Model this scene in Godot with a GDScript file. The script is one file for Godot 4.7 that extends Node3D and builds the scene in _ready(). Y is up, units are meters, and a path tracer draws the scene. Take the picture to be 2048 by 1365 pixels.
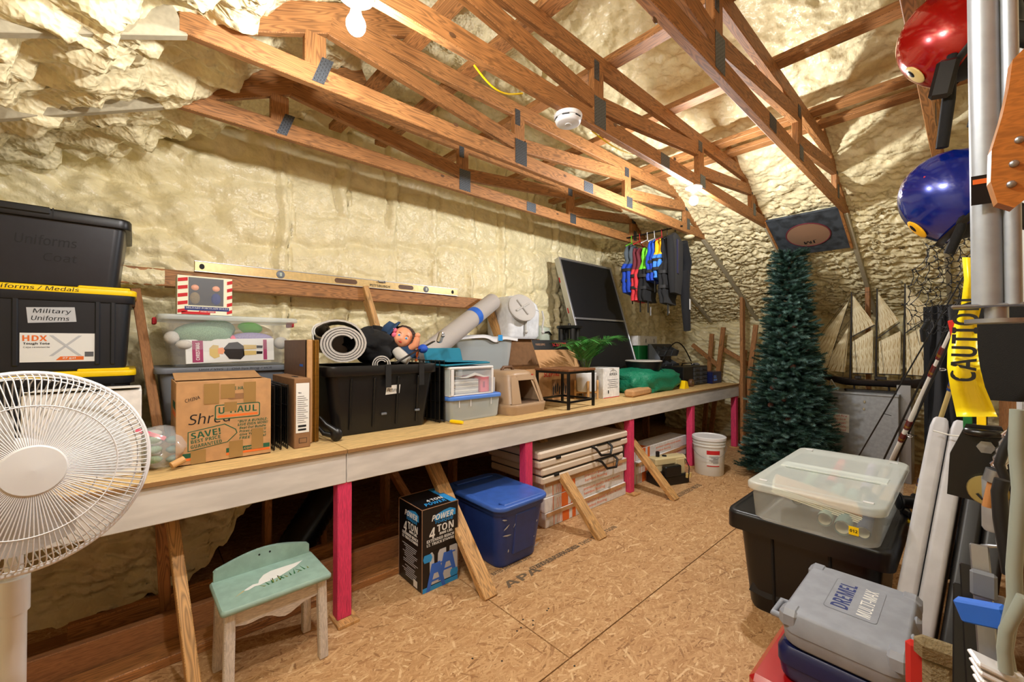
extends Node3D

# ---------------------------------------------------------------- camera numbers
const FOCAL := 831.0
const YAW := 0.834015
const PITCH := 0.009025
const EYE := Vector3(0, 1.3, 0)
const SHELF := 0.81

var M := {}
var used_names := {}
var rng := RandomNumberGenerator.new()


func _ready() -> void:
	rng.seed = 7
	# ---- camera
	var cam := Camera3D.new()
	cam.name = "camera"
	cam.position = EYE
	cam.basis = Basis(Vector3.UP, YAW) * Basis(Vector3.RIGHT, PITCH)
	cam.fov = rad_to_deg(2.0 * atan(682.5 / FOCAL))
	cam.near = 0.03
	add_child(cam)
	# ---- environment: a closed attic, no sky comes in
	var env := Environment.new()
	env.background_mode = Environment.BG_COLOR
	env.background_color = Color(0.02, 0.02, 0.02)
	env.tonemap_mode = Environment.TONE_MAPPER_LINEAR
	env.tonemap_exposure = 1.0
	env.sdfgi_enabled = true
	env.ssao_enabled = true
	env.ssil_enabled = true
	var we := WorldEnvironment.new()
	we.environment = env
	add_child(we)
	# ---- materials, then structure, then things
	materials()
	structure()
	trusses()
	lamps()
	shelf_frame()
	shelf_left()
	shelf_middle()
	shelf_right()
	hanging_vests()
	under_shelf()
	right_side()
	right_wall_things()
	fan()


# ---------------------------------------------------------------- pixel helpers (a pixel gives a direction; the plane gives the distance)
func ray(u: float, v: float) -> Vector3:
	var d := Vector3((u - 1024.0) / FOCAL, -(v - 682.5) / FOCAL, -1.0)
	return Basis(Vector3.UP, YAW) * (Basis(Vector3.RIGHT, PITCH) * d)


func py(u: float, v: float, y: float) -> Vector3:
	var d := ray(u, v)
	return EYE + d * ((y - EYE.y) / d.y)


func px(u: float, v: float, x: float) -> Vector3:
	var d := ray(u, v)
	return EYE + d * (x / d.x)


func pz(u: float, v: float, z: float) -> Vector3:
	var d := ray(u, v)
	return EYE + d * (z / d.z)


# ---------------------------------------------------------------- mesh builder
class MB:
	var V := PackedVector3Array()
	var N := PackedVector3Array()
	var U := PackedVector2Array()
	var I := PackedInt32Array()
	var T := Transform3D()
	var uo := Vector2.ZERO

	func at(t: Transform3D) -> MB:
		T = t
		return self

	func _v(p: Vector3, n: Vector3, uv: Vector2) -> int:
		V.append(T * p)
		N.append((T.basis * n).normalized())
		U.append(uv + uo)
		return V.size() - 1

	func tri(a: Vector3, b: Vector3, c: Vector3) -> void:
		var n := (b - a).cross(c - a).normalized()
		var i := _v(a, n, Vector2(a.x, a.y))
		_v(b, n, Vector2(b.x, b.y))
		_v(c, n, Vector2(c.x, c.y))
		I.append_array([i, i + 2, i + 1])

	# corners counter-clockwise seen from outside
	func quad(a: Vector3, b: Vector3, c: Vector3, d: Vector3, swap := false) -> void:
		var n := (b - a).cross(d - a)
		if n.length() < 1e-12:
			n = (c - b).cross(d - b)
		n = n.normalized()
		var w := a.distance_to(b)
		var h := a.distance_to(d)
		var uvs := [Vector2(0, 0), Vector2(w, 0), Vector2(w, h), Vector2(0, h)]
		if swap:
			uvs = [Vector2(0, 0), Vector2(0, w), Vector2(h, w), Vector2(h, 0)]
		var i := _v(a, n, uvs[0])
		_v(b, n, uvs[1])
		_v(c, n, uvs[2])
		_v(d, n, uvs[3])
		I.append_array([i, i + 2, i + 1, i, i + 3, i + 2])

	# box with chamfered edges; texture u runs along the longest side
	func box(c: Vector3, s: Vector3, bv := 0.002, b := Basis()) -> MB:
		var h := s * 0.5
		bv = minf(bv, minf(h.x, minf(h.y, h.z)) * 0.9)
		var long := 0
		if s.y > s.x and s.y >= s.z:
			long = 1
		elif s.z > s.x and s.z > s.y:
			long = 2
		var keep := T
		T = T * Transform3D(b, c)
		var i := h - Vector3(bv, bv, bv)
		for ax in 3:
			var a1 := (ax + 1) % 3
			var a2 := (ax + 2) % 3
			for sg in [-1.0, 1.0]:
				var f := func(p: float, q: float) -> Vector3:
					var r := Vector3.ZERO
					r[ax] = h[ax] * sg
					r[a1] = i[a1] * p
					r[a2] = i[a2] * q
					return r
				var sw := long == a2
				if sg > 0:
					quad(f.call(-1, -1), f.call(1, -1), f.call(1, 1), f.call(-1, 1), sw)
				else:
					quad(f.call(-1, -1), f.call(-1, 1), f.call(1, 1), f.call(1, -1), long == a1)
		if bv > 0.0:
			for ax in 3:
				var a1 := (ax + 1) % 3
				var a2 := (ax + 2) % 3
				for s1 in [-1.0, 1.0]:
					for s2 in [-1.0, 1.0]:
						var e := func(k: float, on1: bool) -> Vector3:
							var r := Vector3.ZERO
							r[ax] = i[ax] * k
							r[a1] = (h[a1] if on1 else i[a1]) * s1
							r[a2] = (i[a2] if on1 else h[a2]) * s2
							return r
						_edge(e.call(-1, true), e.call(-1, false), e.call(1, false), e.call(1, true))
			for sx in [-1.0, 1.0]:
				for sy in [-1.0, 1.0]:
					for sz in [-1.0, 1.0]:
						var p1 := Vector3(h.x * sx, i.y * sy, i.z * sz)
						var p2 := Vector3(i.x * sx, h.y * sy, i.z * sz)
						var p3 := Vector3(i.x * sx, i.y * sy, h.z * sz)
						if sx * sy * sz > 0:
							tri(p1, p2, p3)
						else:
							tri(p1, p3, p2)
		T = keep
		return self

	func _edge(a: Vector3, b: Vector3, c: Vector3, d: Vector3) -> void:
		# orients itself outward from the box centre
		var n := (b - a).cross(d - a)
		if n.dot(a + c) < 0:
			quad(a, d, c, b, true)
		else:
			quad(a, b, c, d)

	# bar of rectangular section between two points
	func bar(a: Vector3, b: Vector3, w: float, t: float, bv := 0.002, up := Vector3.UP) -> MB:
		var y := (b - a)
		var l := y.length()
		y = y / l
		if absf(y.dot(up)) > 0.99:
			up = Vector3.BACK
		var x := up.cross(y).normalized()
		var z := x.cross(y).normalized()
		return box((a + b) * 0.5, Vector3(w, l, t), bv, Basis(x, y, z))

	# round tube through points; r a number or an array
	func tube(pts: Array, r, seg := 8, caps := true, closed := false) -> MB:
		var n := pts.size()
		var prev := Vector3.ZERO
		var first := V.size()
		var along := 0.0
		for k in n + (1 if closed else 0):
			var kk := k % n
			var p: Vector3 = pts[kk]
			var t: Vector3
			if closed:
				t = (pts[(kk + 1) % n] as Vector3) - (pts[(kk + n - 1) % n] as Vector3)
			elif k == 0:
				t = (pts[1] as Vector3) - p
			elif k == n - 1:
				t = p - (pts[n - 2] as Vector3)
			else:
				t = ((pts[k + 1] as Vector3) - p).normalized() + (p - (pts[k - 1] as Vector3)).normalized()
			t = t.normalized()
			if prev == Vector3.ZERO:
				prev = Vector3.UP if absf(t.y) < 0.9 else Vector3.RIGHT
			var x := (prev - t * prev.dot(t)).normalized()
			prev = x
			var y := t.cross(x)
			var rr: float = r[kk] if r is Array else r
			if k > 0:
				along += p.distance_to(pts[(kk + n - 1) % n])
			for s in seg + 1:
				var a := TAU * s / seg
				var d := x * cos(a) + y * sin(a)
				_v(p + d * rr, d, Vector2(along, float(s) / seg * TAU * rr))
		var rows := n + (1 if closed else 0)
		for k in rows - 1:
			for s in seg:
				var i0 := first + k * (seg + 1) + s
				var i1 := i0 + seg + 1
				I.append_array([i0, i1, i0 + 1, i0 + 1, i1, i1 + 1])
		if caps and not closed:
			for e in 2:
				var k: int = 0 if e == 0 else n - 1
				var t: Vector3 = ((pts[0] as Vector3) - (pts[1] as Vector3)).normalized() if e == 0 else ((pts[n - 1] as Vector3) - (pts[n - 2] as Vector3)).normalized()
				var c := V.size()
				V.append(T * (pts[k] as Vector3))
				N.append((T.basis * t).normalized())
				U.append(Vector2.ZERO)
				for s in seg + 1:
					var q := V[first + k * (seg + 1) + s]
					V.append(q)
					N.append((T.basis * t).normalized())
					U.append(Vector2(0.01 * cos(TAU * s / seg), 0.01 * sin(TAU * s / seg)))
				for s in seg:
					if e == 0:
						I.append_array([c, c + 1 + s, c + 2 + s])
					else:
						I.append_array([c, c + 2 + s, c + 1 + s])
		return self

	# profile of Vector2(radius, height) turned about y; from outside-bottom upward
	func lathe(prof: Array, seg := 24, sx := 1.0, sz := 1.0, from := 0.0, to := TAU) -> MB:
		var n := prof.size()
		# smooth within a run of similar slopes: duplicate rows at sharp bends
		var rows := []
		for k in n:
			var p: Vector2 = prof[k]
			var d0: Vector2 = (p - prof[k - 1]).normalized() if k > 0 else Vector2.ZERO
			var d1: Vector2 = (prof[k + 1] - p).normalized() if k < n - 1 else Vector2.ZERO
			if k == 0:
				rows.append([p, d1])
			elif k == n - 1:
				rows.append([p, d0])
			elif d0.dot(d1) < 0.75:
				rows.append([p, d0])
				rows.append([p, d1])
			else:
				rows.append([p, (d0 + d1).normalized()])
		var first := V.size()
		for k in rows.size():
			var p: Vector2 = rows[k][0]
			var d: Vector2 = rows[k][1]
			for s in seg + 1:
				var a := from + (to - from) * s / seg
				var nn := Vector3(cos(a) * d.y / sx, -d.x, sin(a) * d.y / sz)
				if nn.length() < 1e-6:
					nn = Vector3.UP
				_v(Vector3(cos(a) * p.x * sx, p.y, sin(a) * p.x * sz), nn.normalized(), Vector2(float(s) / seg * TAU * 0.2, p.y + p.x))
		for k in rows.size() - 1:
			if (rows[k][0] as Vector2).is_equal_approx(rows[k + 1][0]):
				continue
			for s in seg:
				var i0 := first + k * (seg + 1) + s
				var i1 := i0 + seg + 1
				I.append_array([i0, i0 + 1, i1, i0 + 1, i1 + 1, i1])
		return self

	func ball(c: Vector3, r: Vector3, seg := 16, rings := 10) -> MB:
		var first := V.size()
		for k in rings + 1:
			var b := -PI / 2 + PI * k / rings
			for s in seg + 1:
				var a := TAU * s / seg
				var d := Vector3(cos(b) * cos(a), sin(b), cos(b) * sin(a))
				_v(c + d * r, (d / r), Vector2(float(s) / seg, float(k) / rings))
		for k in rings:
			for s in seg:
				var i0 := first + k * (seg + 1) + s
				var i1 := i0 + seg + 1
				I.append_array([i0, i0 + 1, i1, i0 + 1, i1 + 1, i1])
		return self

	# polygon (x, y) pushed along z from z0 to z1
	func prism(poly: PackedVector2Array, z0: float, z1: float, uvs := 1.0) -> MB:
		var p := poly.duplicate()
		if Geometry2D.is_polygon_clockwise(p) :
			p.reverse()
		# Godot calls a polygon clockwise in y-down terms; make area positive in y-up
		var area := 0.0
		for k in p.size():
			area += p[k].cross(p[(k + 1) % p.size()])
		if area < 0:
			p.reverse()
		var t := Geometry2D.triangulate_polygon(p)
		for side in 2:
			var z := z1 if side == 0 else z0
			var n := Vector3(0, 0, 1 if side == 0 else -1)
			var base := V.size()
			for q in p:
				_v(Vector3(q.x, q.y, z), n, q * uvs)
			for k in range(0, t.size(), 3):
				var a := t[k]
				var b := t[k + 1]
				var c := t[k + 2]
				var ccw := (p[b] - p[a]).cross(p[c] - p[a]) > 0
				if ccw == (side == 0):
					I.append_array([base + a, base + c, base + b])
				else:
					I.append_array([base + a, base + b, base + c])
		if absf(z1 - z0) > 1e-5:
			for k in p.size():
				var a := p[k]
				var b := p[(k + 1) % p.size()]
				quad(Vector3(a.x, a.y, z0), Vector3(b.x, b.y, z0), Vector3(b.x, b.y, z1), Vector3(a.x, a.y, z1))
		return self

	# smooth sheet: f(i, j) for i in 0..nx, j in 0..ny; outside on the side of (di x dj) when flip is false
	func grid(nx: int, ny: int, f: Callable, flip := false, uvs := 1.0, wrap := false) -> MB:
		var first := V.size()
		var P := PackedVector3Array()
		P.resize((nx + 1) * (ny + 1))
		for j in ny + 1:
			for i in nx + 1:
				P[j * (nx + 1) + i] = f.call(i, j)
		var d0 := P[0].distance_to(P[nx]) / nx if nx > 0 else 0.01
		for j in ny + 1:
			for i in nx + 1:
				var a := P[j * (nx + 1) + (i + 1 if i < nx else (1 if wrap else nx))]
				var b := P[j * (nx + 1) + (i - 1 if i > 0 else (nx - 1 if wrap else 0))]
				var c := P[mini(j + 1, ny) * (nx + 1) + i]
				var d := P[maxi(j - 1, 0) * (nx + 1) + i]
				var n := (a - b).cross(c - d)
				if n.length() < 1e-14:
					n = Vector3.UP
				if flip:
					n = -n
				var p := P[j * (nx + 1) + i]
				_v(p, n.normalized(), Vector2(float(i) / nx, float(j) / ny) * uvs)
		for j in ny:
			for i in nx:
				var i0 := first + j * (nx + 1) + i
				var i1 := i0 + nx + 1
				if flip:
					I.append_array([i0, i0 + 1, i1, i0 + 1, i1 + 1, i1])
				else:
					I.append_array([i0, i1, i0 + 1, i0 + 1, i1, i1 + 1])
		return self

	# closed rings of equal size joined up (first ring lowest); rings run counter-clockwise seen from above
	func loft(rings: Array, cap0 := true, cap1 := true, hard := false) -> MB:
		var n: int = rings[0].size()
		if hard:
			for k in rings.size() - 1:
				for s in n:
					quad(rings[k][s], rings[k][(s + 1) % n], rings[k + 1][(s + 1) % n], rings[k + 1][s])
		else:
			grid(n, rings.size() - 1, func(i: int, j: int): return rings[j][i % n], false, 1.0, true)
		for e in 2:
			if (e == 0 and not cap0) or (e == 1 and not cap1):
				continue
			var R: PackedVector3Array = rings[0] if e == 0 else rings[rings.size() - 1]
			var c := Vector3.ZERO
			for q in R:
				c += q
			c /= n
			for s in n:
				if e == 0:
					tri(c, R[(s + 1) % n], R[s])
				else:
					tri(c, R[s], R[(s + 1) % n])
		return self

	func mesh() -> ArrayMesh:
		var a := []
		a.resize(Mesh.ARRAY_MAX)
		a[Mesh.ARRAY_VERTEX] = V
		a[Mesh.ARRAY_NORMAL] = N
		a[Mesh.ARRAY_TEX_UV] = U
		a[Mesh.ARRAY_INDEX] = I
		var m := ArrayMesh.new()
		m.add_surface_from_arrays(Mesh.PRIMITIVE_TRIANGLES, a)
		return m


# rounded rectangle in the xz plane at height y, counter-clockwise seen from above
func rrect(w: float, d: float, r: float, y: float, cx := 0.0, cz := 0.0, n := 4) -> PackedVector3Array:
	var out := PackedVector3Array()
	r = minf(r, minf(w, d) * 0.499)
	for q in 4:
		var ox: float = [1, -1, -1, 1][q] * (w * 0.5 - r)
		var oz: float = [-1, -1, 1, 1][q] * (d * 0.5 - r)
		for k in n + 1:
			var a := PI / 2 * (q + float(k) / n)
			out.append(Vector3(cx + ox + cos(a) * r, y, cz + oz - sin(a) * r))
	return out


func rrect2(w: float, h: float, r: float, cx := 0.0, cy := 0.0, n := 4) -> PackedVector2Array:
	var out := PackedVector2Array()
	for p in rrect(w, h, r, 0, 0, 0, n):
		out.append(Vector2(cx + p.x, cy - p.z))
	return out


func V2(a: Array) -> PackedVector2Array:
	var o := PackedVector2Array()
	for k in range(0, a.size(), 2):
		o.append(Vector2(a[k], a[k + 1]))
	return o


# ---------------------------------------------------------------- nodes
func numbered(n: String) -> String:
	if not used_names.has(n):
		used_names[n] = 0
		return n
	used_names[n] += 1
	return "%s_%03d" % [n, used_names[n]]


func tag(o: Node3D, label: String, category: String, group := "") -> Node3D:
	o.set_meta("label", label)
	o.set_meta("category", category)
	if group:
		o.set_meta("group", group)
	return o


func thing(n: String, label: String, category: String, pos := Vector3.ZERO, turn := 0.0, group := "") -> Node3D:
	var o := Node3D.new()
	o.name = numbered(n)
	add_child(o)
	o.position = pos
	o.rotation.y = turn
	return tag(o, label, category, group)


func part(n: String, mb: MB, m: Material, parent: Node) -> MeshInstance3D:
	var o := MeshInstance3D.new()
	o.mesh = mb.mesh()
	o.material_override = m
	o.name = n
	o.cast_shadow = GeometryInstance3D.SHADOW_CASTING_SETTING_ON
	parent.add_child(o, true)
	return o


func share(n: String, mesh: Mesh, m: Material, parent: Node, t := Transform3D()) -> MeshInstance3D:
	var o := MeshInstance3D.new()
	o.mesh = mesh
	o.material_override = m
	o.name = n
	o.transform = t
	parent.add_child(o, true)
	return o


func solo(n: String, mb: MB, m: Material, label: String, category: String, pos := Vector3.ZERO, turn := 0.0, group := "") -> MeshInstance3D:
	var o := part(numbered(n), mb, m, self)
	o.position = pos
	o.rotation.y = turn
	tag(o, label, category, group)
	return o


func struct(n: String, mb: MB, m: Material) -> MeshInstance3D:
	var o := part(n, mb, m, self)
	o.set_meta("kind", "structure")
	return o


func bx(c: Vector3, s: Vector3, bv := 0.002, b := Basis()) -> MB:
	return MB.new().box(c, s, bv, b)


func fontof(style: String) -> Font:
	var key := "font_" + style
	if not M.has(key):
		var f := SystemFont.new()
		f.font_names = PackedStringArray(["Droid Serif"]) if style == "serif" else PackedStringArray(["Droid Sans"])
		if style == "bold":
			f.font_weight = 700
		M[key] = f
	return M[key]


# lettering fitted to a width and a height, lying on the plane of basis b (x along the line, z out of the page)
func words(parent: Node, s: String, c: Vector3, w: float, h: float, m: Material, b := Basis(), style := "bold", slant := 0.0, depth := 0.0008) -> MeshInstance3D:
	var t := TextMesh.new()
	t.text = s
	t.font = fontof(style)
	t.font_size = 40
	t.pixel_size = 0.001
	t.depth = 0.02
	t.curve_step = 3.0
	var a := t.get_aabb()
	var k := Basis(Vector3(w / maxf(a.size.x, 1e-4), 0, 0), Vector3(slant * h / maxf(a.size.y, 1e-4), h / maxf(a.size.y, 1e-4), 0), Vector3(0, 0, depth / 0.02))
	var o := MeshInstance3D.new()
	o.mesh = t
	o.material_override = m
	o.name = "lettering"
	o.transform = Transform3D(b, c) * Transform3D(k, -(k * (a.position + a.size * 0.5)))
	parent.add_child(o, true)
	return o


# ---------------------------------------------------------------- materials
func noise_tex(size: int, freq: float, stops: Array, type := FastNoiseLite.TYPE_SIMPLEX_SMOOTH, octaves := 4, sd := 1, cell := -1) -> NoiseTexture2D:
	var n := FastNoiseLite.new()
	n.noise_type = type
	n.frequency = freq
	n.seed = sd
	n.fractal_octaves = octaves
	if octaves <= 1:
		n.fractal_type = FastNoiseLite.FRACTAL_NONE
	if cell >= 0:
		n.cellular_return_type = cell
	var t := NoiseTexture2D.new()
	t.width = size
	t.height = size
	t.seamless = true
	t.noise = n
	if stops:
		var g := Gradient.new()
		var offs := PackedFloat32Array()
		var cols := PackedColorArray()
		for k in range(0, stops.size(), 2):
			offs.append(stops[k])
			cols.append(stops[k + 1])
		g.offsets = offs
		g.colors = cols
		t.color_ramp = g
	return t


func grey(v: float) -> Color:
	return Color(v, v, v)


func mat(n: String, c: Color, rough := 0.6, metal := 0.0, extra := {}) -> StandardMaterial3D:
	if M.has(n):
		return M[n]
	var m := StandardMaterial3D.new()
	m.resource_name = n
	m.albedo_color = c
	m.roughness = rough
	m.metallic = metal
	for k in extra:
		match k:
			"tex":
				m.albedo_texture = extra[k]
			"bump":
				m.heightmap_enabled = true
				m.heightmap_texture = extra[k]
				m.heightmap_scale = extra.get("bump_scale", 0.2)
			"rtex":
				m.roughness_texture = extra[k]
			"tri":
				m.uv1_triplanar = true
				m.uv1_scale = Vector3.ONE * float(extra[k])
			"wtri":
				m.uv1_triplanar = true
				m.uv1_world_triplanar = true
				m.uv1_scale = Vector3.ONE * float(extra[k])
			"uv":
				m.uv1_scale = Vector3(extra[k].x, extra[k].y, 1)
			"coat":
				m.clearcoat_enabled = true
				m.clearcoat = extra[k]
				m.clearcoat_roughness = 0.08
			"alpha":
				m.transparency = BaseMaterial3D.TRANSPARENCY_ALPHA
				m.albedo_color.a = extra[k]
			"back":
				m.backlight_enabled = true
				m.backlight = extra[k]
			"rim":
				m.rim_enabled = true
				m.rim = extra[k]
			"two":
				m.cull_mode = BaseMaterial3D.CULL_DISABLED
	M[n] = m
	return m


func osb_image() -> ImageTexture:
	var n := 1024
	var r := RandomNumberGenerator.new()
	r.seed = 21
	var data := PackedByteArray()
	data.resize(n * n * 3)
	for k in n * n:
		data[k * 3] = 186
		data[k * 3 + 1] = 140
		data[k * 3 + 2] = 88
	for f in 15000:
		var cx := r.randf() * n
		var cy := r.randf() * n
		var a := r.randfn(0.0, 0.75)
		var l := r.randf_range(8, 34)
		var w := r.randf_range(1.2, 5.0)
		var t := r.randf()
		var c := Color(0.76, 0.59, 0.39).lerp(Color(0.88, 0.73, 0.53), t)
		if r.randf() < 0.07:
			c = Color(0.60, 0.44, 0.27).lerp(Color(0.70, 0.52, 0.33), r.randf())
		elif r.randf() < 0.07:
			c = Color(0.93, 0.81, 0.62)
		var ca := cos(a)
		var sa := sin(a)
		var ri := int(c.r * 255)
		var gi := int(c.g * 255)
		var bi := int(c.b * 255)
		var steps_l := int(l)
		var steps_w := int(w) + 1
		for i in range(-steps_l, steps_l + 1):
			for j in range(-steps_w, steps_w + 1):
				if absf(j) > w * (1.0 - 0.3 * absf(i) / l):
					continue
				var x := posmod(int(cx + i * ca - j * sa), n)
				var y := posmod(int(cy + i * sa + j * ca), n)
				var o := (y * n + x) * 3
				var d := -16 if absf(j) > w - 1.0 else ((i * 7 + j * 13 + f) % 9) - 4 + (6 if j % 3 == 0 else 0)
				data[o] = clampi(ri + d, 0, 255)
				data[o + 1] = clampi(gi + d, 0, 255)
				data[o + 2] = clampi(bi + d, 0, 255)
	return ImageTexture.create_from_image(Image.create_from_data(n, n, false, Image.FORMAT_RGB8, data))


func materials() -> void:
	var rings := []
	for k in 15:
		rings.append(0.08 + k * 0.06)
		rings.append(grey([1.0, 0.93, 0.72][k % 3]))
	var grain := noise_tex(512, 0.007, rings, FastNoiseLite.TYPE_SIMPLEX_SMOOTH, 2, 5)
	var grain_fine := noise_tex(512, 0.02, [0.2, grey(0.82), 0.5, grey(1.0), 0.62, grey(0.86), 0.8, grey(1.0)], FastNoiseLite.TYPE_SIMPLEX_SMOOTH, 3, 9)
	var mottle := noise_tex(256, 0.02, [0.25, grey(0.935), 0.75, grey(1.0)], FastNoiseLite.TYPE_SIMPLEX_SMOOTH, 4, 3)
	var speck := noise_tex(512, 0.09, [0.3, grey(0.4), 0.7, grey(1.0)], FastNoiseLite.TYPE_SIMPLEX_SMOOTH, 3, 4)
	var bumps := noise_tex(512, 0.03, [], FastNoiseLite.TYPE_SIMPLEX_SMOOTH, 5, 12)
	var pebble := noise_tex(512, 0.05, [], FastNoiseLite.TYPE_CELLULAR, 1, 13, FastNoiseLite.RETURN_DISTANCE)
	var weave := noise_tex(256, 0.2, [0.3, grey(0.78), 0.7, grey(1.0)], FastNoiseLite.TYPE_SIMPLEX_SMOOTH, 2, 6)
	M["mottle"] = mottle
	var wuv := Vector2(0.55, 5.5)
	mat("truss_wood", Color(0.70, 0.48, 0.27), 0.62, 0, {"tex": grain, "uv": wuv})
	mat("pine", Color(0.82, 0.63, 0.39), 0.6, 0, {"tex": grain, "uv": wuv})
	mat("old_wood", Color(0.64, 0.44, 0.26), 0.75, 0, {"tex": grain_fine, "uv": Vector2(0.7, 7)})
	mat("plywood", Color(0.86, 0.72, 0.48), 0.65, 0, {"tex": grain_fine, "uv": Vector2(0.4, 4)})
	mat("ply_edge", Color(0.62, 0.46, 0.27), 0.8, 0, {"tex": grain_fine, "uv": Vector2(0.6, 60)})
	mat("fascia_paint", Color(0.84, 0.825, 0.80), 0.7, 0, {"tex": mottle, "uv": Vector2(0.6, 3)})
	mat("pink_wood", Color(0.90, 0.24, 0.42), 0.6, 0, {"tex": grain_fine, "uv": Vector2(0.6, 8)})
	mat("plate", Color(0.52, 0.55, 0.58), 0.45, 0.75, {"tex": speck, "tri": 8.0})
	mat("tooth", Color(0.16, 0.16, 0.17), 0.6)
	mat("foam", Color(0.955, 0.905, 0.725), 0.34, 0, {"tex": mottle, "bump": bumps, "bump_scale": 0.8, "wtri": 1.3})
	mat("foam_pebble", Color(0.955, 0.905, 0.725), 0.45, 0, {"tex": mottle, "bump": pebble, "bump_scale": 1.3, "wtri": 1.9})
	mat("foam_cut", Color(0.70, 0.66, 0.55), 0.85, 0, {"tex": mottle, "wtri": 6.0})
	mat("osb", Color(0.90, 0.875, 0.86), 0.72, 0, {"tex": osb_image(), "uv": Vector2(0.72, 0.72)})
	mat("seam", Color(0.03, 0.028, 0.025), 0.9)
	mat("ink", Color(0.05, 0.05, 0.05), 0.7)
	mat("stamp", Color(0.40, 0.33, 0.25), 0.85)
	mat("white_paint", Color(0.87, 0.86, 0.84), 0.4)
	mat("white_plastic", Color(0.86, 0.86, 0.86), 0.35)
	mat("offwhite_plastic", Color(0.80, 0.80, 0.79), 0.4)
	mat("black_plastic", Color(0.045, 0.048, 0.055), 0.38, 0, {"rtex": mottle, "tri": 2.0})
	mat("black_matte", Color(0.04, 0.04, 0.042), 0.7)
	mat("navy_tote", Color(0.075, 0.09, 0.115), 0.42, 0, {"tex": mottle, "tri": 1.2})
	mat("smoke_tote", Color(0.12, 0.13, 0.155), 0.35, 0, {"tex": mottle, "tri": 3.0})
	mat("yellow_plastic", Color(0.98, 0.82, 0.03), 0.4)
	mat("grey_plastic", Color(0.42, 0.44, 0.47), 0.45)
	mat("case_grey", Color(0.56, 0.58, 0.62), 0.5, 0, {"tex": mottle, "tri": 2.5})
	mat("blue_tote", Color(0.13, 0.23, 0.50), 0.38, 0, {"tex": mottle, "tri": 2.0})
	mat("blue_lid", Color(0.24, 0.40, 0.74), 0.4, 0, {"tex": mottle, "tri": 2.0})
	mat("blue_case", Color(0.05, 0.085, 0.28), 0.35)
	mat("red_metal", Color(0.66, 0.07, 0.08), 0.3, 0, {"coat": 0.6})
	mat("cardboard", Color(0.74, 0.56, 0.37), 0.8, 0, {"tex": mottle, "tri": 3.0})
	mat("cardboard_dark", Color(0.55, 0.40, 0.26), 0.85, 0, {"tex": mottle, "tri": 3.0})
	mat("packing_tape", Color(0.60, 0.47, 0.28), 0.22)
	mat("paper", Color(0.88, 0.88, 0.86), 0.7)
	mat("paper_grey", Color(0.72, 0.73, 0.74), 0.7)
	mat("green_ink", Color(0.09, 0.33, 0.22), 0.7)
	mat("orange_ink", Color(0.88, 0.42, 0.13), 0.7)
	mat("grey_ink", Color(0.35, 0.35, 0.36), 0.7)
	mat("red_ink", Color(0.75, 0.10, 0.12), 0.7)
	mat("blue_ink", Color(0.12, 0.18, 0.42), 0.7)
	mat("sky_ink", Color(0.16, 0.56, 0.82), 0.6)
	mat("stand_blue", Color(0.20, 0.40, 0.78), 0.6)
	mat("cream_ink", Color(0.90, 0.89, 0.78), 0.7)
	mat("magenta_ink", Color(0.62, 0.22, 0.38), 0.7)
	mat("black_card", Color(0.035, 0.035, 0.045), 0.4)
	mat("clear_plastic", Color(0.90, 0.93, 0.95), 0.3, 0, {"alpha": 0.14})
	mat("clear_milky", Color(0.86, 0.90, 0.90), 0.35, 0, {"alpha": 0.46})
	mat("clear_bin", Color(0.92, 0.94, 0.91), 0.32, 0, {"alpha": 0.26})
	mat("clear_bin_lid", Color(0.92, 0.95, 0.92), 0.35, 0, {"alpha": 0.50})
	mat("window_film", Color(0.9, 0.93, 0.95), 0.3, 0, {"alpha": 0.06})
	mat("bag_film", Color(0.92, 0.95, 0.96), 0.12, 0, {"alpha": 0.22})
	mat("chrome", Color(0.78, 0.78, 0.80), 0.18, 1.0)
	mat("steel", Color(0.62, 0.63, 0.65), 0.38, 0.9)
	mat("galvanised", Color(0.64, 0.66, 0.68), 0.42, 0.35, {"tex": mottle, "tri": 4.0})
	mat("aluminium", Color(0.75, 0.76, 0.77), 0.4, 0.85)
	mat("wire_black", Color(0.03, 0.03, 0.032), 0.3)
	mat("gold", Color(0.62, 0.44, 0.16), 0.35, 0.55, {"tex": grain_fine, "uv": Vector2(1, 12)})
	mat("walnut", Color(0.42, 0.29, 0.18), 0.5, 0, {"tex": grain_fine, "uv": Vector2(0.8, 8)})
	mat("table_wood", Color(0.50, 0.32, 0.19), 0.45, 0, {"tex": grain, "uv": Vector2(0.8, 6)})
	mat("rug_grey", Color(0.80, 0.78, 0.75), 0.95, 0, {"tex": weave, "bump": weave, "bump_scale": 0.15, "tri": 8.0})
	mat("rug_white", Color(0.80, 0.79, 0.76), 0.95, 0, {"bump": weave, "bump_scale": 0.1, "tri": 8.0})
	mat("carpet_roll", Color(0.78, 0.75, 0.72), 0.95, 0, {"tex": weave, "bump": weave, "bump_scale": 0.2, "tri": 7.0})
	mat("black_cloth", Color(0.035, 0.036, 0.042), 0.9, 0, {"bump": weave, "bump_scale": 0.1, "tri": 9.0, "rim": 0.2})
	mat("dark_cloth", Color(0.055, 0.06, 0.075), 0.92, 0, {"bump": weave, "bump_scale": 0.1, "tri": 9.0, "rim": 0.2})
	mat("denim", Color(0.14, 0.26, 0.40), 0.9, 0, {"tex": weave, "tri": 12.0})
	mat("skin_vinyl", Color(0.88, 0.60, 0.45), 0.45)
	mat("doll_hair", Color(0.20, 0.11, 0.06), 0.6)
	mat("white_cloth", Color(0.84, 0.82, 0.78), 0.95, 0, {"tex": weave, "tri": 10.0})
	mat("pink_cloth", Color(0.88, 0.42, 0.52), 0.85)
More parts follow.
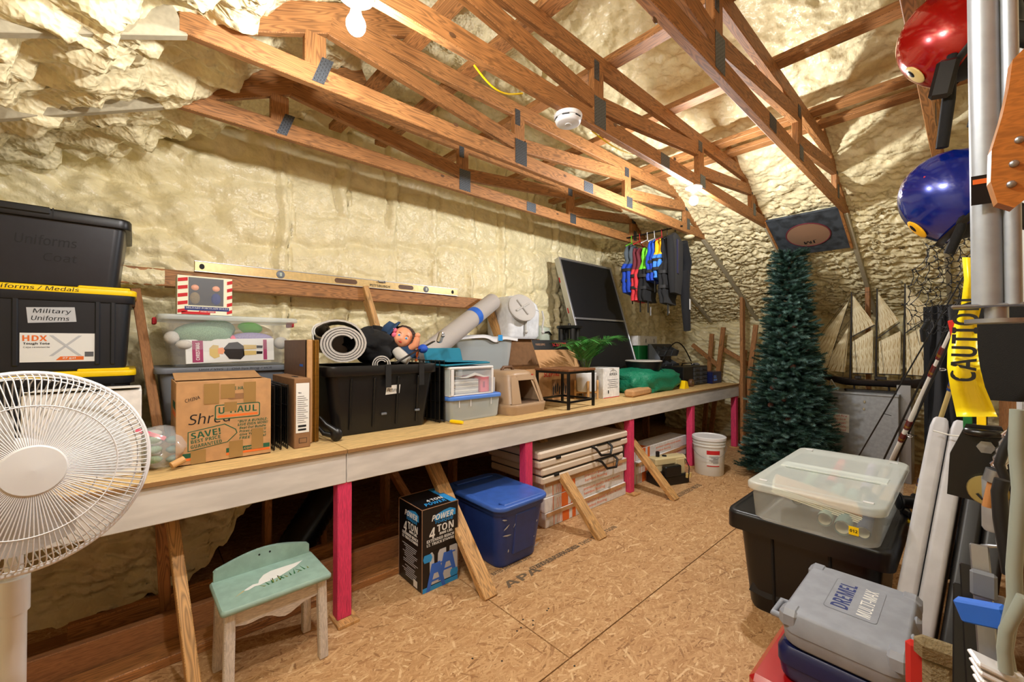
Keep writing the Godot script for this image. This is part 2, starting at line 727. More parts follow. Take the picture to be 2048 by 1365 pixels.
	mat("gingham", Color(0.56, 0.68, 0.56), 0.95, 0, {"tex": weave, "tri": 4.0})
	mat("floral", Color(0.66, 0.62, 0.76), 0.95, 0, {"tex": weave, "tri": 4.0})
	mat("blue_tape", Color(0.12, 0.38, 0.78), 0.6)
	mat("teal_cloth", Color(0.06, 0.46, 0.56), 0.8)
	mat("royal_blue", Color(0.09, 0.30, 0.72), 0.7)
	mat("lid_blue", Color(0.33, 0.52, 0.86), 0.35)
	mat("beige_plastic", Color(0.66, 0.55, 0.43), 0.4)
	mat("beige_dark", Color(0.40, 0.31, 0.23), 0.5)
	mat("jug_white", Color(0.88, 0.89, 0.90), 0.4, 0, {"tex": mottle, "tri": 3.0})
	mat("jug_green", Color(0.70, 0.74, 0.67), 0.4)
	mat("rope", Color(0.76, 0.75, 0.72), 0.9)
	mat("palm_leaf", Color(0.20, 0.45, 0.18), 0.45, 0, {"two": true, "back": Color(0.10, 0.24, 0.05)})
	mat("palm_stem", Color(0.24, 0.34, 0.12), 0.6)
	mat("screen_mesh", Color(0.045, 0.05, 0.06), 0.55)
	mat("green_box", Color(0.04, 0.40, 0.18), 0.5)
	mat("tarp_green", Color(0.03, 0.46, 0.33), 0.55, 0, {"bump": bumps, "bump_scale": 0.5, "tri": 4.0})
	mat("bin_grey", Color(0.25, 0.26, 0.27), 0.5)
	mat("life_blue", Color(0.06, 0.24, 0.66), 0.75, 0, {"bump": bumps, "bump_scale": 0.4, "tri": 6.0})
	mat("life_red", Color(0.76, 0.17, 0.20), 0.75, 0, {"bump": bumps, "bump_scale": 0.4, "tri": 6.0})
	mat("life_maroon", Color(0.40, 0.13, 0.17), 0.8)
	mat("life_green", Color(0.42, 0.80, 0.16), 0.75)
	mat("life_sky", Color(0.22, 0.48, 0.82), 0.75)
	mat("life_yellow", Color(0.95, 0.72, 0.08), 0.75)
	mat("grey_cloth", Color(0.30, 0.34, 0.37), 0.9)
	mat("foil_duct", Color(0.05, 0.05, 0.048), 0.28)
	mat("stool_green", Color(0.58, 0.70, 0.65), 0.42, 0, {"tex": mottle, "tri": 3.0})
	mat("stool_white", Color(0.86, 0.83, 0.79), 0.6, 0, {"tex": grain_fine, "uv": Vector2(1, 10)})
	mat("grass_paint", Color(0.16, 0.40, 0.22), 0.6)
	mat("olive_paint", Color(0.48, 0.50, 0.14), 0.6)
	mat("beige_case", Color(0.85, 0.79, 0.71), 0.6)
	mat("carton_white", Color(0.90, 0.89, 0.87), 0.7, 0, {"tex": mottle, "tri": 4.0})
	mat("machine_cream", Color(0.80, 0.74, 0.56), 0.4)
	mat("bucket_white", Color(0.86, 0.86, 0.84), 0.35)
	mat("spruce", Color(0.23, 0.37, 0.31), 0.7, 0, {"two": true})
	mat("spruce_frost", Color(0.43, 0.57, 0.54), 0.7, 0, {"two": true})
	mat("bark", Color(0.20, 0.13, 0.08), 0.9)
	mat("cone", Color(0.30, 0.15, 0.08), 0.7)
	mat("sail", Color(0.96, 0.93, 0.84), 0.85, 0, {"tex": noise_tex(256, 0.012, [0.2, Color(0.74, 0.64, 0.46), 0.40, Color(0.95, 0.93, 0.86), 0.7, Color(1, 1, 0.96), 0.85, Color(0.78, 0.68, 0.48)], FastNoiseLite.TYPE_SIMPLEX_SMOOTH, 4, 8), "uv": Vector2(5.0, 0.9), "two": true, "back": Color(0.3, 0.27, 0.18)})
	mat("ship_dark", Color(0.10, 0.075, 0.075), 0.45, 0, {"tex": mottle, "tri": 5.0})
	mat("cord_black", Color(0.03, 0.03, 0.03), 0.6)
	mat("rod_white", Color(0.86, 0.84, 0.80), 0.25)
	mat("rod_cream", Color(0.82, 0.72, 0.46), 0.3)
	mat("thread_red", Color(0.36, 0.06, 0.05), 0.35)
	mat("thread_blue", Color(0.06, 0.20, 0.45), 0.35)
	mat("caution", Color(0.95, 0.86, 0.08), 0.3, 0, {"back": Color(0.30, 0.27, 0.02)})
	mat("helmet_red", Color(0.62, 0.02, 0.03), 0.22, 0.35, {"coat": 1.0})
	mat("helmet_blue", Color(0.02, 0.13, 0.52), 0.22, 0.35, {"coat": 1.0})
	mat("saw_handle", Color(0.74, 0.46, 0.20), 0.3, 0, {"tex": grain_fine, "uv": Vector2(2, 8), "coat": 0.5})
	mat("table_white", Color(0.76, 0.76, 0.77), 0.5, 0, {"tex": mottle, "tri": 2.0})
	mat("table_black", Color(0.055, 0.053, 0.055), 0.4)
	mat("brass", Color(0.62, 0.56, 0.36), 0.35, 0.85)
	mat("hose_grey", Color(0.55, 0.58, 0.54), 0.45)
	mat("leather", Color(0.50, 0.44, 0.32), 0.85, 0, {"bump": bumps, "bump_scale": 0.3, "tri": 8.0})
	mat("red_cloth", Color(0.72, 0.14, 0.10), 0.9)
	mat("board_dark", Color(0.27, 0.30, 0.33), 0.7, 0, {"tex": noise_tex(256, 0.015, [0.2, grey(0.55), 0.5, grey(0.85), 0.8, grey(1.25)], FastNoiseLite.TYPE_SIMPLEX_SMOOTH, 5, 31), "tri": 2.2})
	mat("kraft", Color(0.55, 0.42, 0.32), 0.85)
	mat("yellow_cable", Color(0.90, 0.76, 0.06), 0.4)
	mat("level_gold", Color(0.86, 0.74, 0.50), 0.35, 0.25, {"tex": mottle, "tri": 6.0})
	var g := StandardMaterial3D.new()
	g.resource_name = "bulb_glow"
	g.albedo_color = Color(1, 1, 1)
	g.emission_enabled = true
	g.emission = Color(1.0, 0.98, 0.94)
	g.emission_energy_multiplier = 14.0
	M["bulb_glow"] = g


# ---------------------------------------------------------------- structure
const WALL_X := -3.20
const KINK_NEAR := -0.11
const KINK_FAR := -4.58
const PITCHED := 0.48
const CHORD := 2.44


func fbm(freq: float, sd: int, oct := 3, type := FastNoiseLite.TYPE_SIMPLEX_SMOOTH) -> FastNoiseLite:
	var n := FastNoiseLite.new()
	n.noise_type = type
	n.frequency = freq
	n.seed = sd
	n.fractal_octaves = oct
	if oct <= 1:
		n.fractal_type = FastNoiseLite.FRACTAL_NONE
	return n


func structure() -> void:
	# floor: boards of strand panel with open joints over a dark subfloor
	var fl := struct("floor", bx(Vector3(-1.8, -0.035, -2.6), Vector3(4.2, 0.03, 8.4), 0.0), M.seam)
	var zs := {-1: [1.4, -1.343, -3.363, -5.40, -6.7], 0: [1.4, -0.25, -2.62, -5.0, -6.7], 1: [1.4, -0.4, -2.84, -5.28, -6.7]}
	var xs := {-1: [-2.342, -1.126], 0: [-1.121, 0.27], 1: [-3.8, -2.347]}
	for k in zs:
		for j in 4:
			var z0: float = zs[k][j]
			var z1: float = zs[k][j + 1]
			var b := MB.new()
			b.uo = Vector2(rng.randf() * 7, rng.randf() * 7)
			b.box(Vector3((xs[k][0] + xs[k][1]) / 2, -0.01, (z0 + z1) / 2), Vector3(xs[k][1] - xs[k][0], 0.02, absf(z1 - z0) - 0.005), 0.001)
			part("floor_panel", b, M.osb, fl)
	# printed stamps on the panels
	var flat := Basis(Vector3(0, 0, -1), Vector3(-1, 0, 0), Vector3(0, 1, 0))
	words(fl, "APA", py(1045, 1155, 0.0) + Vector3(0, 0.0006, 0), 0.26, 0.055, M.stamp, flat)
	words(fl, "RATED SHEATHING 23/32", py(1035, 1138, 0.0) + Vector3(-0.05, 0.0006, 0), 0.30, 0.03, M.stamp, flat)
	words(fl, "SIZED FOR SPACING", py(1120, 1120, 0.0) + Vector3(-0.04, 0.0006, 0), 0.42, 0.035, M.stamp, flat, "bold")
	words(fl, "THE ENGINEERED WOOD", py(1370, 985, 0.0) + Vector3(0, 0.0006, 0), 0.6, 0.05, M.stamp, flat)
	words(fl, "STRENGTH AXIS THIS DIRECTION", py(1160, 1090, 0.0) + Vector3(0, 0.0006, 0), 0.8, 0.035, M.stamp, flat)
	for d in [[1046, 1240], [1066, 1242], [1066, 1251], [1042, 1256], [1034, 1263], [1097, 1218], [1094, 1222], [945, 1318], [1004, 1323], [1149, 1333]]:
		var p := py(d[0], d[1], 0.0)
		part("nail_head", MB.new().at(Transform3D(Basis(), p)).lathe([Vector2(0.0045, 0), Vector2(0.0045, 0.0008), Vector2(0.0001, 0.0012)], 8), M.ink, fl)

	# foam-covered gable wall behind the shelf
	var big := fbm(1.7, 3, 2)
	var mid := fbm(5.5, 4, 3)
	var cel := fbm(3.4, 5, 1, FastNoiseLite.TYPE_CELLULAR)
	cel.cellular_return_type = FastNoiseLite.RETURN_DISTANCE
	var cel2 := fbm(6.5, 15, 1, FastNoiseLite.TYPE_CELLULAR)
	cel2.cellular_return_type = FastNoiseLite.RETURN_DISTANCE
	var wall_depth := func(z: float, y: float) -> float:
		var wz := z + 0.05 * mid.get_noise_2d(z * 0.4, y * 0.4)
		var wy := y + 0.05 * mid.get_noise_2d(z * 0.4 + 30, y * 0.4)
		# stud bays: flat panels with a raised rib every 0.41 m and soft cross joints
		var fz := fposmod(wz / 0.406, 1.0)
		var fade := 0.85 + 1.2 * big.get_noise_2d(z * 0.8 + 7.0, y * 0.8)
		var rib := fade * (0.026 * exp(-pow((fz - 0.14) / 0.085, 4)) - 0.022 * exp(-pow((fz - 0.255) / 0.03, 2)) - 0.022 * exp(-pow((fz - 0.02) / 0.03, 2)))
		var fy := fposmod(wy / 0.46 + 0.13 * floorf(wz / 0.406), 1.0)
		var joint := -0.026 * exp(-pow((fy - 0.5) / 0.035, 2)) * smoothstep(-0.3, 0.3, big.get_noise_2d(z * 1.3 + 40.0, y * 0.9)) - 0.045 * pow(absf(fy - 0.5) * 2.0, 6.0)
		var flatd := rib + joint + 0.030 * big.get_noise_2d(z, y) + 0.012 * mid.get_noise_2d(z * 1.6, y * 1.6)
		# billows: near eave, low on the wall, under the board
		var c := 1.0 + cel.get_noise_2d(z + 0.25 * big.get_noise_2d(z, y), y * 1.5)
		var c2 := 1.0 + cel2.get_noise_2d(z, y * 1.4)
		var bill := -0.09 + 0.13 * (1.0 - c * 1.4) + 0.05 * (1.0 - c2 * 1.4) + 0.03 * mid.get_noise_2d(z * 1.2, y * 2.0)
		var w := smoothstep(-0.62, -0.02, z + 0.30 * (y - 2.0) + 0.12 * big.get_noise_2d(z * 1.4, y * 1.4))
		var low := smoothstep(1.68, 1.55, y) * (1.0 - w)
		var horiz := 0.030 * absf(mid.get_noise_2d(z * 0.35, y * 1.5)) * 2.0 + 0.045 * (0.6 - c2) - 0.01
		var far := smoothstep(-3.2, -4.6, z)
		return lerpf(lerpf(flatd, horiz + rib, clampf(low + far * 0.7, 0, 1)), bill, w)
	var nz := 420
	var ny := 190
	var wall := MB.new().grid(nz, ny, func(i: int, j: int) -> Vector3:
		var z := 0.95 - 7.7 * i / nz
		var y := 0.70 + 2.95 * j / ny
		return Vector3(WALL_X + wall_depth.call(z, y), y, z), false)
	var wl := struct("wall_left", wall, M.foam)
	# lower part: foam skirt near the corner, thinning out to open framing further on
	var skirt := MB.new().grid(120, 60, func(i: int, j: int) -> Vector3:
		var z := 1.0 - 1.98 * i / 120.0
		var t := j / 60.0
		var low := maxf(0.0, smoothstep(-0.10, -0.95, z) * 0.78 + 0.06 * mid.get_noise_2d(z * 2.0, 3.0))
		var y := lerpf(low, 0.78, t)
		var c := 1.0 + cel.get_noise_2d(z * 0.8 + 9.0, y * 1.6)
		return Vector3(-2.86 - 0.22 * t + 0.11 * (0.7 - c) + 0.05 * mid.get_noise_2d(z * 1.3, y * 2.6), y, z), false)
	var sk := struct("trim_3", skirt, M.foam)
	# board nailed across the wall with bare and foamed stretches
	var bd := MB.new()
	bd.uo = Vector2(0.3, 0.7)
	bd.box(Vector3(-3.055, 1.675, -1.30), Vector3(0.09, 0.095, 3.35), 0.004)
	var lg := struct("trim_4", bd, M.truss_wood)
	var fb := MB.new().grid(90, 10, func(i: int, j: int) -> Vector3:
		var z := 0.9 - 1.02 * i / 90.0
		var a := PI * (j / 10.0) - PI / 2
		var r := 0.062 + 0.012 * mid.get_noise_2d(z * 3.0, j * 0.2)
		return Vector3(-3.06 + cos(a) * r * 1.1, 1.675 + sin(a) * r, z), false)
	part("foam_bead", fb, M.foam, lg)
	for q in [[730, 585, 765, 700], [1400, 660, 1400, 660]]:
		if q[0] == q[2]:
			continue
		part("wall_brace", MB.new().bar(px(728, 575, -3.02), px(770, 720, -2.92), 0.04, 0.085, 0.003, Vector3.RIGHT), M.pine, sk)
	part("wall_brace", MB.new().bar(px(978, 620, -3.02), px(1003, 690, -2.92), 0.04, 0.085, 0.003, Vector3.RIGHT), M.pine, sk)
	part("wall_brace", MB.new().bar(px(272, 585, -2.98), px(318, 870, -2.66), 0.04, 0.09, 0.003, Vector3.RIGHT), M.old_wood, sk)

	# far roof slope: rippled spray foam between rafters, down behind the knee studs to the eave
	var rip := fbm(1.0, 8, 3)
	var warp := fbm(0.9, 9, 3)
	var ns := 330
	var nx := 250
	var cosr := 1.0 / sqrt(1.0 + PITCHED * PITCHED)
	var slope := MB.new().grid(nx, ns, func(i: int, j: int) -> Vector3:
		var x := WALL_X - 0.1 + 3.6 * i / nx
		var t := float(j) / ns
		var z := lerpf(-6.35, -1.95, t)
		var y := CHORD + PITCHED * (z - KINK_FAR) + 0.035
		var s := z / cosr
		var wx := x + 0.15 * warp.get_noise_2d(x * 2.0, s * 2.0)
		var ws := s + 0.12 * warp.get_noise_2d(x * 1.1 + 20.0, s * 1.5) + 0.03 * warp.get_noise_2d(x * 5.0, s * 6.0)
		var lower := smoothstep(-3.9, -4.7, z)
		var fine := rip.get_noise_2d(wx * 3.2, ws * 12.0)
		var d := 0.052 * (0.5 - absf(fine) * 2.2) + 0.016 * rip.get_noise_2d(wx * 9.0, ws * 20.0)
		var lump := 0.075 * (0.55 - (1.0 + cel.get_noise_2d(x * 1.3, s * 1.3))) + 0.03 * mid.get_noise_2d(x * 1.5, s * 1.5)
		var dd := lerpf(lump, d, 0.25 + 0.75 * lower)
		return Vector3(x, y - dd * cosr, z + dd * cosr * PITCHED), true)
	var sf := struct("wall_back", slope, M.foam)
	# eave wall below the slope
	var eave := MB.new().grid(190, 120, func(i: int, j: int) -> Vector3:
		var x := WALL_X - 0.1 + 3.6 * i / 190.0
		var y := -0.02 + 1.70 * j / 120.0
		var wx := x + 0.15 * warp.get_noise_2d(x * 2.0, y * 2.0)
		var wy := y + 0.1 * warp.get_noise_2d(x * 1.1 + 20.0, y * 1.5)
		var d := 0.06 * (0.5 - absf(rip.get_noise_2d(wx * 3.0, wy * 10.0)) * 2.0) + 0.1 * (0.5 - (1.0 + cel.get_noise_2d(x, y)))
		return Vector3(x, y, -6.30 + d + 0.0 * y), false)
	part("eave_foam", eave, M.foam, sf)

	# near roof slope above and behind the camera: heavy billows
	var near := MB.new().grid(230, 150, func(i: int, j: int) -> Vector3:
		var x := WALL_X - 0.1 + 3.6 * i / 230.0
		var t := float(j) / 150
		var z := lerpf(1.35, -2.75, t)
		var y := CHORD - PITCHED * (z - KINK_NEAR) + 0.05
		var c := 1.0 + cel.get_noise_2d(x * 1.25 + 5.0 + 0.2 * big.get_noise_2d(x, z), z * 1.25)
		var c2 := 1.0 + cel2.get_noise_2d(x * 1.3, z * 1.3)
		var calm := smoothstep(-0.15, -0.75, z)
		var d := (0.15 * (0.36 + 0.20 * (1.0 - calm) - c) + 0.06 * (0.45 - c2) + 0.05 * mid.get_noise_2d(x * 1.7, z * 1.7)) * (1.0 - 0.4 * calm) - 0.09 * calm
		return Vector3(x, y - d * cosr, z - d * cosr * PITCHED), true)
	var nf := struct("ceiling", near, M.foam_pebble)
	part("knee_foam", MB.new().grid(120, 70, func(i: int, j: int) -> Vector3:
		var x := WALL_X - 0.1 + 3.6 * i / 120.0
		var y := -0.02 + 2.0 * j / 70.0
		return Vector3(x, y, 1.22 - 0.1 * (0.6 - (1.0 + cel.get_noise_2d(x, y)))), true), M.foam, nf)

	# right-hand partition: studs and panels just beyond the camera's right
	var rw := struct("wall_right", bx(Vector3(0.25, 1.8, -2.6), Vector3(0.05, 3.7, 8.2), 0.0), M.old_wood)
	for z in [-1.3, -1.71, -2.12, -2.53, -2.94, -3.35, -3.76, -4.17, -4.58, -5.0, -5.4]:
		part("wall_stud", bx(Vector3(0.1925, 1.25, z), Vector3(0.065, 2.5, 0.038), 0.003), M.old_wood, rw)
	part("foam_fill", MB.new().grid(200, 120, func(i: int, j: int) -> Vector3:
		var z := -1.0 - 5.3 * i / 200.0
		var y := 0.6 + 2.6 * j / 120.0
		return Vector3(0.205 - 0.03 * (0.6 - (1.0 + cel.get_noise_2d(z * 1.2, y * 1.2))) - 0.02 * mid.get_noise_2d(z, y), y, z), true), M.foam, rw)
	part("panel_board", bx(Vector3(0.145, 1.9, -2.6), Vector3(0.012, 2.4, 0.7), 0.002), M.white_paint, rw)

	# dark framing behind the shelf: void with studs, plates and an insulated duct
	var vd := struct("trim_1", bx(Vector3(-3.85, 0.9, -2.9), Vector3(0.03, 1.9, 7.6), 0.0), M.old_wood)
	part("void_bottom_plate", bx(Vector3(-2.62, 0.02, -1.6), Vector3(0.09, 0.04, 5.2), 0.003), M.old_wood, vd)
	part("void_cap", bx(Vector3(-3.59, 0.98, -2.9), Vector3(0.55, 0.03, 7.6), 0.0), M.old_wood, vd)
	for ze in [0.92, -6.7]:
		part("void_end", bx(Vector3(-3.5, 0.45, ze), Vector3(0.72, 1.0, 0.03), 0.0), M.old_wood, vd)
	for zz in [-0.15, -0.60, -0.92, -1.36, -1.95, -2.6, -3.2, -3.8, -4.4, -5.0]:
		part("void_stud", bx(Vector3(-2.88, 0.40, zz), Vector3(0.088, 0.80, 0.038), 0.003), M.truss_wood, vd)
	part("void_header", bx(Vector3(-2.98, 0.62, -1.7), Vector3(0.04, 0.09, 2.2), 0.003, Basis(Vector3.RIGHT, 0.10)), M.truss_wood, vd)
	part("void_brace", MB.new().bar(Vector3(-2.6, 0.74, -1.12), Vector3(-2.55, 0.06, -1.48), 0.04, 0.09, 0.003, Vector3.RIGHT), M.truss_wood, vd)
	part("void_brace", MB.new().bar(Vector3(-2.62, 0.74, -1.95), Vector3(-2.55, 0.06, -2.5), 0.04, 0.09, 0.003, Vector3.RIGHT), M.truss_wood, vd)


# ---------------------------------------------------------------- trusses
func gusset(parent: Node, z: float, y: float, w: float, h: float, shear := 0.0) -> void:
	for s in [1.0, -1.0]:
		var b := Basis(Vector3(1, 0, 0), Vector3(0, 1, shear), Vector3(0, 0, 1))
		var p := part("nail_plate", MB.new().box(Vector3(s * 0.0200, 0, 0), Vector3(0.0016, h, w), 0.0, b), M.plate, parent)
		p.position = Vector3(0, y, z)
		if s < 0:
			continue
		var t := MB.new()
		var rows := int(h / 0.017)
		var cols := int(w / 0.011)
		for i in rows:
			for j in cols:
				var yy := -h / 2 + (i + 0.5) * h / rows + (0.004 if j % 2 else -0.004)
				var zz := -w / 2 + (j + 0.5) * w / cols + shear * yy
				var x := 0.0213
				t.quad(Vector3(x, yy - 0.0045, zz + 0.0015), Vector3(x, yy - 0.0045, zz - 0.0015), Vector3(x, yy + 0.0045, zz - 0.0015), Vector3(x, yy + 0.0045, zz + 0.0015))
		var o := part("plate_slots", t, M.tooth, p)
		o.set_meta("kind", "stuff")


func member(n: String, a: Vector2, b: Vector2, depth: float, m: Material, parent: Node) -> void:
	var mb := MB.new()
	mb.uo = Vector2(rng.randf() * 9, rng.randf() * 9)
	var thick: float = {"bottom_chord": 0.0380, "collar": 0.0374, "post": 0.0368, "diagonal": 0.0362, "rafter": 0.0356, "rafter_tail": 0.0370, "knee_stud": 0.0364}[n]
	mb.bar(Vector3(0, a.y, a.x), Vector3(0, b.y, b.x), thick, depth, 0.003)
	part(n, mb, m, parent)


func trusses() -> void:
	var faces := [-2.53, -1.92, -1.31, -0.70, -0.112]
	var labels := [
		"roof truss beside the foam wall, holding one end of the hanging rod",
		"roof truss over the shelf edge, between the lamp truss and the wall truss",
		"roof truss that carries both bare bulbs and the smoke detector",
		"roof truss over the aisle, next to the dark insulation board's right edge",
		"roof truss above the helmets along the tool wall"]
	var knots := [[[557, 263], [885, 352], [1115, 428]], [[912, 250], [1130, 352], [1275, 405], [650, 160]], [[1230, 250], [1350, 318], [905, 70]], [[1310, 40], [1545, 250]], []]
	for k in faces.size():
		var t := thing("roof_truss", labels[k], "truss", Vector3(faces[k] - 0.019, 0, 0), 0.0, "roof trusses")
		var w: Material = M.truss_wood
		var dk: Material = M.truss_wood if k < 2 else M.truss_wood
		member("bottom_chord", Vector2(KINK_NEAR, 2.485), Vector2(KINK_FAR - 0.05, 2.485), 0.089, w if k < 4 else dk, t)
		member("collar", Vector2(-0.72, 2.795), Vector2(-3.97, 2.795), 0.089, dk, t)
		for z in [-0.58, -1.81, -3.06, -4.15]:
			var top := 2.76 if z < -1 and z > -4 else 2.67
			member("post", Vector2(z, 2.52), Vector2(z, top), 0.089 if z < -1 or z > -4 else 0.14, w, t)
		member("diagonal", Vector2(-1.86, 2.575), Vector2(-0.64, 2.735), 0.089, dk, t)
		member("diagonal", Vector2(-1.78, 2.575), Vector2(-3.05, 2.725), 0.089, w, t)
		member("diagonal", Vector2(-3.08, 2.575), Vector2(-4.12, 2.70), 0.089, dk, t)
		var up := 0.055
		for s in 2:
			var zk: float = KINK_NEAR if s == 0 else KINK_FAR
			var dir: float = 1.0 if s == 0 else -1.0
			var ze: float = zk + dir * (1.25 if s == 0 else 1.7)
			member("rafter_tail", Vector2(zk, CHORD + up), Vector2(ze, CHORD + up - PITCHED * absf(ze - zk)), 0.13, M.foam_cut, t)
			var zu: float = zk - dir * 0.95
			member("rafter", Vector2(zk, CHORD + up + 0.02), Vector2(zu, CHORD + up + 0.02 + PITCHED * 0.95), 0.13, dk, t)
		var hy := CHORD - PITCHED * 1.12
		if k > 0 and k < 4:
			member("knee_stud", Vector2(-5.71, 0.0), Vector2(-5.71, hy + 0.03), 0.089, M.truss_wood, t)
		for q in knots[k]:
			var kp := px(q[0], q[1], faces[k]) - t.position
			kp.x = 0.0196
			part("knot", MB.new().at(Transform3D(Basis(Vector3.BACK, -PI / 2), kp)).lathe([Vector2(0.013, -0.003), Vector2(0.012, 0.0006), Vector2(0.0, 0.0010)], 14, 0.75, 1.3), M.walnut, t)
		gusset(t, -1.82, 2.53, 0.10, 0.155)
		gusset(t, -1.79, 2.745, 0.042, 0.10)
		gusset(t, -3.08, 2.50, 0.085, 0.09)
		gusset(t, -3.04, 2.745, 0.06, 0.075)
		gusset(t, -2.52, 2.485, 0.11, 0.078)
		gusset(t, -0.61, 2.515, 0.05, 0.12, -0.35)
		gusset(t, -4.17, 2.53, 0.06, 0.11)
		gusset(t, -4.14, 2.72, 0.07, 0.12)
	# flat purlins laid across the collars
	for z in [-1.06, -1.40, -1.94, -2.62, -3.36, -3.58]:
		var mb := MB.new()
		mb.uo = Vector2(rng.randf() * 9, rng.randf() * 9)
		mb.box(Vector3(-1.42, 2.86, z), Vector3(3.3, 0.038, 0.089), 0.003)
		solo("purlin", mb, M.truss_wood, "flat board laid across the tops of the roof trusses", "board", Vector3.ZERO, 0, "purlins across the trusses")
	# framing beyond the knee studs, seen between shelf end and tree
	var fr := [[1385, 690, 1440, 735, -6.0], [1418, 900, 1447, 655, -5.95], [1405, 900, 1424, 668, -6.0], [1440, 695, 1520, 742, -6.05], [1478, 920, 1512, 650, -5.9], [1470, 900, 1490, 700, -6.1]]
	for q in fr:
		var mb := MB.new()
		mb.uo = Vector2(rng.randf() * 9, rng.randf() * 9)
		mb.bar(pz(q[0], q[1], q[4]), pz(q[2], q[3], q[4]), 0.055, 0.038, 0.003, Vector3.BACK)
		var o := part("trim_2", mb, M.truss_wood, self)
		o.set_meta("kind", "structure")
	# board with a round paper-covered opening on the slope
	var n := Vector3(0, -1, PITCHED).normalized()
	var along := Vector3(0, PITCHED, 1).normalized()
	var cpos := Vector3(-1.025, CHORD + PITCHED * (-4.72 - KINK_FAR) - 0.02, -4.72)
	var b := Basis(Vector3(1, 0, 0), along, Vector3(1, 0, 0).cross(along))
	var bt := thing("insulation_board", "dark grey insulation board with round paper-covered hole, on roof slope above tree", "board", cpos, 0)
	var pn := part("panel", bx(Vector3(0, 0, 0), Vector3(0.565, 0.60, 0.02), 0.002, b), M.board_dark, bt)
	pn.set_meta("label", "dark mottled rigid insulation panel")
	var zdir := b.z if b.z.dot(n) > 0 else -b.z
	var disc := Basis(Vector3(1, 0, 0), zdir.cross(Vector3(1, 0, 0)), zdir)
	part("paper_cover", MB.new().at(Transform3D(disc * Basis(Vector3.RIGHT, PI / 2), zdir * 0.012)).lathe([Vector2(0.17, -0.002), Vector2(0.17, 0.004), Vector2(0.10, 0.010), Vector2(0.0, 0.013)], 28), M.kraft, bt)
	var ringp := []
	for k in 28:
		ringp.append(zdir * 0.014 + disc.x * cos(TAU * k / 28) * 0.172 + disc.y * sin(TAU * k / 28) * 0.172)
	part("red_sealant", MB.new().tube(ringp, 0.006, 6, false, true), M.life_maroon, bt)
	words(bt, "JM", zdir * 0.022 - disc.y * 0.10 * signf(disc.y.y) + Vector3(0.0, 0, 0), 0.10, 0.05, M.ink, Basis(-disc.x * signf(disc.y.y), -disc.y * signf(disc.y.y), zdir))
	part("frame_edge", bx(b * Vector3(-0.285, 0, -0.005), Vector3(0.02, 0.60, 0.05), 0.002, b), M.truss_wood, bt)
	part("frame_edge", bx(b * Vector3(0.285, 0, -0.005), Vector3(0.02, 0.60, 0.05), 0.002, b), M.truss_wood, bt)


# ---------------------------------------------------------------- lamps
func lamps() -> void:
	var zs := [-0.525, -2.98, -0.22]
	var xs := [-1.333, -1.333, -0.72]  # last entry is an extra bulb, added out of view to brighten the far end
	for k in 3:
		var t := thing("ceiling_lamp", ["bare white bulb in round porcelain holder, above the shelf's painted front board joint", "bare white bulb in round porcelain holder near the hanging life vests", "added bare bulb, out of view under the aisle truss, brightening the far end"][k], "lamp", Vector3(xs[k], 2.44, zs[k]), 0.0, "bare bulbs")
		part("holder", MB.new().lathe([Vector2(0.0, -0.034), Vector2(0.020, -0.034), Vector2(0.022, -0.03), Vector2(0.022, -0.016), Vector2(0.045, -0.014), Vector2(0.056, -0.008), Vector2(0.058, 0.0), Vector2(0.0, 0.0)], 28), M.white_plastic, t)
		part("bulb_neck", MB.new().lathe([Vector2(0.0, -0.075), Vector2(0.022, -0.075), Vector2(0.017, -0.055), Vector2(0.014, -0.034)], 16), M.white_plastic, t)
		part("bulb", MB.new().ball(Vector3(0, -0.100, 0), Vector3(0.031, 0.034, 0.031), 18, 12), M.bulb_glow, t)
		var l := OmniLight3D.new()
		l.name = "bulb_light"
		l.position = Vector3(0, -0.100, 0)
		l.light_color = Color(0.98, 0.98, 0.99)
		l.light_energy = [1.12, 2.6, 1.45][k]
		l.light_size = 0.033
		l.omni_range = 12.0
		l.omni_attenuation = 2.0
		l.shadow_enabled = true
		t.add_child(l)
	var sd := thing("smoke_detector", "round white smoke detector under the lamp truss", "detector", Vector3(-1.333, 2.44, -1.585), 0.0)
	part("housing", MB.new().lathe([Vector2(0.0, -0.046), Vector2(0.052, -0.046), Vector2(0.060, -0.041), Vector2(0.064, -0.028), Vector2(0.060, -0.026), Vector2(0.060, -0.022), Vector2(0.068, -0.020), Vector2(0.070, -0.004), Vector2(0.068, 0.0), Vector2(0.0, 0.0)], 32), M.white_plastic, sd)
	part("test_button", MB.new().lathe([Vector2(0.0, -0.049), Vector2(0.014, -0.049), Vector2(0.016, -0.045)], 20), M.offwhite_plastic, sd)
	for a in 6:
		part("vent_slot", bx(Vector3(cos(a * 1.047) * 0.0625, -0.024, sin(a * 1.047) * 0.0625), Vector3(0.004, 0.003, 0.035), 0.0, Basis(Vector3.UP, -a * 1.047)), M.ink, sd)
	# yellow cable looped along the lamp truss
	var c := []
	for k in 12:
		var s := k / 11.0
		c.append(px(lerpf(948, 1045, s), lerpf(130, 187, s), -1.35) + Vector3(0, -0.05 * sin(PI * s), 0))
	solo("yellow_cable", MB.new().tube(c, 0.004, 6), M.yellow_cable, "short loop of yellow cable hanging beside smoke detector", "cable", Vector3.ZERO, 0, "yellow cables on the lamp truss")
	c = []
	for k in 12:
		var s := k / 11.0
		c.append(px(lerpf(1184, 1300, s), lerpf(262, 316, s), -1.35) + Vector3(0, -0.035 * sin(PI * s), 0))
	solo("yellow_cable", MB.new().tube(c, 0.004, 6), M.yellow_cable, "loop of yellow cable between smoke detector and far bulb", "cable", Vector3.ZERO, 0, "yellow cables on the lamp truss")


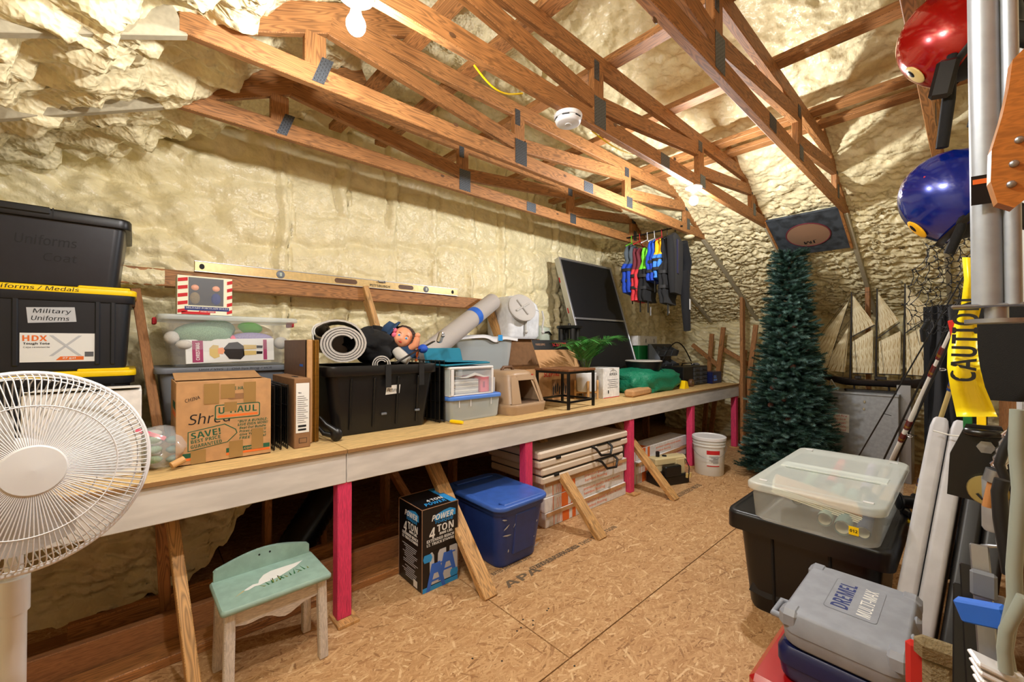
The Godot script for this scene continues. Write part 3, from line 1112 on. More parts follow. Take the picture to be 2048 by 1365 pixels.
# ---------------------------------------------------------------- shelf carcass
func shelf_frame() -> void:
	var t := thing("storage_shelf", "long plywood shelf along the foam wall, with white painted front and pink posts", "shelf", Vector3(0, 0, 0))
	var zs := [1.15, -0.741, -3.19, -5.68]
	for k in 3:
		var mid: float = (zs[k] + zs[k + 1]) / 2
		var len: float = zs[k] - zs[k + 1] - 0.003
		var p := MB.new()
		p.uo = Vector2(k * 1.7, k * 0.9)
		p.box(Vector3(-2.555, 0.80, mid), Vector3(1.18, 0.019, len), 0.0015)
		part("plywood_top", p, M.plywood, t)
		var e := MB.new()
		e.uo = Vector2(k * 1.1, 0)
		e.box(Vector3(-1.9655, 0.7995, mid), Vector3(0.003, 0.0165, len), 0.0005)
		part("plywood_edge", e, M.ply_edge, t)
		var f := MB.new()
		f.uo = Vector2(k * 2.3, k)
		f.box(Vector3(-1.993, 0.7195, mid), Vector3(0.036, 0.140, len), 0.003)
		part("front_board", f, M.fascia_paint, t)
	part("end_board", bx(Vector3(-2.58, 0.7195, -5.66), Vector3(1.1, 0.14, 0.036), 0.003), M.old_wood, t)
	for z in [0.9, -0.2, -1.35, -2.6, -3.9, -5.0]:
		part("joist", bx(Vector3(-2.56, 0.735, z), Vector3(1.08, 0.11, 0.038), 0.002), M.old_wood, t)
	var pz_ := [0.50, -0.736, -1.953, -3.21, -4.40, -5.63]
	for z in pz_:
		var b := MB.new()
		b.uo = Vector2(rng.randf() * 5, rng.randf() * 5)
		b.box(Vector3(-2.012, 0.333, z), Vector3(0.062, 0.634, 0.066), 0.003)
		part("post", b, M.pink_wood, t)
		part("foot_block", bx(Vector3(-1.997, 0.008, z - 0.005), Vector3(0.13, 0.016, 0.10), 0.002), M.pine, t)
	for q in [[-1.36, 0.0], [-2.325, 0.0], [-3.365, 0.0]]:
		var b := MB.new()
		b.uo = Vector2(rng.randf() * 5, rng.randf() * 5)
		b.bar(Vector3(-2.36, 0.70, q[0]), Vector3(-1.665, -0.005, q[0]), 0.040, 0.085, 0.003, Vector3.BACK)
		part("brace", b, M.pine, t)
	var b1 := MB.new()
	b1.bar(Vector3(-2.34, 0.70, -0.107), Vector3(-1.845, 0.0, -0.170), 0.085, 0.040, 0.003, Vector3.BACK)
	part("brace", b1, M.pine, t)
	part("rear_leg", bx(Vector3(-2.52, 0.37, -0.10), Vector3(0.04, 0.74, 0.045), 0.002, Basis(Vector3.RIGHT, 0.04)), M.truss_wood, t)

	# the six-foot level lying on the ledger board
	var lv := thing("spirit_level", "long gold aluminium spirit level resting on the wall ledger board", "level", Vector3(-3.008, 1.7225, -1.165))
	part("body", bx(Vector3(0, 0.032, 0), Vector3(0.026, 0.064, 1.83), 0.003), M.level_gold, lv)
	part("rail", bx(Vector3(0.001, 0.003, 0), Vector3(0.03, 0.005, 1.83), 0.001), M.aluminium, lv)
	part("rail", bx(Vector3(0.001, 0.061, 0), Vector3(0.03, 0.005, 1.83), 0.001), M.aluminium, lv)
	for z in [0.88, -0.86]:
		part("hang_hole", MB.new().at(Transform3D(Basis(Vector3.BACK, -PI / 2), Vector3(0.0135, 0.032, z))).lathe([Vector2(0.0, 0), Vector2(0.016, 0), Vector2(0.016, 0.001)], 16, 1.0, 0.8), M.ink, lv)
	for z in [0.47, -0.60]:
		var v := part("vial_mount", MB.new().at(Transform3D(Basis(Vector3.BACK, -PI / 2), Vector3(0.013, 0.032, z))).lathe([Vector2(0.0, 0.006), Vector2(0.016, 0.006), Vector2(0.024, 0.003), Vector2(0.025, 0.0)], 24), M.grey_plastic, lv)
		part("vial", bx(Vector3(0.019, 0.032, z), Vector3(0.004, 0.024, 0.014), 0.001), M.jug_green, v)
	for z in [0.05, -0.42]:
		part("grip_slot", MB.new().at(Transform3D(Basis(Vector3(0, 0, -1), Vector3(0, 1, 0), Vector3(1, 0, 0)), Vector3(0.0128, 0.032, z))).prism(rrect2(0.16 if z > 0 else 0.13, 0.034, 0.017), 0, 0.0015), M.walnut, lv)
	part("hanging_handle", MB.new().tube([Vector3(0.014, 0.060, -0.19), Vector3(0.026, 0.05, -0.19), Vector3(0.026, 0.05, -0.24), Vector3(0.014, 0.060, -0.24)], 0.004, 6), M.grey_plastic, lv)
	words(lv, "PITTSBURGH", Vector3(0.0135, 0.022, -0.205), 0.16, 0.018, M.ink, Basis(Vector3(0, 0, -1), Vector3(0, 1, 0), Vector3(1, 0, 0)), "bold")


# ---------------------------------------------------------------- shared builders (local frame of shelf things: +z to the aisle, +x along the shelf away from the near end)
const SIDE := Basis(Vector3(0, 0, 1), Vector3(0, 1, 0), Vector3(-1, 0, 0))
const TOP := Basis(Vector3(1, 0, 0), Vector3(0, 0, -1), Vector3(0, 1, 0))
const FACE := Basis(Vector3(1, 0, 0), Vector3(0, 1, 0), Vector3(0, 0, 1))


func print_rect(parent: Node, n: String, c: Vector3, w: float, h: float, m: Material, b := FACE, r := 0.0, depth := 0.0006) -> MeshInstance3D:
	var poly := rrect2(w, h, r) if r > 0 else V2([-w / 2, -h / 2, w / 2, -h / 2, w / 2, h / 2, -w / 2, h / 2])
	return part(n, MB.new().at(Transform3D(b, c)).prism(poly, 0, depth), m, parent)


func print_poly(parent: Node, n: String, c: Vector3, a: Array, m: Material, b := FACE, depth := 0.0006) -> MeshInstance3D:
	return part(n, MB.new().at(Transform3D(b, c)).prism(V2(a), 0, depth), m, parent)


func tub(w: float, d: float, h: float, taper: float, r := 0.04, y0 := 0.0) -> MB:
	return MB.new().loft([
		rrect(w * taper - 0.02, d * taper - 0.02, r * 0.6, y0), rrect(w * taper, d * taper, r, y0 + 0.012),
		rrect(w, d, r, y0 + h)], true, true)


func lid(w: float, d: float, y: float, h: float, r := 0.045, crown := 0.004) -> MB:
	return MB.new().loft([
		rrect(w - 0.012, d - 0.012, r, y), rrect(w, d, r, y + 0.002), rrect(w, d, r, y + h * 0.8), rrect(w - 0.010, d - 0.010, r, y + h),
		rrect(w - 0.05, d - 0.05, r, y + h), rrect(w - 0.06, d - 0.06, r, y + h - crown), rrect(w * 0.3, d * 0.3, r, y + h - crown)], true, true)


func strong_tote(t: Node3D, w: float, d: float, h: float, body: Material, top: Material, ribs := true) -> void:
	var b := part("body", tub(w * 0.95, d * 0.95, h - 0.02, 0.95), body, t)
	if ribs:
		for x in [-0.38, -0.16, 0.02, 0.36, 0.43]:
			part("rib", bx(Vector3(x * w * 0.92, h * 0.46, d * 0.459), Vector3(0.018, h * 0.78, 0.018), 0.004, Basis(Vector3.RIGHT, 0.034)), body, b)
		part("rim_band", MB.new().loft([rrect(w * 0.955, d * 0.955, 0.045, h - 0.065), rrect(w * 0.985, d * 0.985, 0.045, h - 0.06), rrect(w * 0.985, d * 0.985, 0.045, h - 0.026)], true, true), body, b)
	var l := part("lid", lid(w, d, h - 0.028, 0.028), top, t)
	if ribs:
		for x in [-0.36, 0.36]:
			part("lid_block", bx(Vector3(x * w, h + 0.003, d * 0.40), Vector3(w * 0.22, 0.012, d * 0.16), 0.004), top, l)


func carton(t: Node3D, w: float, h: float, d: float, m: Material, open := false) -> void:
	if not open:
		part("body", bx(Vector3(0, h / 2, 0), Vector3(w, h, d), 0.003), m, t)
		return
	var k := 0.005
	var b := part("body", bx(Vector3(0, k / 2, 0), Vector3(w, k, d), 0.001), m, t)
	part("side_panel", bx(Vector3(0, h / 2, d / 2 - k / 2), Vector3(w, h, k), 0.001), m, b)
	part("side_panel", bx(Vector3(0, h / 2, -d / 2 + k / 2), Vector3(w, h, k), 0.001), m, b)
	part("side_panel", bx(Vector3(w / 2 - k / 2, h / 2, 0), Vector3(k, h, d - 2 * k), 0.001), m, b)
	part("side_panel", bx(Vector3(-w / 2 + k / 2, h / 2, 0), Vector3(k, h, d - 2 * k), 0.001), m, b)


# a point and a tilt on the sloping front of a tub
func on_front(x: float, y: float, z0: float, slope: float, off := 0.0012) -> Vector3:
	return Vector3(x, y, z0 + slope * y + off)


func shelf_left() -> void:
	var Q := PI / 2
	# ---- stack of three totes at the near end
	var names := ["black tote with yellow lid on the shelf, bottom of the tote stack", "black tote with yellow lid and taped paper note, middle of the tote stack", "smoky grey tote with black lid, marked uniforms, top of the tote stack"]
	var ys := [SHELF, 1.183, 1.556]
	for k in 3:
		var t := thing("storage_tote", names[k], "tote", Vector3(-2.895, ys[k], 0.385), Q, "totes stacked at the near end")
		if k < 2:
			strong_tote(t, 0.78, 0.49, 0.373, M.navy_tote, M.yellow_plastic)
		else:
			part("body", tub(0.70, 0.45, 0.30, 0.92), M.smoke_tote, t)
			var l := part("lid", lid(0.74, 0.49, 0.285, 0.045), M.black_plastic, t)
			for x in [-0.12, 0.12]:
				part("lid_notch", bx(Vector3(x, 0.31, 0.2455), Vector3(0.004, 0.046, 0.004), 0.0), M.ink, l)
			part("latch", bx(Vector3(0, 0.318, 0.246), Vector3(0.225, 0.03, 0.012), 0.004), M.black_plastic, l)
			words(t, "Uniforms", on_front(0.10, 0.195, 0.2063, 0.0625), 0.18, 0.042, M.ink, Basis(Vector3.RIGHT, 0.0625), "sans", 0.1)
			words(t, "Coat", on_front(0.14, 0.125, 0.2063, 0.0625), 0.10, 0.034, M.ink, Basis(Vector3.RIGHT, 0.0625), "sans", 0.1)
		if k == 1:
			words(t, "Uniforms / Medals", Vector3(0.07, 0.360, 0.2455), 0.26, 0.018, M.ink, FACE, "sans", 0.2)
			var tl := Basis(Vector3.RIGHT, 0.034)
			var z0 := 0.2208
			var sl := 0.0341
			var tp := print_poly(t, "note_tape", on_front(0.120, 0.245, z0, sl), [-0.07, -0.036, 0.072, -0.026, 0.066, 0.038, -0.075, 0.03], M.paper_grey, tl)
			words(tp, "Military", on_front(0.120, 0.260, z0, sl, 0.0025), 0.11, 0.024, M.ink, tl, "sans", 0.15)
			words(tp, "Uniforms", on_front(0.115, 0.232, z0, sl, 0.0025), 0.11, 0.020, M.ink, tl, "sans", 0.15)
			var lb := print_rect(t, "product_label", on_front(0.140, 0.105, z0, sl), 0.225, 0.125, M.paper, tl)
			print_poly(lb, "label_cross", on_front(0.160, 0.108, z0, sl, 0.002), [-0.05, -0.04, -0.038, -0.04, 0.05, 0.05, 0.038, 0.05], M.paper_grey, tl)
			print_poly(lb, "label_cross", on_front(0.160, 0.108, z0, sl, 0.0021), [-0.05, 0.05, -0.038, 0.05, 0.05, -0.04, 0.038, -0.04], M.paper_grey, tl)
			words(lb, "HDX", on_front(0.070, 0.145, z0, sl, 0.0025), 0.07, 0.024, M.orange_ink, tl)
			words(lb, "Tough Tote", on_front(0.075, 0.121, z0, sl, 0.0025), 0.075, 0.012, M.ink, tl)
			words(lb, "Caja resistente", on_front(0.075, 0.106, z0, sl, 0.0025), 0.075, 0.008, M.grey_ink, tl, "sans")
			print_poly(lb, "label_band", on_front(0.140, 0.056, z0, sl, 0.002), [-0.01, -0.006, 0.075, -0.006, 0.075, 0.010, 0.004, 0.010], M.orange_ink, tl)
			words(lb, "27 gal", on_front(0.170, 0.058, z0, sl, 0.003), 0.04, 0.010, M.paper, tl)
			print_rect(lb, "barcode", on_front(0.232, 0.075, z0, sl, 0.002), 0.028, 0.022, M.grey_ink, tl)

	# ---- small white appliance and papers behind the fan
	var ap := thing("white_carton", "white carton standing on the shelf behind the pedestal fan", "box", Vector3(-2.24, SHELF, 0.13), Q)
	part("body", bx(Vector3(0, 0.16, 0), Vector3(0.30, 0.32, 0.24), 0.004), M.carton_white, ap)
	part("flap", bx(Vector3(0, 0.322, 0.06), Vector3(0.29, 0.003, 0.14), 0.001, Basis(Vector3.RIGHT, -0.12)), M.paper, ap)

	# ---- zip bag of greenery
	var bag := thing("plastic_bag", "clear zip bag with pink seal, filled with artificial greenery", "bag", py(322, 945, SHELF) + Vector3(-0.07, 0, 0), Q)
	var nz := fbm(9.0, 44, 2)
	part("film", MB.new().grid(24, 14, func(i: int, j: int):
		var a := TAU * i / 24.0
		var b := PI * j / 14.0 - PI / 2
		var k := 1.0 + 0.35 * nz.get_noise_2d(cos(a) * 0.2 + j * 0.02, sin(a) * 0.2)
		return Vector3(cos(b) * cos(a) * 0.085 * k, 0.085 + sin(b) * 0.085, -cos(b) * sin(a) * 0.07 * k), false, 1.0, true), M.bag_film, bag)
	part("zip_seal", bx(Vector3(-0.03, 0.145, 0.04), Vector3(0.10, 0.016, 0.006), 0.002, Basis(Vector3.BACK, -0.5)), M.pink_cloth, bag)
	for k in 9:
		var a := k * 2.1
		part("sprig", MB.new().ball(Vector3(cos(a) * 0.045, 0.03 + 0.013 * k, sin(a) * 0.035), Vector3(0.03, 0.016, 0.022), 8, 5), [M.spruce_frost, M.gingham, M.white_cloth][k % 3], bag)
	part("cork", MB.new().tube([Vector3(0.03, 0.02, 0.075), Vector3(0.07, 0.035, 0.06)], 0.014, 10), M.pine, bag)

	# ---- moving carton, front face read straight from the photograph
	var uh := thing("moving_carton", "brown moving carton marked shred, patched with packing tape", "box", Vector3(-2.13 - 0.155, SHELF, -0.290), Q)
	var W := 0.335
	var Hh := 0.335
	var D := 0.31
	carton(uh, W, Hh, D, M.cardboard, true)
	part("flap", bx(Vector3(0, Hh + 0.012, -D / 2 + 0.06), Vector3(W - 0.01, 0.004, 0.15), 0.001, Basis(Vector3.RIGHT, 0.16)), M.cardboard, uh)
	part("flap", bx(Vector3(0.0, Hh - 0.002, D / 2 - 0.07), Vector3(W - 0.01, 0.004, 0.14), 0.001, Basis(Vector3.RIGHT, -0.04)), M.cardboard, uh)
	var f := D / 2 + 0.0004
	part("handle_hole", MB.new().at(Transform3D(Basis(), Vector3(0.045, 0.268, f))).prism(rrect2(0.085, 0.024, 0.011), 0, 0.0006), M.cardboard_dark, uh)
	for q in [[-0.052, 0.285, 0.052, 0.085], [0.135 - 0.05, 0.282, 0.046, 0.09], [0.005, 0.292, 0.05, 0.06], [-0.095, 0.030, 0.05, 0.055], [0.035, 0.042, 0.05, 0.07], [0.115, 0.075, 0.045, 0.09], [0.015, 0.225, 0.045, 0.04]]:
		print_rect(uh, "tape_strip", Vector3(q[0], q[1], f + 0.0008), q[2], q[3], M.packing_tape)
	var fr := print_rect(uh, "logo_border", Vector3(0.042, 0.205, f), 0.165, 0.062, M.green_ink, FACE, 0.008)
	print_rect(fr, "logo_ground", Vector3(0.042, 0.205, f + 0.0003), 0.157, 0.054, M.cardboard, FACE, 0.006)
	words(fr, "U-HAUL", Vector3(0.042, 0.212, f + 0.0009), 0.140, 0.028, M.green_ink)
	print_rect(fr, "logo_stripe", Vector3(0.042, 0.187, f + 0.0006), 0.146, 0.009, M.orange_ink)
	words(uh, "STORE HANDLE", Vector3(0.045, 0.303, f), 0.11, 0.014, M.green_ink)
	words(uh, "CHINA", Vector3(-0.115, 0.268, f), 0.05, 0.014, M.ink, Basis(Vector3.BACK, 0.25), "sans", 0.1)
	words(uh, "Shred", Vector3(-0.055, 0.185, f), 0.14, 0.045, M.ink, FACE, "sans", 0.15)
	var tagp := print_poly(uh, "price_tag", Vector3(-0.045, 0.105, f), [-0.085, -0.05, 0.05, -0.03, 0.085, 0.005, 0.08, 0.022, 0.04, 0.05, -0.085, 0.03], M.green_ink)
	print_poly(tagp, "price_tag_ground", Vector3(-0.045, 0.105, f + 0.0003), [-0.082, -0.0465, 0.048, -0.0272, 0.081, 0.006, 0.0765, 0.020, 0.0385, 0.046, -0.082, 0.0272], M.cardboard)
	var tb := Basis(Vector3.BACK, 0.10)
	words(tagp, "SAVE!", Vector3(-0.070, 0.122, f + 0.001), 0.10, 0.026, M.green_ink, tb)
	words(tagp, "BEST PRICE", Vector3(-0.070, 0.098, f + 0.001), 0.10, 0.014, M.green_ink, tb)
	words(tagp, "GUARANTEED", Vector3(-0.068, 0.078, f + 0.001), 0.105, 0.014, M.green_ink, tb)
	var small := ["\"BUY A BUNDLE-", "SAVE EVEN MORE!", "Beat Our Bundle", "Prices and We'll", "Give You $20 in", "FREE Boxes!"]
	for k in 6:
		words(uh, small[k], Vector3(0.098, 0.158 - k * 0.0145, f), 0.115 if k < 2 else 0.10, 0.011, M.green_ink, FACE, "bold", 0.2)
	for q in [[-0.125, 0.042], [0.06, 0.12], [0.142, 0.042]]:
		print_rect(uh, "green_band", Vector3(q[0], 0.040, f), q[1], 0.018, M.green_ink)
		print_rect(uh, "orange_band", Vector3(q[0], 0.024, f), q[1], 0.009, M.orange_ink)
	words(uh, "uhaul.com", Vector3(0.055, 0.0405, f + 0.0007), 0.09, 0.012, M.cardboard)
	words(uh, "U-HAUL", Vector3(-W / 2 - 0.0004, 0.24, 0.05), 0.14, 0.03, M.green_ink, SIDE)
	print_rect(uh, "orange_band", Vector3(-W / 2 - 0.0002, 0.205, 0.05), 0.16, 0.02, M.orange_ink, SIDE)

	# ---- folded black wire crate panels
	for k in 3:
		var cr := thing("wire_rack", ["folded black wire rack leaning against the moving carton", "folded black wire rack between two others", "folded black wire rack with plastic insert next to narrow monitor carton"][k], "rack", Vector3(-2.33, SHELF + 0.003, -0.478 - 0.028 * k), Q, "folded wire racks")
		var hx := 0.30
		for y in [0.005, 0.10, 0.20, 0.295]:
			part("rail", MB.new().tube([Vector3(0, y, 0.17), Vector3(0, y, -0.17)], 0.0028, 6), M.wire_black, cr)
		for i in 11:
			var zz := 0.17 - 0.034 * i
			part("wire", MB.new().tube([Vector3(0, 0.0, zz), Vector3(0, hx, zz)], 0.0022 if i else 0.0032, 5), M.wire_black, cr)
		part("panel", bx(Vector3(0.006, 0.15, 0.0), Vector3(0.004, 0.27, 0.30), 0.002), M.black_plastic, cr)

	# ---- narrow monitor carton
	var mc := thing("monitor_carton", "narrow brown monitor carton with white shipping label, stood on edge", "box", Vector3(-2.345, SHELF, -0.592), Q)
	part("body", bx(Vector3(0, 0.165, 0), Vector3(0.072, 0.33, 0.42), 0.003), M.cardboard_dark, mc)
	var ml := print_rect(mc, "label", Vector3(0, 0.19, 0.2104), 0.058, 0.235, M.paper)
	words(ml, "DELL", Vector3(-0.012, 0.262, 0.2112), 0.014, 0.006, M.ink)
	for k in 14:
		print_rect(ml, "text_line", Vector3(-0.008 + 0.004 * (k % 3), 0.245 - k * 0.0095, 0.2111), 0.030 + 0.008 * ((k * 7) % 3), 0.0022, M.grey_ink)
	print_rect(ml, "barcode", Vector3(-0.002, 0.104, 0.2111), 0.036, 0.010, M.ink)
	print_rect(ml, "barcode", Vector3(-0.002, 0.087, 0.2111), 0.036, 0.009, M.ink)
	print_rect(mc, "carton_mark", Vector3(0.002, 0.035, 0.2104), 0.035, 0.024, M.ink)
	print_rect(mc, "carton_mark_ground", Vector3(0.002, 0.035, 0.2108), 0.031, 0.020, M.cardboard_dark)
	part("hand_slot", bx(Vector3(0, 0.331, 0.08), Vector3(0.014, 0.002, 0.07), 0.0), M.ink, mc)

	# ---- two picture frames on edge
	var pf := thing("picture_frame", "brown-backed picture frame stood on edge with blue tape strip", "frame", Vector3(-2.42, SHELF, -0.640), Q)
	part("back_board", bx(Vector3(0, 0.258, 0), Vector3(0.018, 0.515, 0.42), 0.002), M.walnut, pf)
	part("moulding", bx(Vector3(0.004, 0.258, 0.2), Vector3(0.026, 0.515, 0.03), 0.004), M.cardboard, pf)
	print_rect(pf, "tape_strip", Vector3(-0.0095, 0.385, 0.12), 0.055, 0.012, M.blue_tape, SIDE)
	var gf := thing("picture_frame", "gilded picture frame stood on edge beside the black tote", "frame", Vector3(-2.42, SHELF, -0.675), Q)
	part("back_board", bx(Vector3(0, 0.255, -0.02), Vector3(0.012, 0.50, 0.40), 0.002), M.walnut, gf)
	for k in 3:
		part("moulding", MB.new().box(Vector3(-0.012 + 0.012 * k, 0.258, 0.195 - 0.006 * absf(k - 1)), Vector3(0.011, 0.516, 0.03), 0.005), M.gold, gf)

	# ---- grey lidded tote, clear tote of dolls on it, boxed dolls on that
	var gt := thing("grey_tote", "grey tote with handwritten lid, under the clear tote of dolls", "tote", Vector3(-2.87, SHELF, -0.378), Q)
	part("body", tub(0.58, 0.40, 0.36, 0.88), M.grey_plastic, gt)
	part("lid", lid(0.62, 0.44, 0.345, 0.03), M.grey_plastic, gt)
	words(gt, "Unit / VHS  |  Old Sys Ring / VCR", Vector3(0.03, 0.361, 0.2204), 0.33, 0.014, M.ink, FACE, "sans", 0.15)
	var ct := thing("clear_tote", "clear lidded tote filled with cloth dolls, on the grey tote", "tote", Vector3(-2.86, 1.187, -0.395), Q)
	part("body", tub(0.59, 0.40, 0.245, 0.86, 0.03), M.clear_plastic, ct)
	part("lid", lid(0.635, 0.435, 0.24, 0.026), M.clear_milky, ct)
	for s in [-1.0, 1.0]:
		part("handle_latch", bx(Vector3(s * 0.322, 0.237, 0.0), Vector3(0.018, 0.035, 0.12), 0.004), M.life_red, ct)
	# dolls inside
	var d1 := thing("cloth_doll", "cloth doll in green gingham lying inside the clear tote", "doll", Vector3(-2.74, 1.30, -0.27), Q)
	d1.scale = Vector3.ONE * 1.2
	part("dress", MB.new().ball(Vector3(0, 0.045, 0), Vector3(0.11, 0.055, 0.06), 14, 9), M.gingham, d1)
	part("dress_fold", MB.new().ball(Vector3(0.05, 0.07, -0.01), Vector3(0.07, 0.045, 0.05), 12, 8), M.gingham, d1)
	part("mitten", MB.new().ball(Vector3(-0.11, 0.03, 0.02), Vector3(0.028, 0.028, 0.028), 12, 8), M.white_cloth, d1)
	part("mitten", MB.new().ball(Vector3(-0.07, 0.0, 0.04), Vector3(0.03, 0.022, 0.025), 12, 8), M.white_cloth, d1)
	var d2 := thing("cloth_doll", "cloth doll in floral print lying inside the clear tote", "doll", Vector3(-2.74, 1.31, -0.49), Q)
	d2.scale = Vector3.ONE * 1.2
	part("dress", MB.new().ball(Vector3(0, 0.02, 0), Vector3(0.09, 0.03, 0.04), 14, 9), M.floral, d2)
	part("foot", MB.new().ball(Vector3(-0.11, 0.01, 0.01), Vector3(0.032, 0.025, 0.025), 12, 8), M.white_cloth, d2)
	part("cuff", MB.new().tube([Vector3(-0.09, 0.012, 0.01), Vector3(-0.055, 0.016, 0.0)], 0.022, 10), M.pink_cloth, d2)
	part("head", MB.new().ball(Vector3(0.12, 0.0, 0.02), Vector3(0.032, 0.03, 0.03), 12, 8), M.white_cloth, d2)
	var d3 := thing("cloth_doll", "cloth doll in orange and green print at back of clear tote", "doll", Vector3(-2.86, 1.33, -0.47), Q)
	d3.scale = Vector3.ONE * 1.2
	part("dress", MB.new().ball(Vector3(0, 0.03, 0), Vector3(0.13, 0.05, 0.05), 14, 9), M.rod_cream, d3)
	part("apron", MB.new().ball(Vector3(0.02, 0.05, 0.02), Vector3(0.06, 0.035, 0.04), 12, 8), M.life_green, d3)
	part("bonnet", MB.new().ball(Vector3(-0.11, 0.03, 0.01), Vector3(0.045, 0.04, 0.04), 12, 8), M.orange_ink, d3)
	var db := thing("doll_carton", "flat doll carton with magenta print standing inside the clear tote", "box", Vector3(-2.70, 1.203, -0.40), Q)
	part("body", bx(Vector3(-0.01, 0.066, 0), Vector3(0.40, 0.125, 0.04), 0.002, Basis(Vector3.BACK, 0.03)), M.paper, db)
	var dbb := Basis(Vector3.BACK, 0.03)
	print_rect(db, "side_band", Vector3(-0.160, 0.062, 0.0206), 0.045, 0.112, M.magenta_ink, dbb)
	print_rect(db, "side_band", Vector3(0.145, 0.070, 0.0206), 0.018, 0.112, M.magenta_ink, dbb)
	words(db, "CHRISTMAS", Vector3(-0.160, 0.062, 0.0214), 0.09, 0.016, M.paper, Basis(Vector3.BACK, PI / 2 + 0.03))
	# printed doll: hat, face, coat, trousers, boots
	print_poly(db, "printed_hat", Vector3(-0.075, 0.063, 0.0208), [-0.035, -0.02, -0.015, -0.038, 0.008, -0.03, 0.004, 0.03, -0.02, 0.034, -0.036, 0.016], M.rod_cream, dbb)
	print_poly(db, "printed_face", Vector3(-0.062, 0.065, 0.0212), [-0.012, -0.016, 0.010, -0.018, 0.018, 0.0, 0.010, 0.018, -0.012, 0.014], M.skin_vinyl, dbb)
	print_poly(db, "printed_coat", Vector3(-0.005, 0.066, 0.0208), [-0.042, -0.012, -0.02, -0.045, 0.032, -0.05, 0.05, -0.03, 0.048, 0.022, 0.02, 0.046, -0.02, 0.042, -0.045, 0.012], M.ship_dark, dbb)
	for s in [-1.0, 1.0]:
		print_poly(db, "printed_trouser", Vector3(0.070, 0.069 + s * 0.016, 0.0208), [-0.03, -0.013, 0.032, -0.012, 0.032, 0.010, -0.03, 0.013], M.rod_cream, dbb)
		print_poly(db, "printed_boot", Vector3(0.117, 0.070 + s * 0.016, 0.0208), [-0.014, -0.008, 0.014, -0.008, 0.016, 0.006, -0.014, 0.008], M.black_card, dbb)
	var pb := thing("doll_box", "red and white striped window box of porcelain dolls on the clear tote", "box", Vector3(-2.78, 1.454, -0.275), Q)
	var pw := 0.235
	var ph := 0.205
	var pd := 0.13
	carton(pb, pw, ph, pd, M.cream_ink, true)
	for q in [[-0.50, 0.0, 0.06, 1.0], [0.39, 0.0, 0.11, 1.0]]:
		for k in 5:
			print_poly(pb, "red_stripe", Vector3(q[0] * pw + 0.002, 0.01 + k * 0.040, pd / 2 + 0.0008), [0.0, 0.0, 0.040 if q[0] < 0 else 0.024, 0.008, 0.040 if q[0] < 0 else 0.024, 0.026, 0.0, 0.018], M.red_ink)
	print_rect(pb, "window_ground", Vector3(0.0, 0.112, pd / 2 - 0.02), 0.15, 0.155, M.black_card)
	print_rect(pb, "lower_stripe", Vector3(-0.04, 0.012, pd / 2 + 0.0008), 0.12, 0.014, M.red_ink)
	print_rect(pb, "title_band", Vector3(0.008, 0.036, pd / 2 + 0.001), 0.19, 0.020, M.blue_ink)
	words(pb, "MILITARY PORCELAIN DOLLS", Vector3(0.008, 0.039, pd / 2 + 0.0018), 0.18, 0.009, M.paper, FACE, "serif")
	print_rect(pb, "edition_band", Vector3(0.008, 0.020, pd / 2 + 0.001), 0.07, 0.009, M.red_ink)
	words(pb, "SPECIAL EDITION", Vector3(0.008, 0.020, pd / 2 + 0.0018), 0.06, 0.005, M.paper)
	print_rect(pb, "display_recess", Vector3(0.003, 0.125, pd / 2 + 0.0006), 0.150, 0.145, M.ship_dark)
	for s in [-1.0, 1.0]:
		part("doll_head", MB.new().ball(Vector3(-0.045 if s < 0 else 0.045, 0.145, pd / 2 - 0.004), Vector3(0.019, 0.017, 0.012), 12, 8), M.skin_vinyl, pb)
		part("doll_body", MB.new().ball(Vector3(-0.045 if s < 0 else 0.045, 0.09, pd / 2 - 0.004), Vector3(0.024, 0.035, 0.012), 12, 8), M.leather if s < 0 else M.blue_ink, pb)
	part("window_film", bx(Vector3(0.003, 0.125, pd / 2 + 0.009), Vector3(0.150, 0.145, 0.0006), 0.0), M.window_film, pb)


func facing(p: Vector3) -> float:
	return atan2(-p.x, -p.z)


# spiral ribbon in the xy plane from r0 to r1, pushed along z
func spiral(r0: float, r1: float, turns: float, thick: float, z0: float, z1: float, sy := 1.0, open := 0.0) -> MB:
	var mb := MB.new()
	var n := int(turns * 26)
	var pt := func(k: int, off: float) -> Vector2:
		var s := float(k) / n
		var a := TAU * turns * s + 0.6
		var r := lerpf(r0, r1, s) + off
		if open > 0 and s > 0.93:
			r += open * (s - 0.93) / 0.07
		return Vector2(cos(a) * r, sin(a) * r * sy)
	for side in 2:
		var off := thick / 2 if side == 0 else -thick / 2
		mb.grid(n, 4, func(i: int, j: int):
			var q: Vector2 = pt.call(i, off)
			return Vector3(q.x, q.y, lerpf(z0, z1, j / 4.0)), side == 1, 3.0)
	for e in 2:
		var z := z1 if e == 0 else z0
		mb.grid(n, 1, func(i: int, j: int):
			var q: Vector2 = pt.call(i, thick * (j - 0.5))
			return Vector3(q.x, q.y, z), e == 0, 3.0)
	var a: Vector2 = pt.call(n, thick / 2)
	var b: Vector2 = pt.call(n, -thick / 2)
	mb.quad(Vector3(a.x, a.y, z0), Vector3(b.x, b.y, z0), Vector3(b.x, b.y, z1), Vector3(a.x, a.y, z1))
	return mb


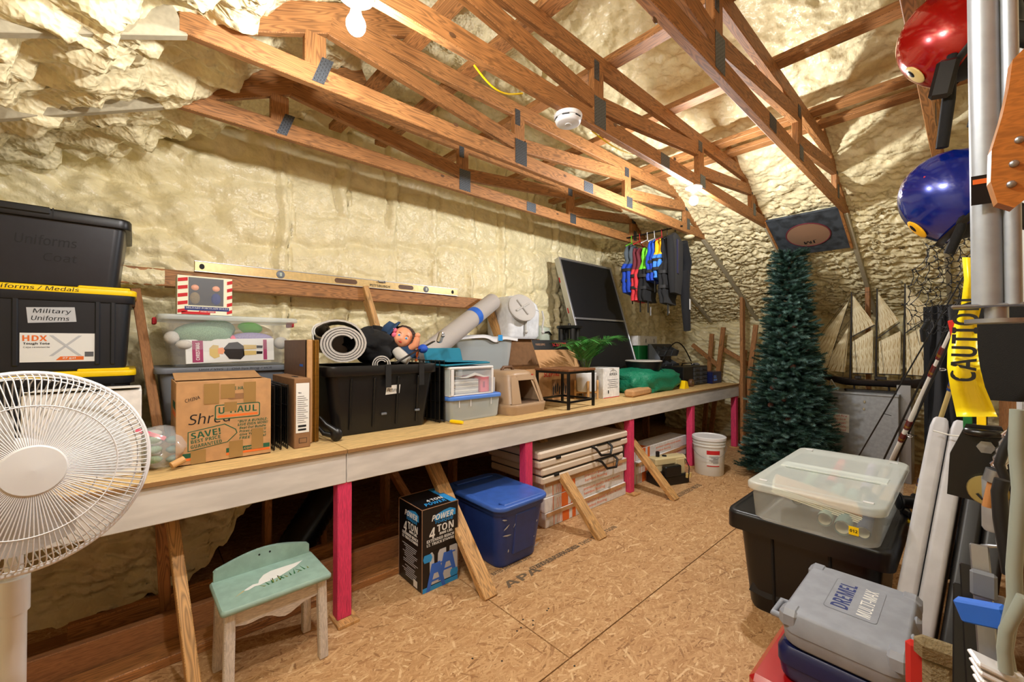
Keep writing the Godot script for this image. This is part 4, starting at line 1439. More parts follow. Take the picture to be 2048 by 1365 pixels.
func shelf_middle() -> void:
	var Q := PI / 2
	# ---- black tote of pictures
	var bt := thing("black_tote", "open black tote marked pictures, rugs and a doll piled on it", "tote", Vector3(-2.435, SHELF, -1.055), Q)
	var hh := 0.375
	part("body", tub(0.64, 0.44, hh - 0.03, 0.86, 0.05), M.black_plastic, bt)
	part("rim", MB.new().loft([rrect(0.64, 0.44, 0.06, hh - 0.055), rrect(0.675, 0.475, 0.06, hh - 0.05), rrect(0.675, 0.475, 0.06, hh - 0.004), rrect(0.66, 0.46, 0.055, hh), rrect(0.60, 0.40, 0.05, hh)], true, false), M.black_plastic, bt)
	for x in [-0.2, -0.07, 0.07, 0.2]:
		part("rib", bx(Vector3(x, 0.17, 0.205), Vector3(0.012, 0.28, 0.02), 0.004, Basis(Vector3.RIGHT, 0.10)), M.black_plastic, bt)
	for x in [0.0, 0.21]:
		part("strap", bx(Vector3(x, 0.315, 0.2405), Vector3(0.034, 0.13, 0.004), 0.001), M.black_matte, bt)
		part("buckle", bx(Vector3(x - 0.01, 0.10, 0.206), Vector3(0.03, 0.012, 0.012), 0.002), M.grey_plastic, bt)
	var btl := Basis(Vector3.RIGHT, 0.092)
	var nt := print_poly(bt, "note_tape", on_front(0.04, 0.232, 0.1881, 0.0925), [-0.042, -0.026, 0.042, -0.022, 0.046, 0.028, -0.038, 0.026], M.paper, btl)
	words(nt, "Pictures", on_front(0.042, 0.232, 0.1881, 0.0925, 0.0025), 0.07, 0.022, M.ink, btl, "sans", 0.2)
	part("filling", bx(Vector3(0, hh - 0.03, 0), Vector3(0.58, 0.02, 0.38), 0.004), M.black_cloth, bt)

	# ---- black plastic bracket lying at the tote's corner
	var bk := thing("plastic_bracket", "black plastic bracket with rounded arms at corner of black tote", "bracket", py(680, 878, SHELF) + Vector3(0.03, 0.0, 0.06), 0.9)
	part("foot", MB.new().ball(Vector3(0.03, 0.035, 0), Vector3(0.032, 0.035, 0.02), 14, 9), M.black_plastic, bk)
	part("arm", MB.new().tube([Vector3(0.03, 0.05, 0), Vector3(-0.02, 0.085, 0.0), Vector3(-0.06, 0.12, -0.02)], [0.018, 0.012, 0.007], 10), M.black_plastic, bk)
	part("arm", MB.new().tube([Vector3(0.02, 0.03, 0), Vector3(-0.03, 0.04, 0.0), Vector3(-0.07, 0.075, -0.02)], [0.016, 0.012, 0.006], 10), M.black_plastic, bk)

	# ---- rugs
	var rp := px(686, 688, -2.34)
	var rr := thing("rolled_rug", "large grey rug rolled up with open spiral end, on black tote", "rug", rp, facing(rp))
	part("roll", spiral(0.058, 0.122, 4.3, 0.011, -0.42, 0.05, 0.86, 0.05), M.rug_grey, rr)
	part("added_back_disc", MB.new().at(Transform3D(Basis(Vector3.RIGHT, PI / 2), Vector3(0, 0, -0.20))).lathe([Vector2(0.0, 0.0), Vector2(0.11, 0.0)], 24, 1.0, 0.86), M.rug_grey, rr)  # disc added across the inside of the roll to keep its centre dark
	var r2 := px(643, 668, -2.55)
	var rs := thing("rolled_rug", "thin white rug rolled up behind the large spiral rug", "rug", r2, facing(r2))
	part("roll", spiral(0.034, 0.050, 1.6, 0.008, -0.30, 0.06, 1.0, 0.03), M.rug_white, rs)
	rs.rotation.x = -0.25
	var r3 := px(764, 728, -2.27)
	var rt := thing("rolled_rug", "small grey mat rolled up inside black tote, below the doll", "rug", r3, facing(r3))
	part("roll", spiral(0.022, 0.052, 2.6, 0.006, -0.25, 0.02, 0.9), M.rug_grey, rt)
	# ---- black cloth bag
	var cp := px(745, 690, -2.48)
	var nzz := fbm(6.0, 55, 3)
	solo("black_bag", MB.new().grid(28, 16, func(i: int, j: int):
		var a := TAU * i / 28.0
		var b := PI * j / 16.0 - PI / 2
		var k := 1.0 + 0.35 * nzz.get_noise_3d(cos(a) * 0.25, sin(b) * 0.3, sin(a) * 0.25)
		return Vector3(cos(b) * cos(a) * 0.17 * k, sin(b) * 0.10 * k, -cos(b) * sin(a) * 0.15 * k), false, 1.0, true), M.black_cloth, "crumpled black cloth bag between spiral rug and doll", "bag", cp, 0.6)
	# ---- doll
	var dp := px(803, 690, -2.40)
	var dl := thing("baby_doll", "vinyl baby doll with brown hair, denim hat and dress, on black tote", "doll", dp, facing(dp))
	var body := MB.new()
	part("head", MB.new().at(Transform3D(Basis(Vector3.BACK, -0.45), Vector3(0.005, 0.045, 0.03))).grid(28, 20, func(i: int, j: int):
		var a := TAU * i / 28.0
		var b := PI * j / 20.0 - PI / 2
		var d := Vector3(cos(b) * cos(a), sin(b), -cos(b) * sin(a))
		var r := 0.062
		if d.z > 0:
			r += 0.008 * exp(-(pow(absf(d.x) - 0.45, 2) + pow(d.y + 0.35, 2)) * 12.0) # cheeks
			r += 0.010 * exp(-(pow(d.x, 2) + pow(d.y + 0.18, 2)) * 90.0) # nose
			r -= 0.006 * exp(-(pow(absf(d.x) - 0.36, 2) + pow(d.y - 0.08, 2)) * 40.0) # eye hollows
		return d * Vector3(r, r * 1.05, r), false, 1.0, true), M.skin_vinyl, dl)
	var hb := Basis(Vector3.BACK, -0.45)
	for s in [-1.0, 1.0]:
		var e := part("eye", MB.new().at(Transform3D(hb, Vector3(0.005, 0.045, 0.03))).ball(Vector3(s * 0.023, 0.005, 0.054), Vector3(0.010, 0.008, 0.005), 12, 8), M.paper, dl)
		part("iris", MB.new().at(Transform3D(hb, Vector3(0.005, 0.045, 0.03))).ball(Vector3(s * 0.023, 0.005, 0.0575), Vector3(0.006, 0.0065, 0.0035), 10, 6), M.sky_ink, e)
		part("brow", MB.new().at(Transform3D(hb, Vector3(0.005, 0.045, 0.03))).tube([Vector3(s * 0.014, 0.020, 0.0585), Vector3(s * 0.024, 0.023, 0.0565), Vector3(s * 0.033, 0.020, 0.052)], 0.0012, 5), M.doll_hair, dl)
	part("mouth", MB.new().at(Transform3D(hb, Vector3(0.005, 0.045, 0.03))).ball(Vector3(0.0, -0.030, 0.059), Vector3(0.011, 0.004, 0.004), 10, 6), M.red_ink, dl)
	var hr := MB.new()
	for k in 44:
		var an := lerpf(-0.5, PI + 0.35, fposmod(k * 0.618, 1.0))
		var zf := lerpf(-0.75, 0.35, fposmod(k * 0.377, 1.0))
		var d := Vector3(cos(an) * sqrt(1.0 - zf * zf * 0.8), sin(an) * sqrt(1.0 - zf * zf * 0.8), zf).normalized()
		hr.ball(Vector3(0.005, 0.045, 0.03) + hb * (d * 0.067), Vector3(0.018, 0.016, 0.017), 8, 5)
	var ho := part("hair", hr, M.doll_hair, dl)
	ho.set_meta("kind", "stuff")
	part("denim_hat", MB.new().at(Transform3D(Basis(Vector3.BACK, 0.9), Vector3(-0.065, 0.085, 0.005))).lathe([Vector2(0.082, -0.012), Vector2(0.078, 0.0), Vector2(0.052, 0.010), Vector2(0.046, 0.045), Vector2(0.0, 0.055)], 22), M.denim, dl)
	for k in 2:
		part("hat_flower", MB.new().ball(Vector3(-0.043, 0.090 - 0.03 * k, 0.072), Vector3(0.017, 0.016, 0.012), 10, 7), M.pink_cloth, dl)
	part("dress", MB.new().loft([rrect(0.15, 0.11, 0.05, -0.085, 0.035, 0.03), rrect(0.12, 0.09, 0.045, -0.04, 0.035, 0.03), rrect(0.075, 0.06, 0.03, -0.005, 0.025, 0.03)]), M.denim, dl)
	part("arm", MB.new().tube([Vector3(0.055, -0.02, 0.05), Vector3(0.085, 0.0, 0.07), Vector3(0.095, 0.045, 0.065)], [0.022, 0.025, 0.018], 10), M.skin_vinyl, dl)
	part("hand", MB.new().ball(Vector3(0.097, 0.058, 0.064), Vector3(0.017, 0.017, 0.013), 10, 7), M.skin_vinyl, dl)
	part("cloth_leg", MB.new().tube([Vector3(-0.03, -0.035, 0.06), Vector3(-0.005, -0.065, 0.085), Vector3(0.045, -0.10, 0.095)], [0.030, 0.036, 0.026], 12), M.white_cloth, dl)
	# ---- belt with chrome buckle
	var be := thing("buckle_strap", "black strap with large chrome buckle crossing the tote rim", "strap", Vector3.ZERO)
	var s0 := px(790, 727, -2.22)
	var s1 := px(868, 683, -2.30)
	part("strap", MB.new().bar(s0, s1, 0.006, 0.026, 0.001, Vector3.RIGHT), M.black_plastic, be)
	part("blue_ribbon", MB.new().ball(px(846, 698, -2.27), Vector3(0.035, 0.028, 0.03), 10, 7), M.royal_blue, be)
	part("buckle", bx(px(881, 675, -2.31), Vector3(0.03, 0.075, 0.06), 0.008, Basis(Vector3.UP, 0.8) * Basis(Vector3.BACK, -0.3)), M.chrome, be)
	part("rivet", MB.new().ball(px(886, 672, -2.28), Vector3(0.012, 0.012, 0.012), 10, 7), M.steel, be)
	part("orange_trim", bx(px(835, 707, -2.30), Vector3(0.012, 0.10, 0.02), 0.002, Basis(Vector3.UP, 0.8) * Basis(Vector3.BACK, -0.2)), M.orange_ink, be)
	# ---- rolled carpet in paper, leaning
	var t0 := px(850, 712, -2.52)
	var t1 := px(985, 604, -2.90)
	var ca := thing("carpet_roll", "long grey carpet roll with blue tape, leaning up behind the black tote", "roll", Vector3.ZERO)
	part("roll", MB.new().tube([t0, t0.lerp(t1, 0.25), t0.lerp(t1, 0.5), t0.lerp(t1, 0.75), t1], 0.076, 26), M.carpet_roll, ca)
	part("rolled_end", MB.new().tube([t1, t1 + (t1 - t0).normalized() * 0.008], [0.074, 0.066], 26), M.rug_white, ca)
	part("blue_band", MB.new().tube([t0.lerp(t1, 0.62), t0.lerp(t1, 0.69)], 0.0775, 26, false), M.blue_tape, ca)
	# ---- wire crates next to tote
	for k in 2:
		var cr := thing("wire_crate", ["folded black wire crate touching the black tote", "folded black wire crate beside the clear drawer unit"][k], "crate", Vector3(-2.42, SHELF + 0.003, -1.405 - 0.034 * k), Q, "folded wire crates")
		for y in [0.005, 0.13, 0.26, 0.385]:
			part("rail", MB.new().tube([Vector3(0, y, 0.20), Vector3(0, y, -0.20)], 0.0028, 6), M.wire_black, cr)
		for i in 9:
			part("wire", MB.new().tube([Vector3(0, 0.0, 0.20 - 0.05 * i), Vector3(0, 0.39, 0.20 - 0.05 * i)], 0.0024, 5), M.wire_black, cr)
		part("tray", bx(Vector3(0.010, 0.18, 0.0), Vector3(0.010, 0.34, 0.38), 0.004), M.black_plastic, cr)
	# ---- screwdriver handle
	var sp := py(922, 850, SHELF)
	var sw := thing("screwdriver", "yellow-handled screwdriver lying on the shelf edge by drawer unit", "screwdriver", sp + Vector3(-0.03, 0.012, 0), 0.35)
	part("handle", MB.new().tube([Vector3(-0.06, 0, 0), Vector3(-0.05, 0, 0), Vector3(0.02, 0, 0), Vector3(0.035, 0, 0)], [0.008, 0.012, 0.012, 0.009], 12), M.yellow_plastic, sw)
	part("shaft", MB.new().tube([Vector3(-0.05, 0, 0), Vector3(-0.16, 0, 0)], 0.003, 8), M.steel, sw)

	# ---- drawer unit on blue-lidded box
	var lb := thing("clear_box", "clear plastic box with blue lid under the drawer unit", "box", Vector3(-2.36, SHELF, -1.665), Q)
	part("body", tub(0.41, 0.36, 0.14, 0.95, 0.02), M.clear_milky, lb)
	part("lid", lid(0.43, 0.385, 0.136, 0.026, 0.03), M.lid_blue, lb)
	for x in [-0.14, -0.05, 0.12]:
		part("rib", bx(Vector3(x, 0.115, 0.183), Vector3(0.005, 0.05, 0.004), 0.001), M.white_plastic, lb)
	var dr := thing("drawer_unit", "small white drawer unit with clear front full of paper", "drawer unit", Vector3(-2.35, SHELF + 0.163, -1.625), Q)
	part("top_panel", bx(Vector3(0, 0.178, 0), Vector3(0.355, 0.018, 0.36), 0.006), M.white_plastic, dr)
	for s in [-1.0, 1.0]:
		part("side_panel", bx(Vector3(s * 0.172, 0.088, 0), Vector3(0.010, 0.165, 0.35), 0.003), M.clear_milky, dr)
	part("bottom_panel", bx(Vector3(0, 0.005, 0), Vector3(0.35, 0.010, 0.35), 0.003), M.white_plastic, dr)
	part("frame", bx(Vector3(-0.155, 0.088, 0.176), Vector3(0.022, 0.165, 0.008), 0.002), M.white_plastic, dr)
	part("frame", bx(Vector3(0.168, 0.088, 0.176), Vector3(0.016, 0.165, 0.008), 0.002), M.white_plastic, dr)
	var df := part("drawer_front", bx(Vector3(0.01, 0.085, 0.180), Vector3(0.29, 0.145, 0.006), 0.003), M.clear_plastic, dr)
	part("pull", MB.new().at(Transform3D(Basis(), Vector3(0.01, 0.118, 0.184))).prism(V2([-0.13, 0.0, -0.07, 0.006, 0.0, 0.028, 0.07, 0.006, 0.13, 0.0, 0.07, -0.004, 0.0, 0.012, -0.07, -0.004]), 0, 0.012), M.offwhite_plastic, df)
	for k in 7:
		solo("paper_ream", bx(Vector3(0, 0, 0), Vector3(0.20, 0.012, 0.26), 0.002), M.paper if k % 2 else M.paper_grey, "stack of white paper in the drawer unit", "paper", Vector3(-2.33, SHELF + 0.163 + 0.018 + 0.0128 * k, -1.595), Q, "paper in the drawer unit")
	var pkb := thing("pink_carton", "pink carton inside the drawer unit beside the paper", "box", Vector3(-2.30, SHELF + 0.175, -1.742), Q)
	part("body", bx(Vector3(0, 0.05, 0), Vector3(0.07, 0.10, 0.22), 0.002), M.pink_cloth, pkb)
	print_rect(pkb, "barcode", Vector3(-0.01, 0.05, 0.1103), 0.016, 0.04, M.magenta_ink)
	# ---- teal fabric bins folded on top
	for k in 2:
		var tf := thing("fabric_bin", ["flattened teal fabric bin lying on the drawer unit", "folded teal fabric bin standing behind the flattened one"][k], "bin", Vector3(-2.33 - 0.10 * k, SHELF + 0.353, -1.60), Q, "teal fabric bins")
		if k == 0:
			part("panel", bx(Vector3(0, 0.012, 0.03), Vector3(0.36, 0.010, 0.24), 0.004, Basis(Vector3.BACK, 0.03)), M.teal_cloth, tf)
			part("panel", bx(Vector3(0.01, 0.026, 0.02), Vector3(0.33, 0.008, 0.22), 0.003, Basis(Vector3.BACK, -0.03)), M.teal_cloth, tf)
		else:
			part("panel", bx(Vector3(-0.03, 0.06, 0.0), Vector3(0.30, 0.115, 0.02), 0.009, Basis(Vector3.RIGHT, -0.35)), M.teal_cloth, tf)
			part("panel", bx(Vector3(0.0, 0.05, -0.04), Vector3(0.30, 0.10, 0.02), 0.009, Basis(Vector3.RIGHT, -0.3)), M.royal_blue, tf)
	# ---- clear tote with white lid on a plain carton
	var uc := thing("plain_carton", "plain brown carton under the white-lidded clear tote", "box", Vector3(-2.90, SHELF, -2.17), Q)
	carton(uc, 0.60, 0.235, 0.40, M.cardboard)
	var wt := thing("clear_tote", "clear tote with wavy white lid and blue tape, behind the drawer unit", "tote", Vector3(-2.93, SHELF + 0.235, -2.20), Q)
	part("body", tub(0.62, 0.36, 0.30, 0.90, 0.03), M.clear_milky, wt)
	part("contents", bx(Vector3(0, 0.13, 0), Vector3(0.50, 0.22, 0.28), 0.03), M.grey_cloth, wt)
	var wl := part("lid", MB.new().grid(30, 3, func(i: int, j: int):
		var s := i / 30.0
		var y := 0.315 + 0.026 * sin(PI * s) - 0.035 * exp(-pow((s - 0.62) / 0.10, 2)) * (1.0 if j == 0 else 0.6)
		return Vector3(-0.34 + 0.68 * s, y - (0.028 if j == 0 else 0.0), [0.205, 0.21, 0.0, -0.21][j]), true, 1.0), M.white_plastic, wt)
	print_rect(wl, "tape_strip", Vector3(0.13, 0.315, 0.213), 0.05, 0.05, M.sky_ink)
	# ---- papers leaning
	solo("white_folder", bx(Vector3(0, 0.13, 0), Vector3(0.012, 0.26, 0.22), 0.003, Basis(Vector3.BACK, -0.02)), M.paper, "white folder standing between blue-lidded box and cat litter box", "folder", Vector3(-2.38, SHELF, -1.89), Q)

	# ---- hooded litter box
	var lt := thing("litter_box", "beige hooded cat litter box with open entrance", "litter box", Vector3(-2.33, SHELF, -2.085), Q + 0.05)
	part("base_tray", MB.new().loft([rrect(0.37, 0.43, 0.06, 0.0), rrect(0.39, 0.45, 0.07, 0.05), rrect(0.395, 0.455, 0.07, 0.07), rrect(0.37, 0.43, 0.06, 0.072)]), M.beige_plastic, lt)
	var hd := part("hood", MB.new().loft([rrect(0.27, 0.32, 0.07, 0.255, 0, -0.02), rrect(0.27, 0.32, 0.07, 0.272, 0, -0.02), rrect(0.25, 0.30, 0.07, 0.288, 0, -0.02), rrect(0.20, 0.25, 0.06, 0.30, 0, -0.02)], true, true), M.beige_plastic, lt)
	# walls of the hood as a ring open at the front right
	part("hood_wall", MB.new().grid(63, 8, func(i: int, j: int):
		var lo := rrect(0.355, 0.40, 0.06, 0.07, 0, 0, 15)
		var hi := rrect(0.272, 0.322, 0.07, 0.262, 0, -0.02, 15)
		var k := (48 + i) % 64
		return lo[k].lerp(hi[k], j / 8.0), false), M.beige_plastic, hd)
	var eb := Basis(Vector3.RIGHT, -0.27)
	part("front_panel", MB.new().at(Transform3D(eb, Vector3(0, 0.165, 0.170))).prism(V2([-0.165, -0.095, -0.075, -0.095, -0.062, 0.095, -0.128, 0.095]), 0, 0.005), M.beige_plastic, hd)
	part("front_panel", MB.new().at(Transform3D(eb, Vector3(0, 0.165, 0.170))).prism(V2([0.135, -0.095, 0.165, -0.095, 0.128, 0.095, 0.105, 0.095]), 0, 0.005), M.beige_plastic, hd)
	part("front_panel", MB.new().at(Transform3D(eb, Vector3(0, 0.165, 0.170))).prism(V2([-0.07, 0.070, 0.115, 0.070, 0.11, 0.10, -0.068, 0.10]), 0, 0.005), M.beige_plastic, hd)
	part("litter_pan_floor", bx(Vector3(0, 0.074, 0), Vector3(0.33, 0.004, 0.38), 0.001), M.beige_dark, lt)
	part("handle", MB.new().tube([Vector3(-0.06, 0.298, -0.02), Vector3(-0.04, 0.322, -0.02), Vector3(0.04, 0.322, -0.02), Vector3(0.06, 0.298, -0.02)], 0.012, 8), M.walnut, hd)
	# ---- small side table
	var st := thing("side_table", "small side table with brown wooden top and black metal frame", "table", Vector3(-2.19, SHELF, -2.565), Q + 0.06)
	part("table_top", bx(Vector3(0, 0.295, 0), Vector3(0.36, 0.018, 0.34), 0.003), M.table_wood, st)
	for sx in [-1.0, 1.0]:
		for sz in [-1.0, 1.0]:
			part("leg", bx(Vector3(sx * 0.165, 0.143, sz * 0.155), Vector3(0.02, 0.286, 0.02), 0.002), M.wire_black, st)
	for s in [-1.0, 1.0]:
		part("stretcher", bx(Vector3(0, 0.055, s * 0.155), Vector3(0.31, 0.016, 0.016), 0.002), M.wire_black, st)
		part("stretcher", bx(Vector3(s * 0.165, 0.055, 0), Vector3(0.016, 0.016, 0.29), 0.002), M.wire_black, st)
		part("apron", bx(Vector3(0, 0.278, s * 0.155), Vector3(0.33, 0.018, 0.018), 0.002), M.wire_black, st)
		part("apron", bx(Vector3(s * 0.165, 0.278, 0), Vector3(0.018, 0.018, 0.31), 0.002), M.wire_black, st)
	# ---- printed cartons behind the table
	var sc := thing("speaker_carton", "brown carton with red lettering and raised black-edged flap, behind side table", "box", Vector3(-2.65, SHELF, -2.72), Q)
	carton(sc, 0.70, 0.285, 0.385, M.cardboard, true)
	words(sc, "SCEPTRE", Vector3(-0.02, 0.235, 0.1933), 0.20, 0.045, M.red_ink, FACE, "bold", 0.2)
	words(sc, "SCEPTRE", Vector3(-0.30, 0.235, 0.1933), 0.10, 0.025, M.red_ink, FACE, "bold", 0.2)
	var fb := Basis(Vector3.RIGHT, -0.42)
	var fl := part("flap", bx(Vector3(0.09, 0.285, 0.20) + fb * Vector3(0, 0.135, 0), Vector3(0.53, 0.27, 0.005), 0.001, fb), M.cardboard, sc)
	part("dark_band", bx(Vector3(0.09, 0.285, 0.20) + fb * Vector3(0, 0.222, 0.0032), Vector3(0.53, 0.095, 0.0008), 0.0, fb), M.black_card, fl)
	words(fl, "SCEPTRE", Vector3(0.14, 0.285, 0.20) + fb * Vector3(0.03, 0.225, 0.004), 0.19, 0.035, M.red_ink, fb, "bold", 0.2)
	words(fl, "POWER SUPPLY", Vector3(-0.08, 0.285, 0.20) + fb * Vector3(0, 0.225, 0.004), 0.12, 0.02, M.kraft, fb)
	var art := print_rect(sc, "printed_panel", Vector3(0.08, 0.105, 0.1930), 0.20, 0.16, M.cardboard_dark)
	for k in 7:
		print_poly(art, "printed_figure", Vector3(0.0 + 0.027 * k, 0.09 + 0.012 * (k % 3), 0.1938), [-0.008, -0.04, 0.006, -0.04, 0.012, 0.02, 0.002, 0.045, -0.010, 0.02], M.ink)
	var bc := thing("plain_carton", "tall plain brown carton carrying the white lidded container", "box", Vector3(-2.985, SHELF, -2.74), Q)
	carton(bc, 0.42, 0.545, 0.28, M.cardboard_dark)


func shelf_right() -> void:
	var Q := PI / 2
	# ---- white square container with round screw lid
	var jp := Vector3(-2.96, SHELF + 0.545, -2.70)
	var jg := thing("feed_container", "white square container with round screw lid and rope handles, on tall carton", "container", jp, Q)
	part("body", MB.new().loft([rrect(0.36, 0.32, 0.05, 0.0), rrect(0.40, 0.36, 0.06, 0.03), rrect(0.41, 0.37, 0.06, 0.25), rrect(0.38, 0.33, 0.06, 0.33), rrect(0.24, 0.24, 0.06, 0.40)]), M.jug_white, jg)
	var lb := Transform3D(Basis(Vector3.RIGHT, 1.15) * Basis(Vector3.BACK, 0.25), Vector3(-0.07, 0.275, 0.185))
	var ld := part("screw_lid", MB.new().at(lb).lathe([Vector2(0.0, 0.0), Vector2(0.125, 0.0), Vector2(0.135, 0.006), Vector2(0.137, 0.030), Vector2(0.128, 0.036), Vector2(0.10, 0.034), Vector2(0.0, 0.034)], 36), M.rug_grey, jg)
	for k in 2:
		part("grip_rib", MB.new().at(lb).box(Vector3(0, 0.041, 0), Vector3(0.17, 0.014, 0.018), 0.005, Basis(Vector3.UP, k * PI / 2 + 0.4)), M.rug_grey, ld)
	for x in [-0.02, 0.205]:
		part("rope_handle", MB.new().tube([Vector3(x, 0.27, 0.19), Vector3(x + 0.012, 0.20, 0.20), Vector3(x - 0.006, 0.12, 0.20), Vector3(x, 0.04, 0.195)], 0.009, 7), M.rope, jg)
		part("knot", MB.new().ball(Vector3(x, 0.065, 0.20), Vector3(0.018, 0.018, 0.016), 8, 6), M.rope, jg)
	part("shoulder_ridge", bx(Vector3(0.10, 0.285, 0.178), Vector3(0.15, 0.012, 0.012), 0.004, Basis(Vector3.BACK, -0.2)), M.jug_white, jg)
	# ---- pale tank with black pump legs
	var tk := thing("spray_tank", "pale green plastic tank standing beside the white container", "tank", Vector3(-2.98, SHELF + 0.42, -3.08), Q)
	part("body", MB.new().lathe([Vector2(0.0, 0), Vector2(0.11, 0.0), Vector2(0.12, 0.02), Vector2(0.12, 0.19), Vector2(0.105, 0.24), Vector2(0.05, 0.265), Vector2(0.0, 0.265)], 24), M.jug_green, tk)
	part("handle", MB.new().tube([Vector3(-0.05, 0.19, 0.11), Vector3(0.0, 0.20, 0.135), Vector3(0.05, 0.17, 0.125)], 0.008, 7), M.wire_black, tk)
	var ck := thing("plain_carton", "plain carton under the pale green tank", "box", Vector3(-2.98, SHELF, -3.08), Q)
	carton(ck, 0.24, 0.42, 0.25, M.cardboard_dark)
	var ps := thing("plant_stand", "black plastic stand with round top and thick tubular legs, by window screens", "stand", Vector3(-2.70, SHELF + 0.24, -3.225), Q)
	part("round_top", MB.new().lathe([Vector2(0.0, 0.405), Vector2(0.10, 0.405), Vector2(0.125, 0.415), Vector2(0.13, 0.435), Vector2(0.12, 0.44), Vector2(0.0, 0.437)], 28), M.black_plastic, ps)
	for a in 4:
		var c := Vector3(cos(a * 1.571 + 0.5) * 0.085, 0, sin(a * 1.571 + 0.5) * 0.085)
		part("leg", MB.new().tube([c + Vector3(0, 0.41, 0), c + Vector3(0, 0.2, 0), c], [0.030, 0.029, 0.024], 12), M.black_plastic, ps)
	part("knob", MB.new().lathe([Vector2(0.0, 0.47), Vector2(0.014, 0.465), Vector2(0.016, 0.44)], 12), M.black_plastic, ps)
	var cu := thing("plain_carton", "low carton under the black stand with tubular legs", "box", Vector3(-2.70, SHELF, -3.225), Q)
	carton(cu, 0.26, 0.24, 0.26, M.cardboard_dark)

	# ---- aluminium window screens leaning on the wall
	for k in 5:
		var front := k == 4
		var w := 0.97
		var hgt := 1.50
		var sc := thing("window_screen", "aluminium framed insect screen leaning on wall, front of the stack" if front else "aluminium framed insect screen leaning in the stack behind the front one", "screen", Vector3(-2.64 + 0.026 * k, SHELF + 0.004, -3.92 + 0.015 * k), Q, "leaning window screens")
		sc.rotation = Vector3(-0.30, Q, 0)
		for s in [-1.0, 1.0]:
			part("stile", bx(Vector3(s * (w / 2 - 0.012), hgt / 2, 0), Vector3(0.024, hgt, 0.020), 0.003), M.aluminium, sc)
			part("rail", bx(Vector3(0, hgt / 2 + s * (hgt / 2 - 0.012), 0), Vector3(w - 0.048, 0.024, 0.020), 0.003), M.aluminium, sc)
		part("middle_rail", bx(Vector3(0, 0.80, 0), Vector3(w - 0.048, 0.022, 0.018), 0.003), M.aluminium, sc)
		part("insect_mesh", bx(Vector3(0, 1.14, -0.002), Vector3(w - 0.05, 0.66, 0.002), 0.0), M.screen_mesh, sc)
		part("insect_mesh", bx(Vector3(0, 0.40, -0.002), Vector3(w - 0.05, 0.76, 0.002), 0.0), M.screen_mesh, sc)
		if k < 2:
			part("red_tag", bx(Vector3(-w / 2 - 0.0005, 1.25 - 0.36 * k, 0.006), Vector3(0.003, 0.06, 0.03), 0.001), M.red_ink, sc)

	# ---- potted palm in wooden stand
	var pp := thing("potted_palm", "artificial palm in white pot on a light wooden stand", "plant", Vector3(-2.33, SHELF, -3.02), Q)
	part("pot", MB.new().lathe([Vector2(0.0, 0.07), Vector2(0.075, 0.07), Vector2(0.085, 0.08), Vector2(0.092, 0.235), Vector2(0.086, 0.24), Vector2(0.08, 0.215), Vector2(0.0, 0.21)], 28), M.white_plastic, pp)
	for a in 4:
		var c := Vector3(cos(a * 1.571 + 0.75) * 0.10, 0, sin(a * 1.571 + 0.75) * 0.10)
		part("stand_leg", bx(c + Vector3(0, 0.085, 0), Vector3(0.018, 0.17, 0.022), 0.002, Basis(Vector3.UP, -a * 1.571 - 0.75)), M.pine, pp)
	for a in 2:
		part("stand_bar", bx(Vector3(0, 0.060, 0), Vector3(0.19, 0.018, 0.016), 0.002, Basis(Vector3.UP, a * 1.571 - 0.75)), M.pine, pp)
	var specs := [[-1.0, 0.42, 0.85], [-0.8, 0.40, 1.1], [-0.35, 0.40, 1.25], [0.05, 0.36, 1.4], [0.35, 0.42, 1.2], [0.75, 0.46, 1.05], [1.05, 0.50, 0.95], [2.4, 0.40, 1.1], [3.4, 0.40, 1.0], [0.95, 0.36, 1.3], [-0.7, 0.32, 1.3]]
	var pr := RandomNumberGenerator.new()
	pr.seed = 5
	for q in specs:
		var dirx := sin(q[0])
		var dirz := cos(q[0]) * 0.35
		var hor := Vector3(dirx, 0, dirz).normalized()
		var L: float = q[1] * 1.25
		var pts := []
		for k in 13:
			var s := k / 12.0
			var th: float = lerpf(q[2] + 0.25, -0.25, s * s)
			var prev: Vector3 = pts[k - 1] if k else Vector3(0, 0.21, 0)
			pts.append(prev + (hor * cos(th) + Vector3(0, sin(th), 0)) * (L / 12.0 if k else 0.0))
		var fr := part("frond", MB.new().tube(pts, [0.004, 0.004, 0.0038, 0.0036, 0.0034, 0.003, 0.003, 0.0026, 0.0022, 0.002, 0.0016, 0.0012, 0.0008], 5), M.palm_stem, pp)
		var lf := MB.new()
		for k in 44:
			var s := 0.28 + 0.72 * (k / 2) / 21.0
			var i := clampi(int(s * 12.0), 0, 11)
			var p: Vector3 = pts[i].lerp(pts[i + 1], s * 12.0 - i)
			var tan: Vector3 = (pts[i + 1] - pts[i]).normalized()
			var side := tan.cross(Vector3.UP).normalized() * (1.0 if k % 2 else -1.0)
			var d := (side * 0.75 + tan * 0.8 + Vector3(0, 0.10 - 0.25 * pr.randf(), 0)).normalized()
			var len := 0.17 * (1.0 - 0.65 * absf(s - 0.45))
			var wv := d.cross(side.cross(tan)).normalized() * 0.0062
			var midp := p + d * len * 0.45
			lf.tri(p, midp + wv, midp - wv)
			lf.tri(midp - wv, midp + wv, p + d * len + Vector3(0, -0.012, 0))
		var lo := part("leaflets", lf, M.palm_leaf, fr)
		lo.set_meta("kind", "stuff")
	# ---- white carton with lettering
	var rc := thing("lettered_carton", "white carton lettered replica, beside the potted palm", "box", Vector3(-2.36, SHELF, -3.28), Q)
	part("body", bx(Vector3(0, 0.137, 0), Vector3(0.26, 0.275, 0.24), 0.002), M.carton_white, rc)
	words(rc, "REPLICA", Vector3(0.03, 0.215, 0.1204), 0.12, 0.022, M.ink)
	var arch := []
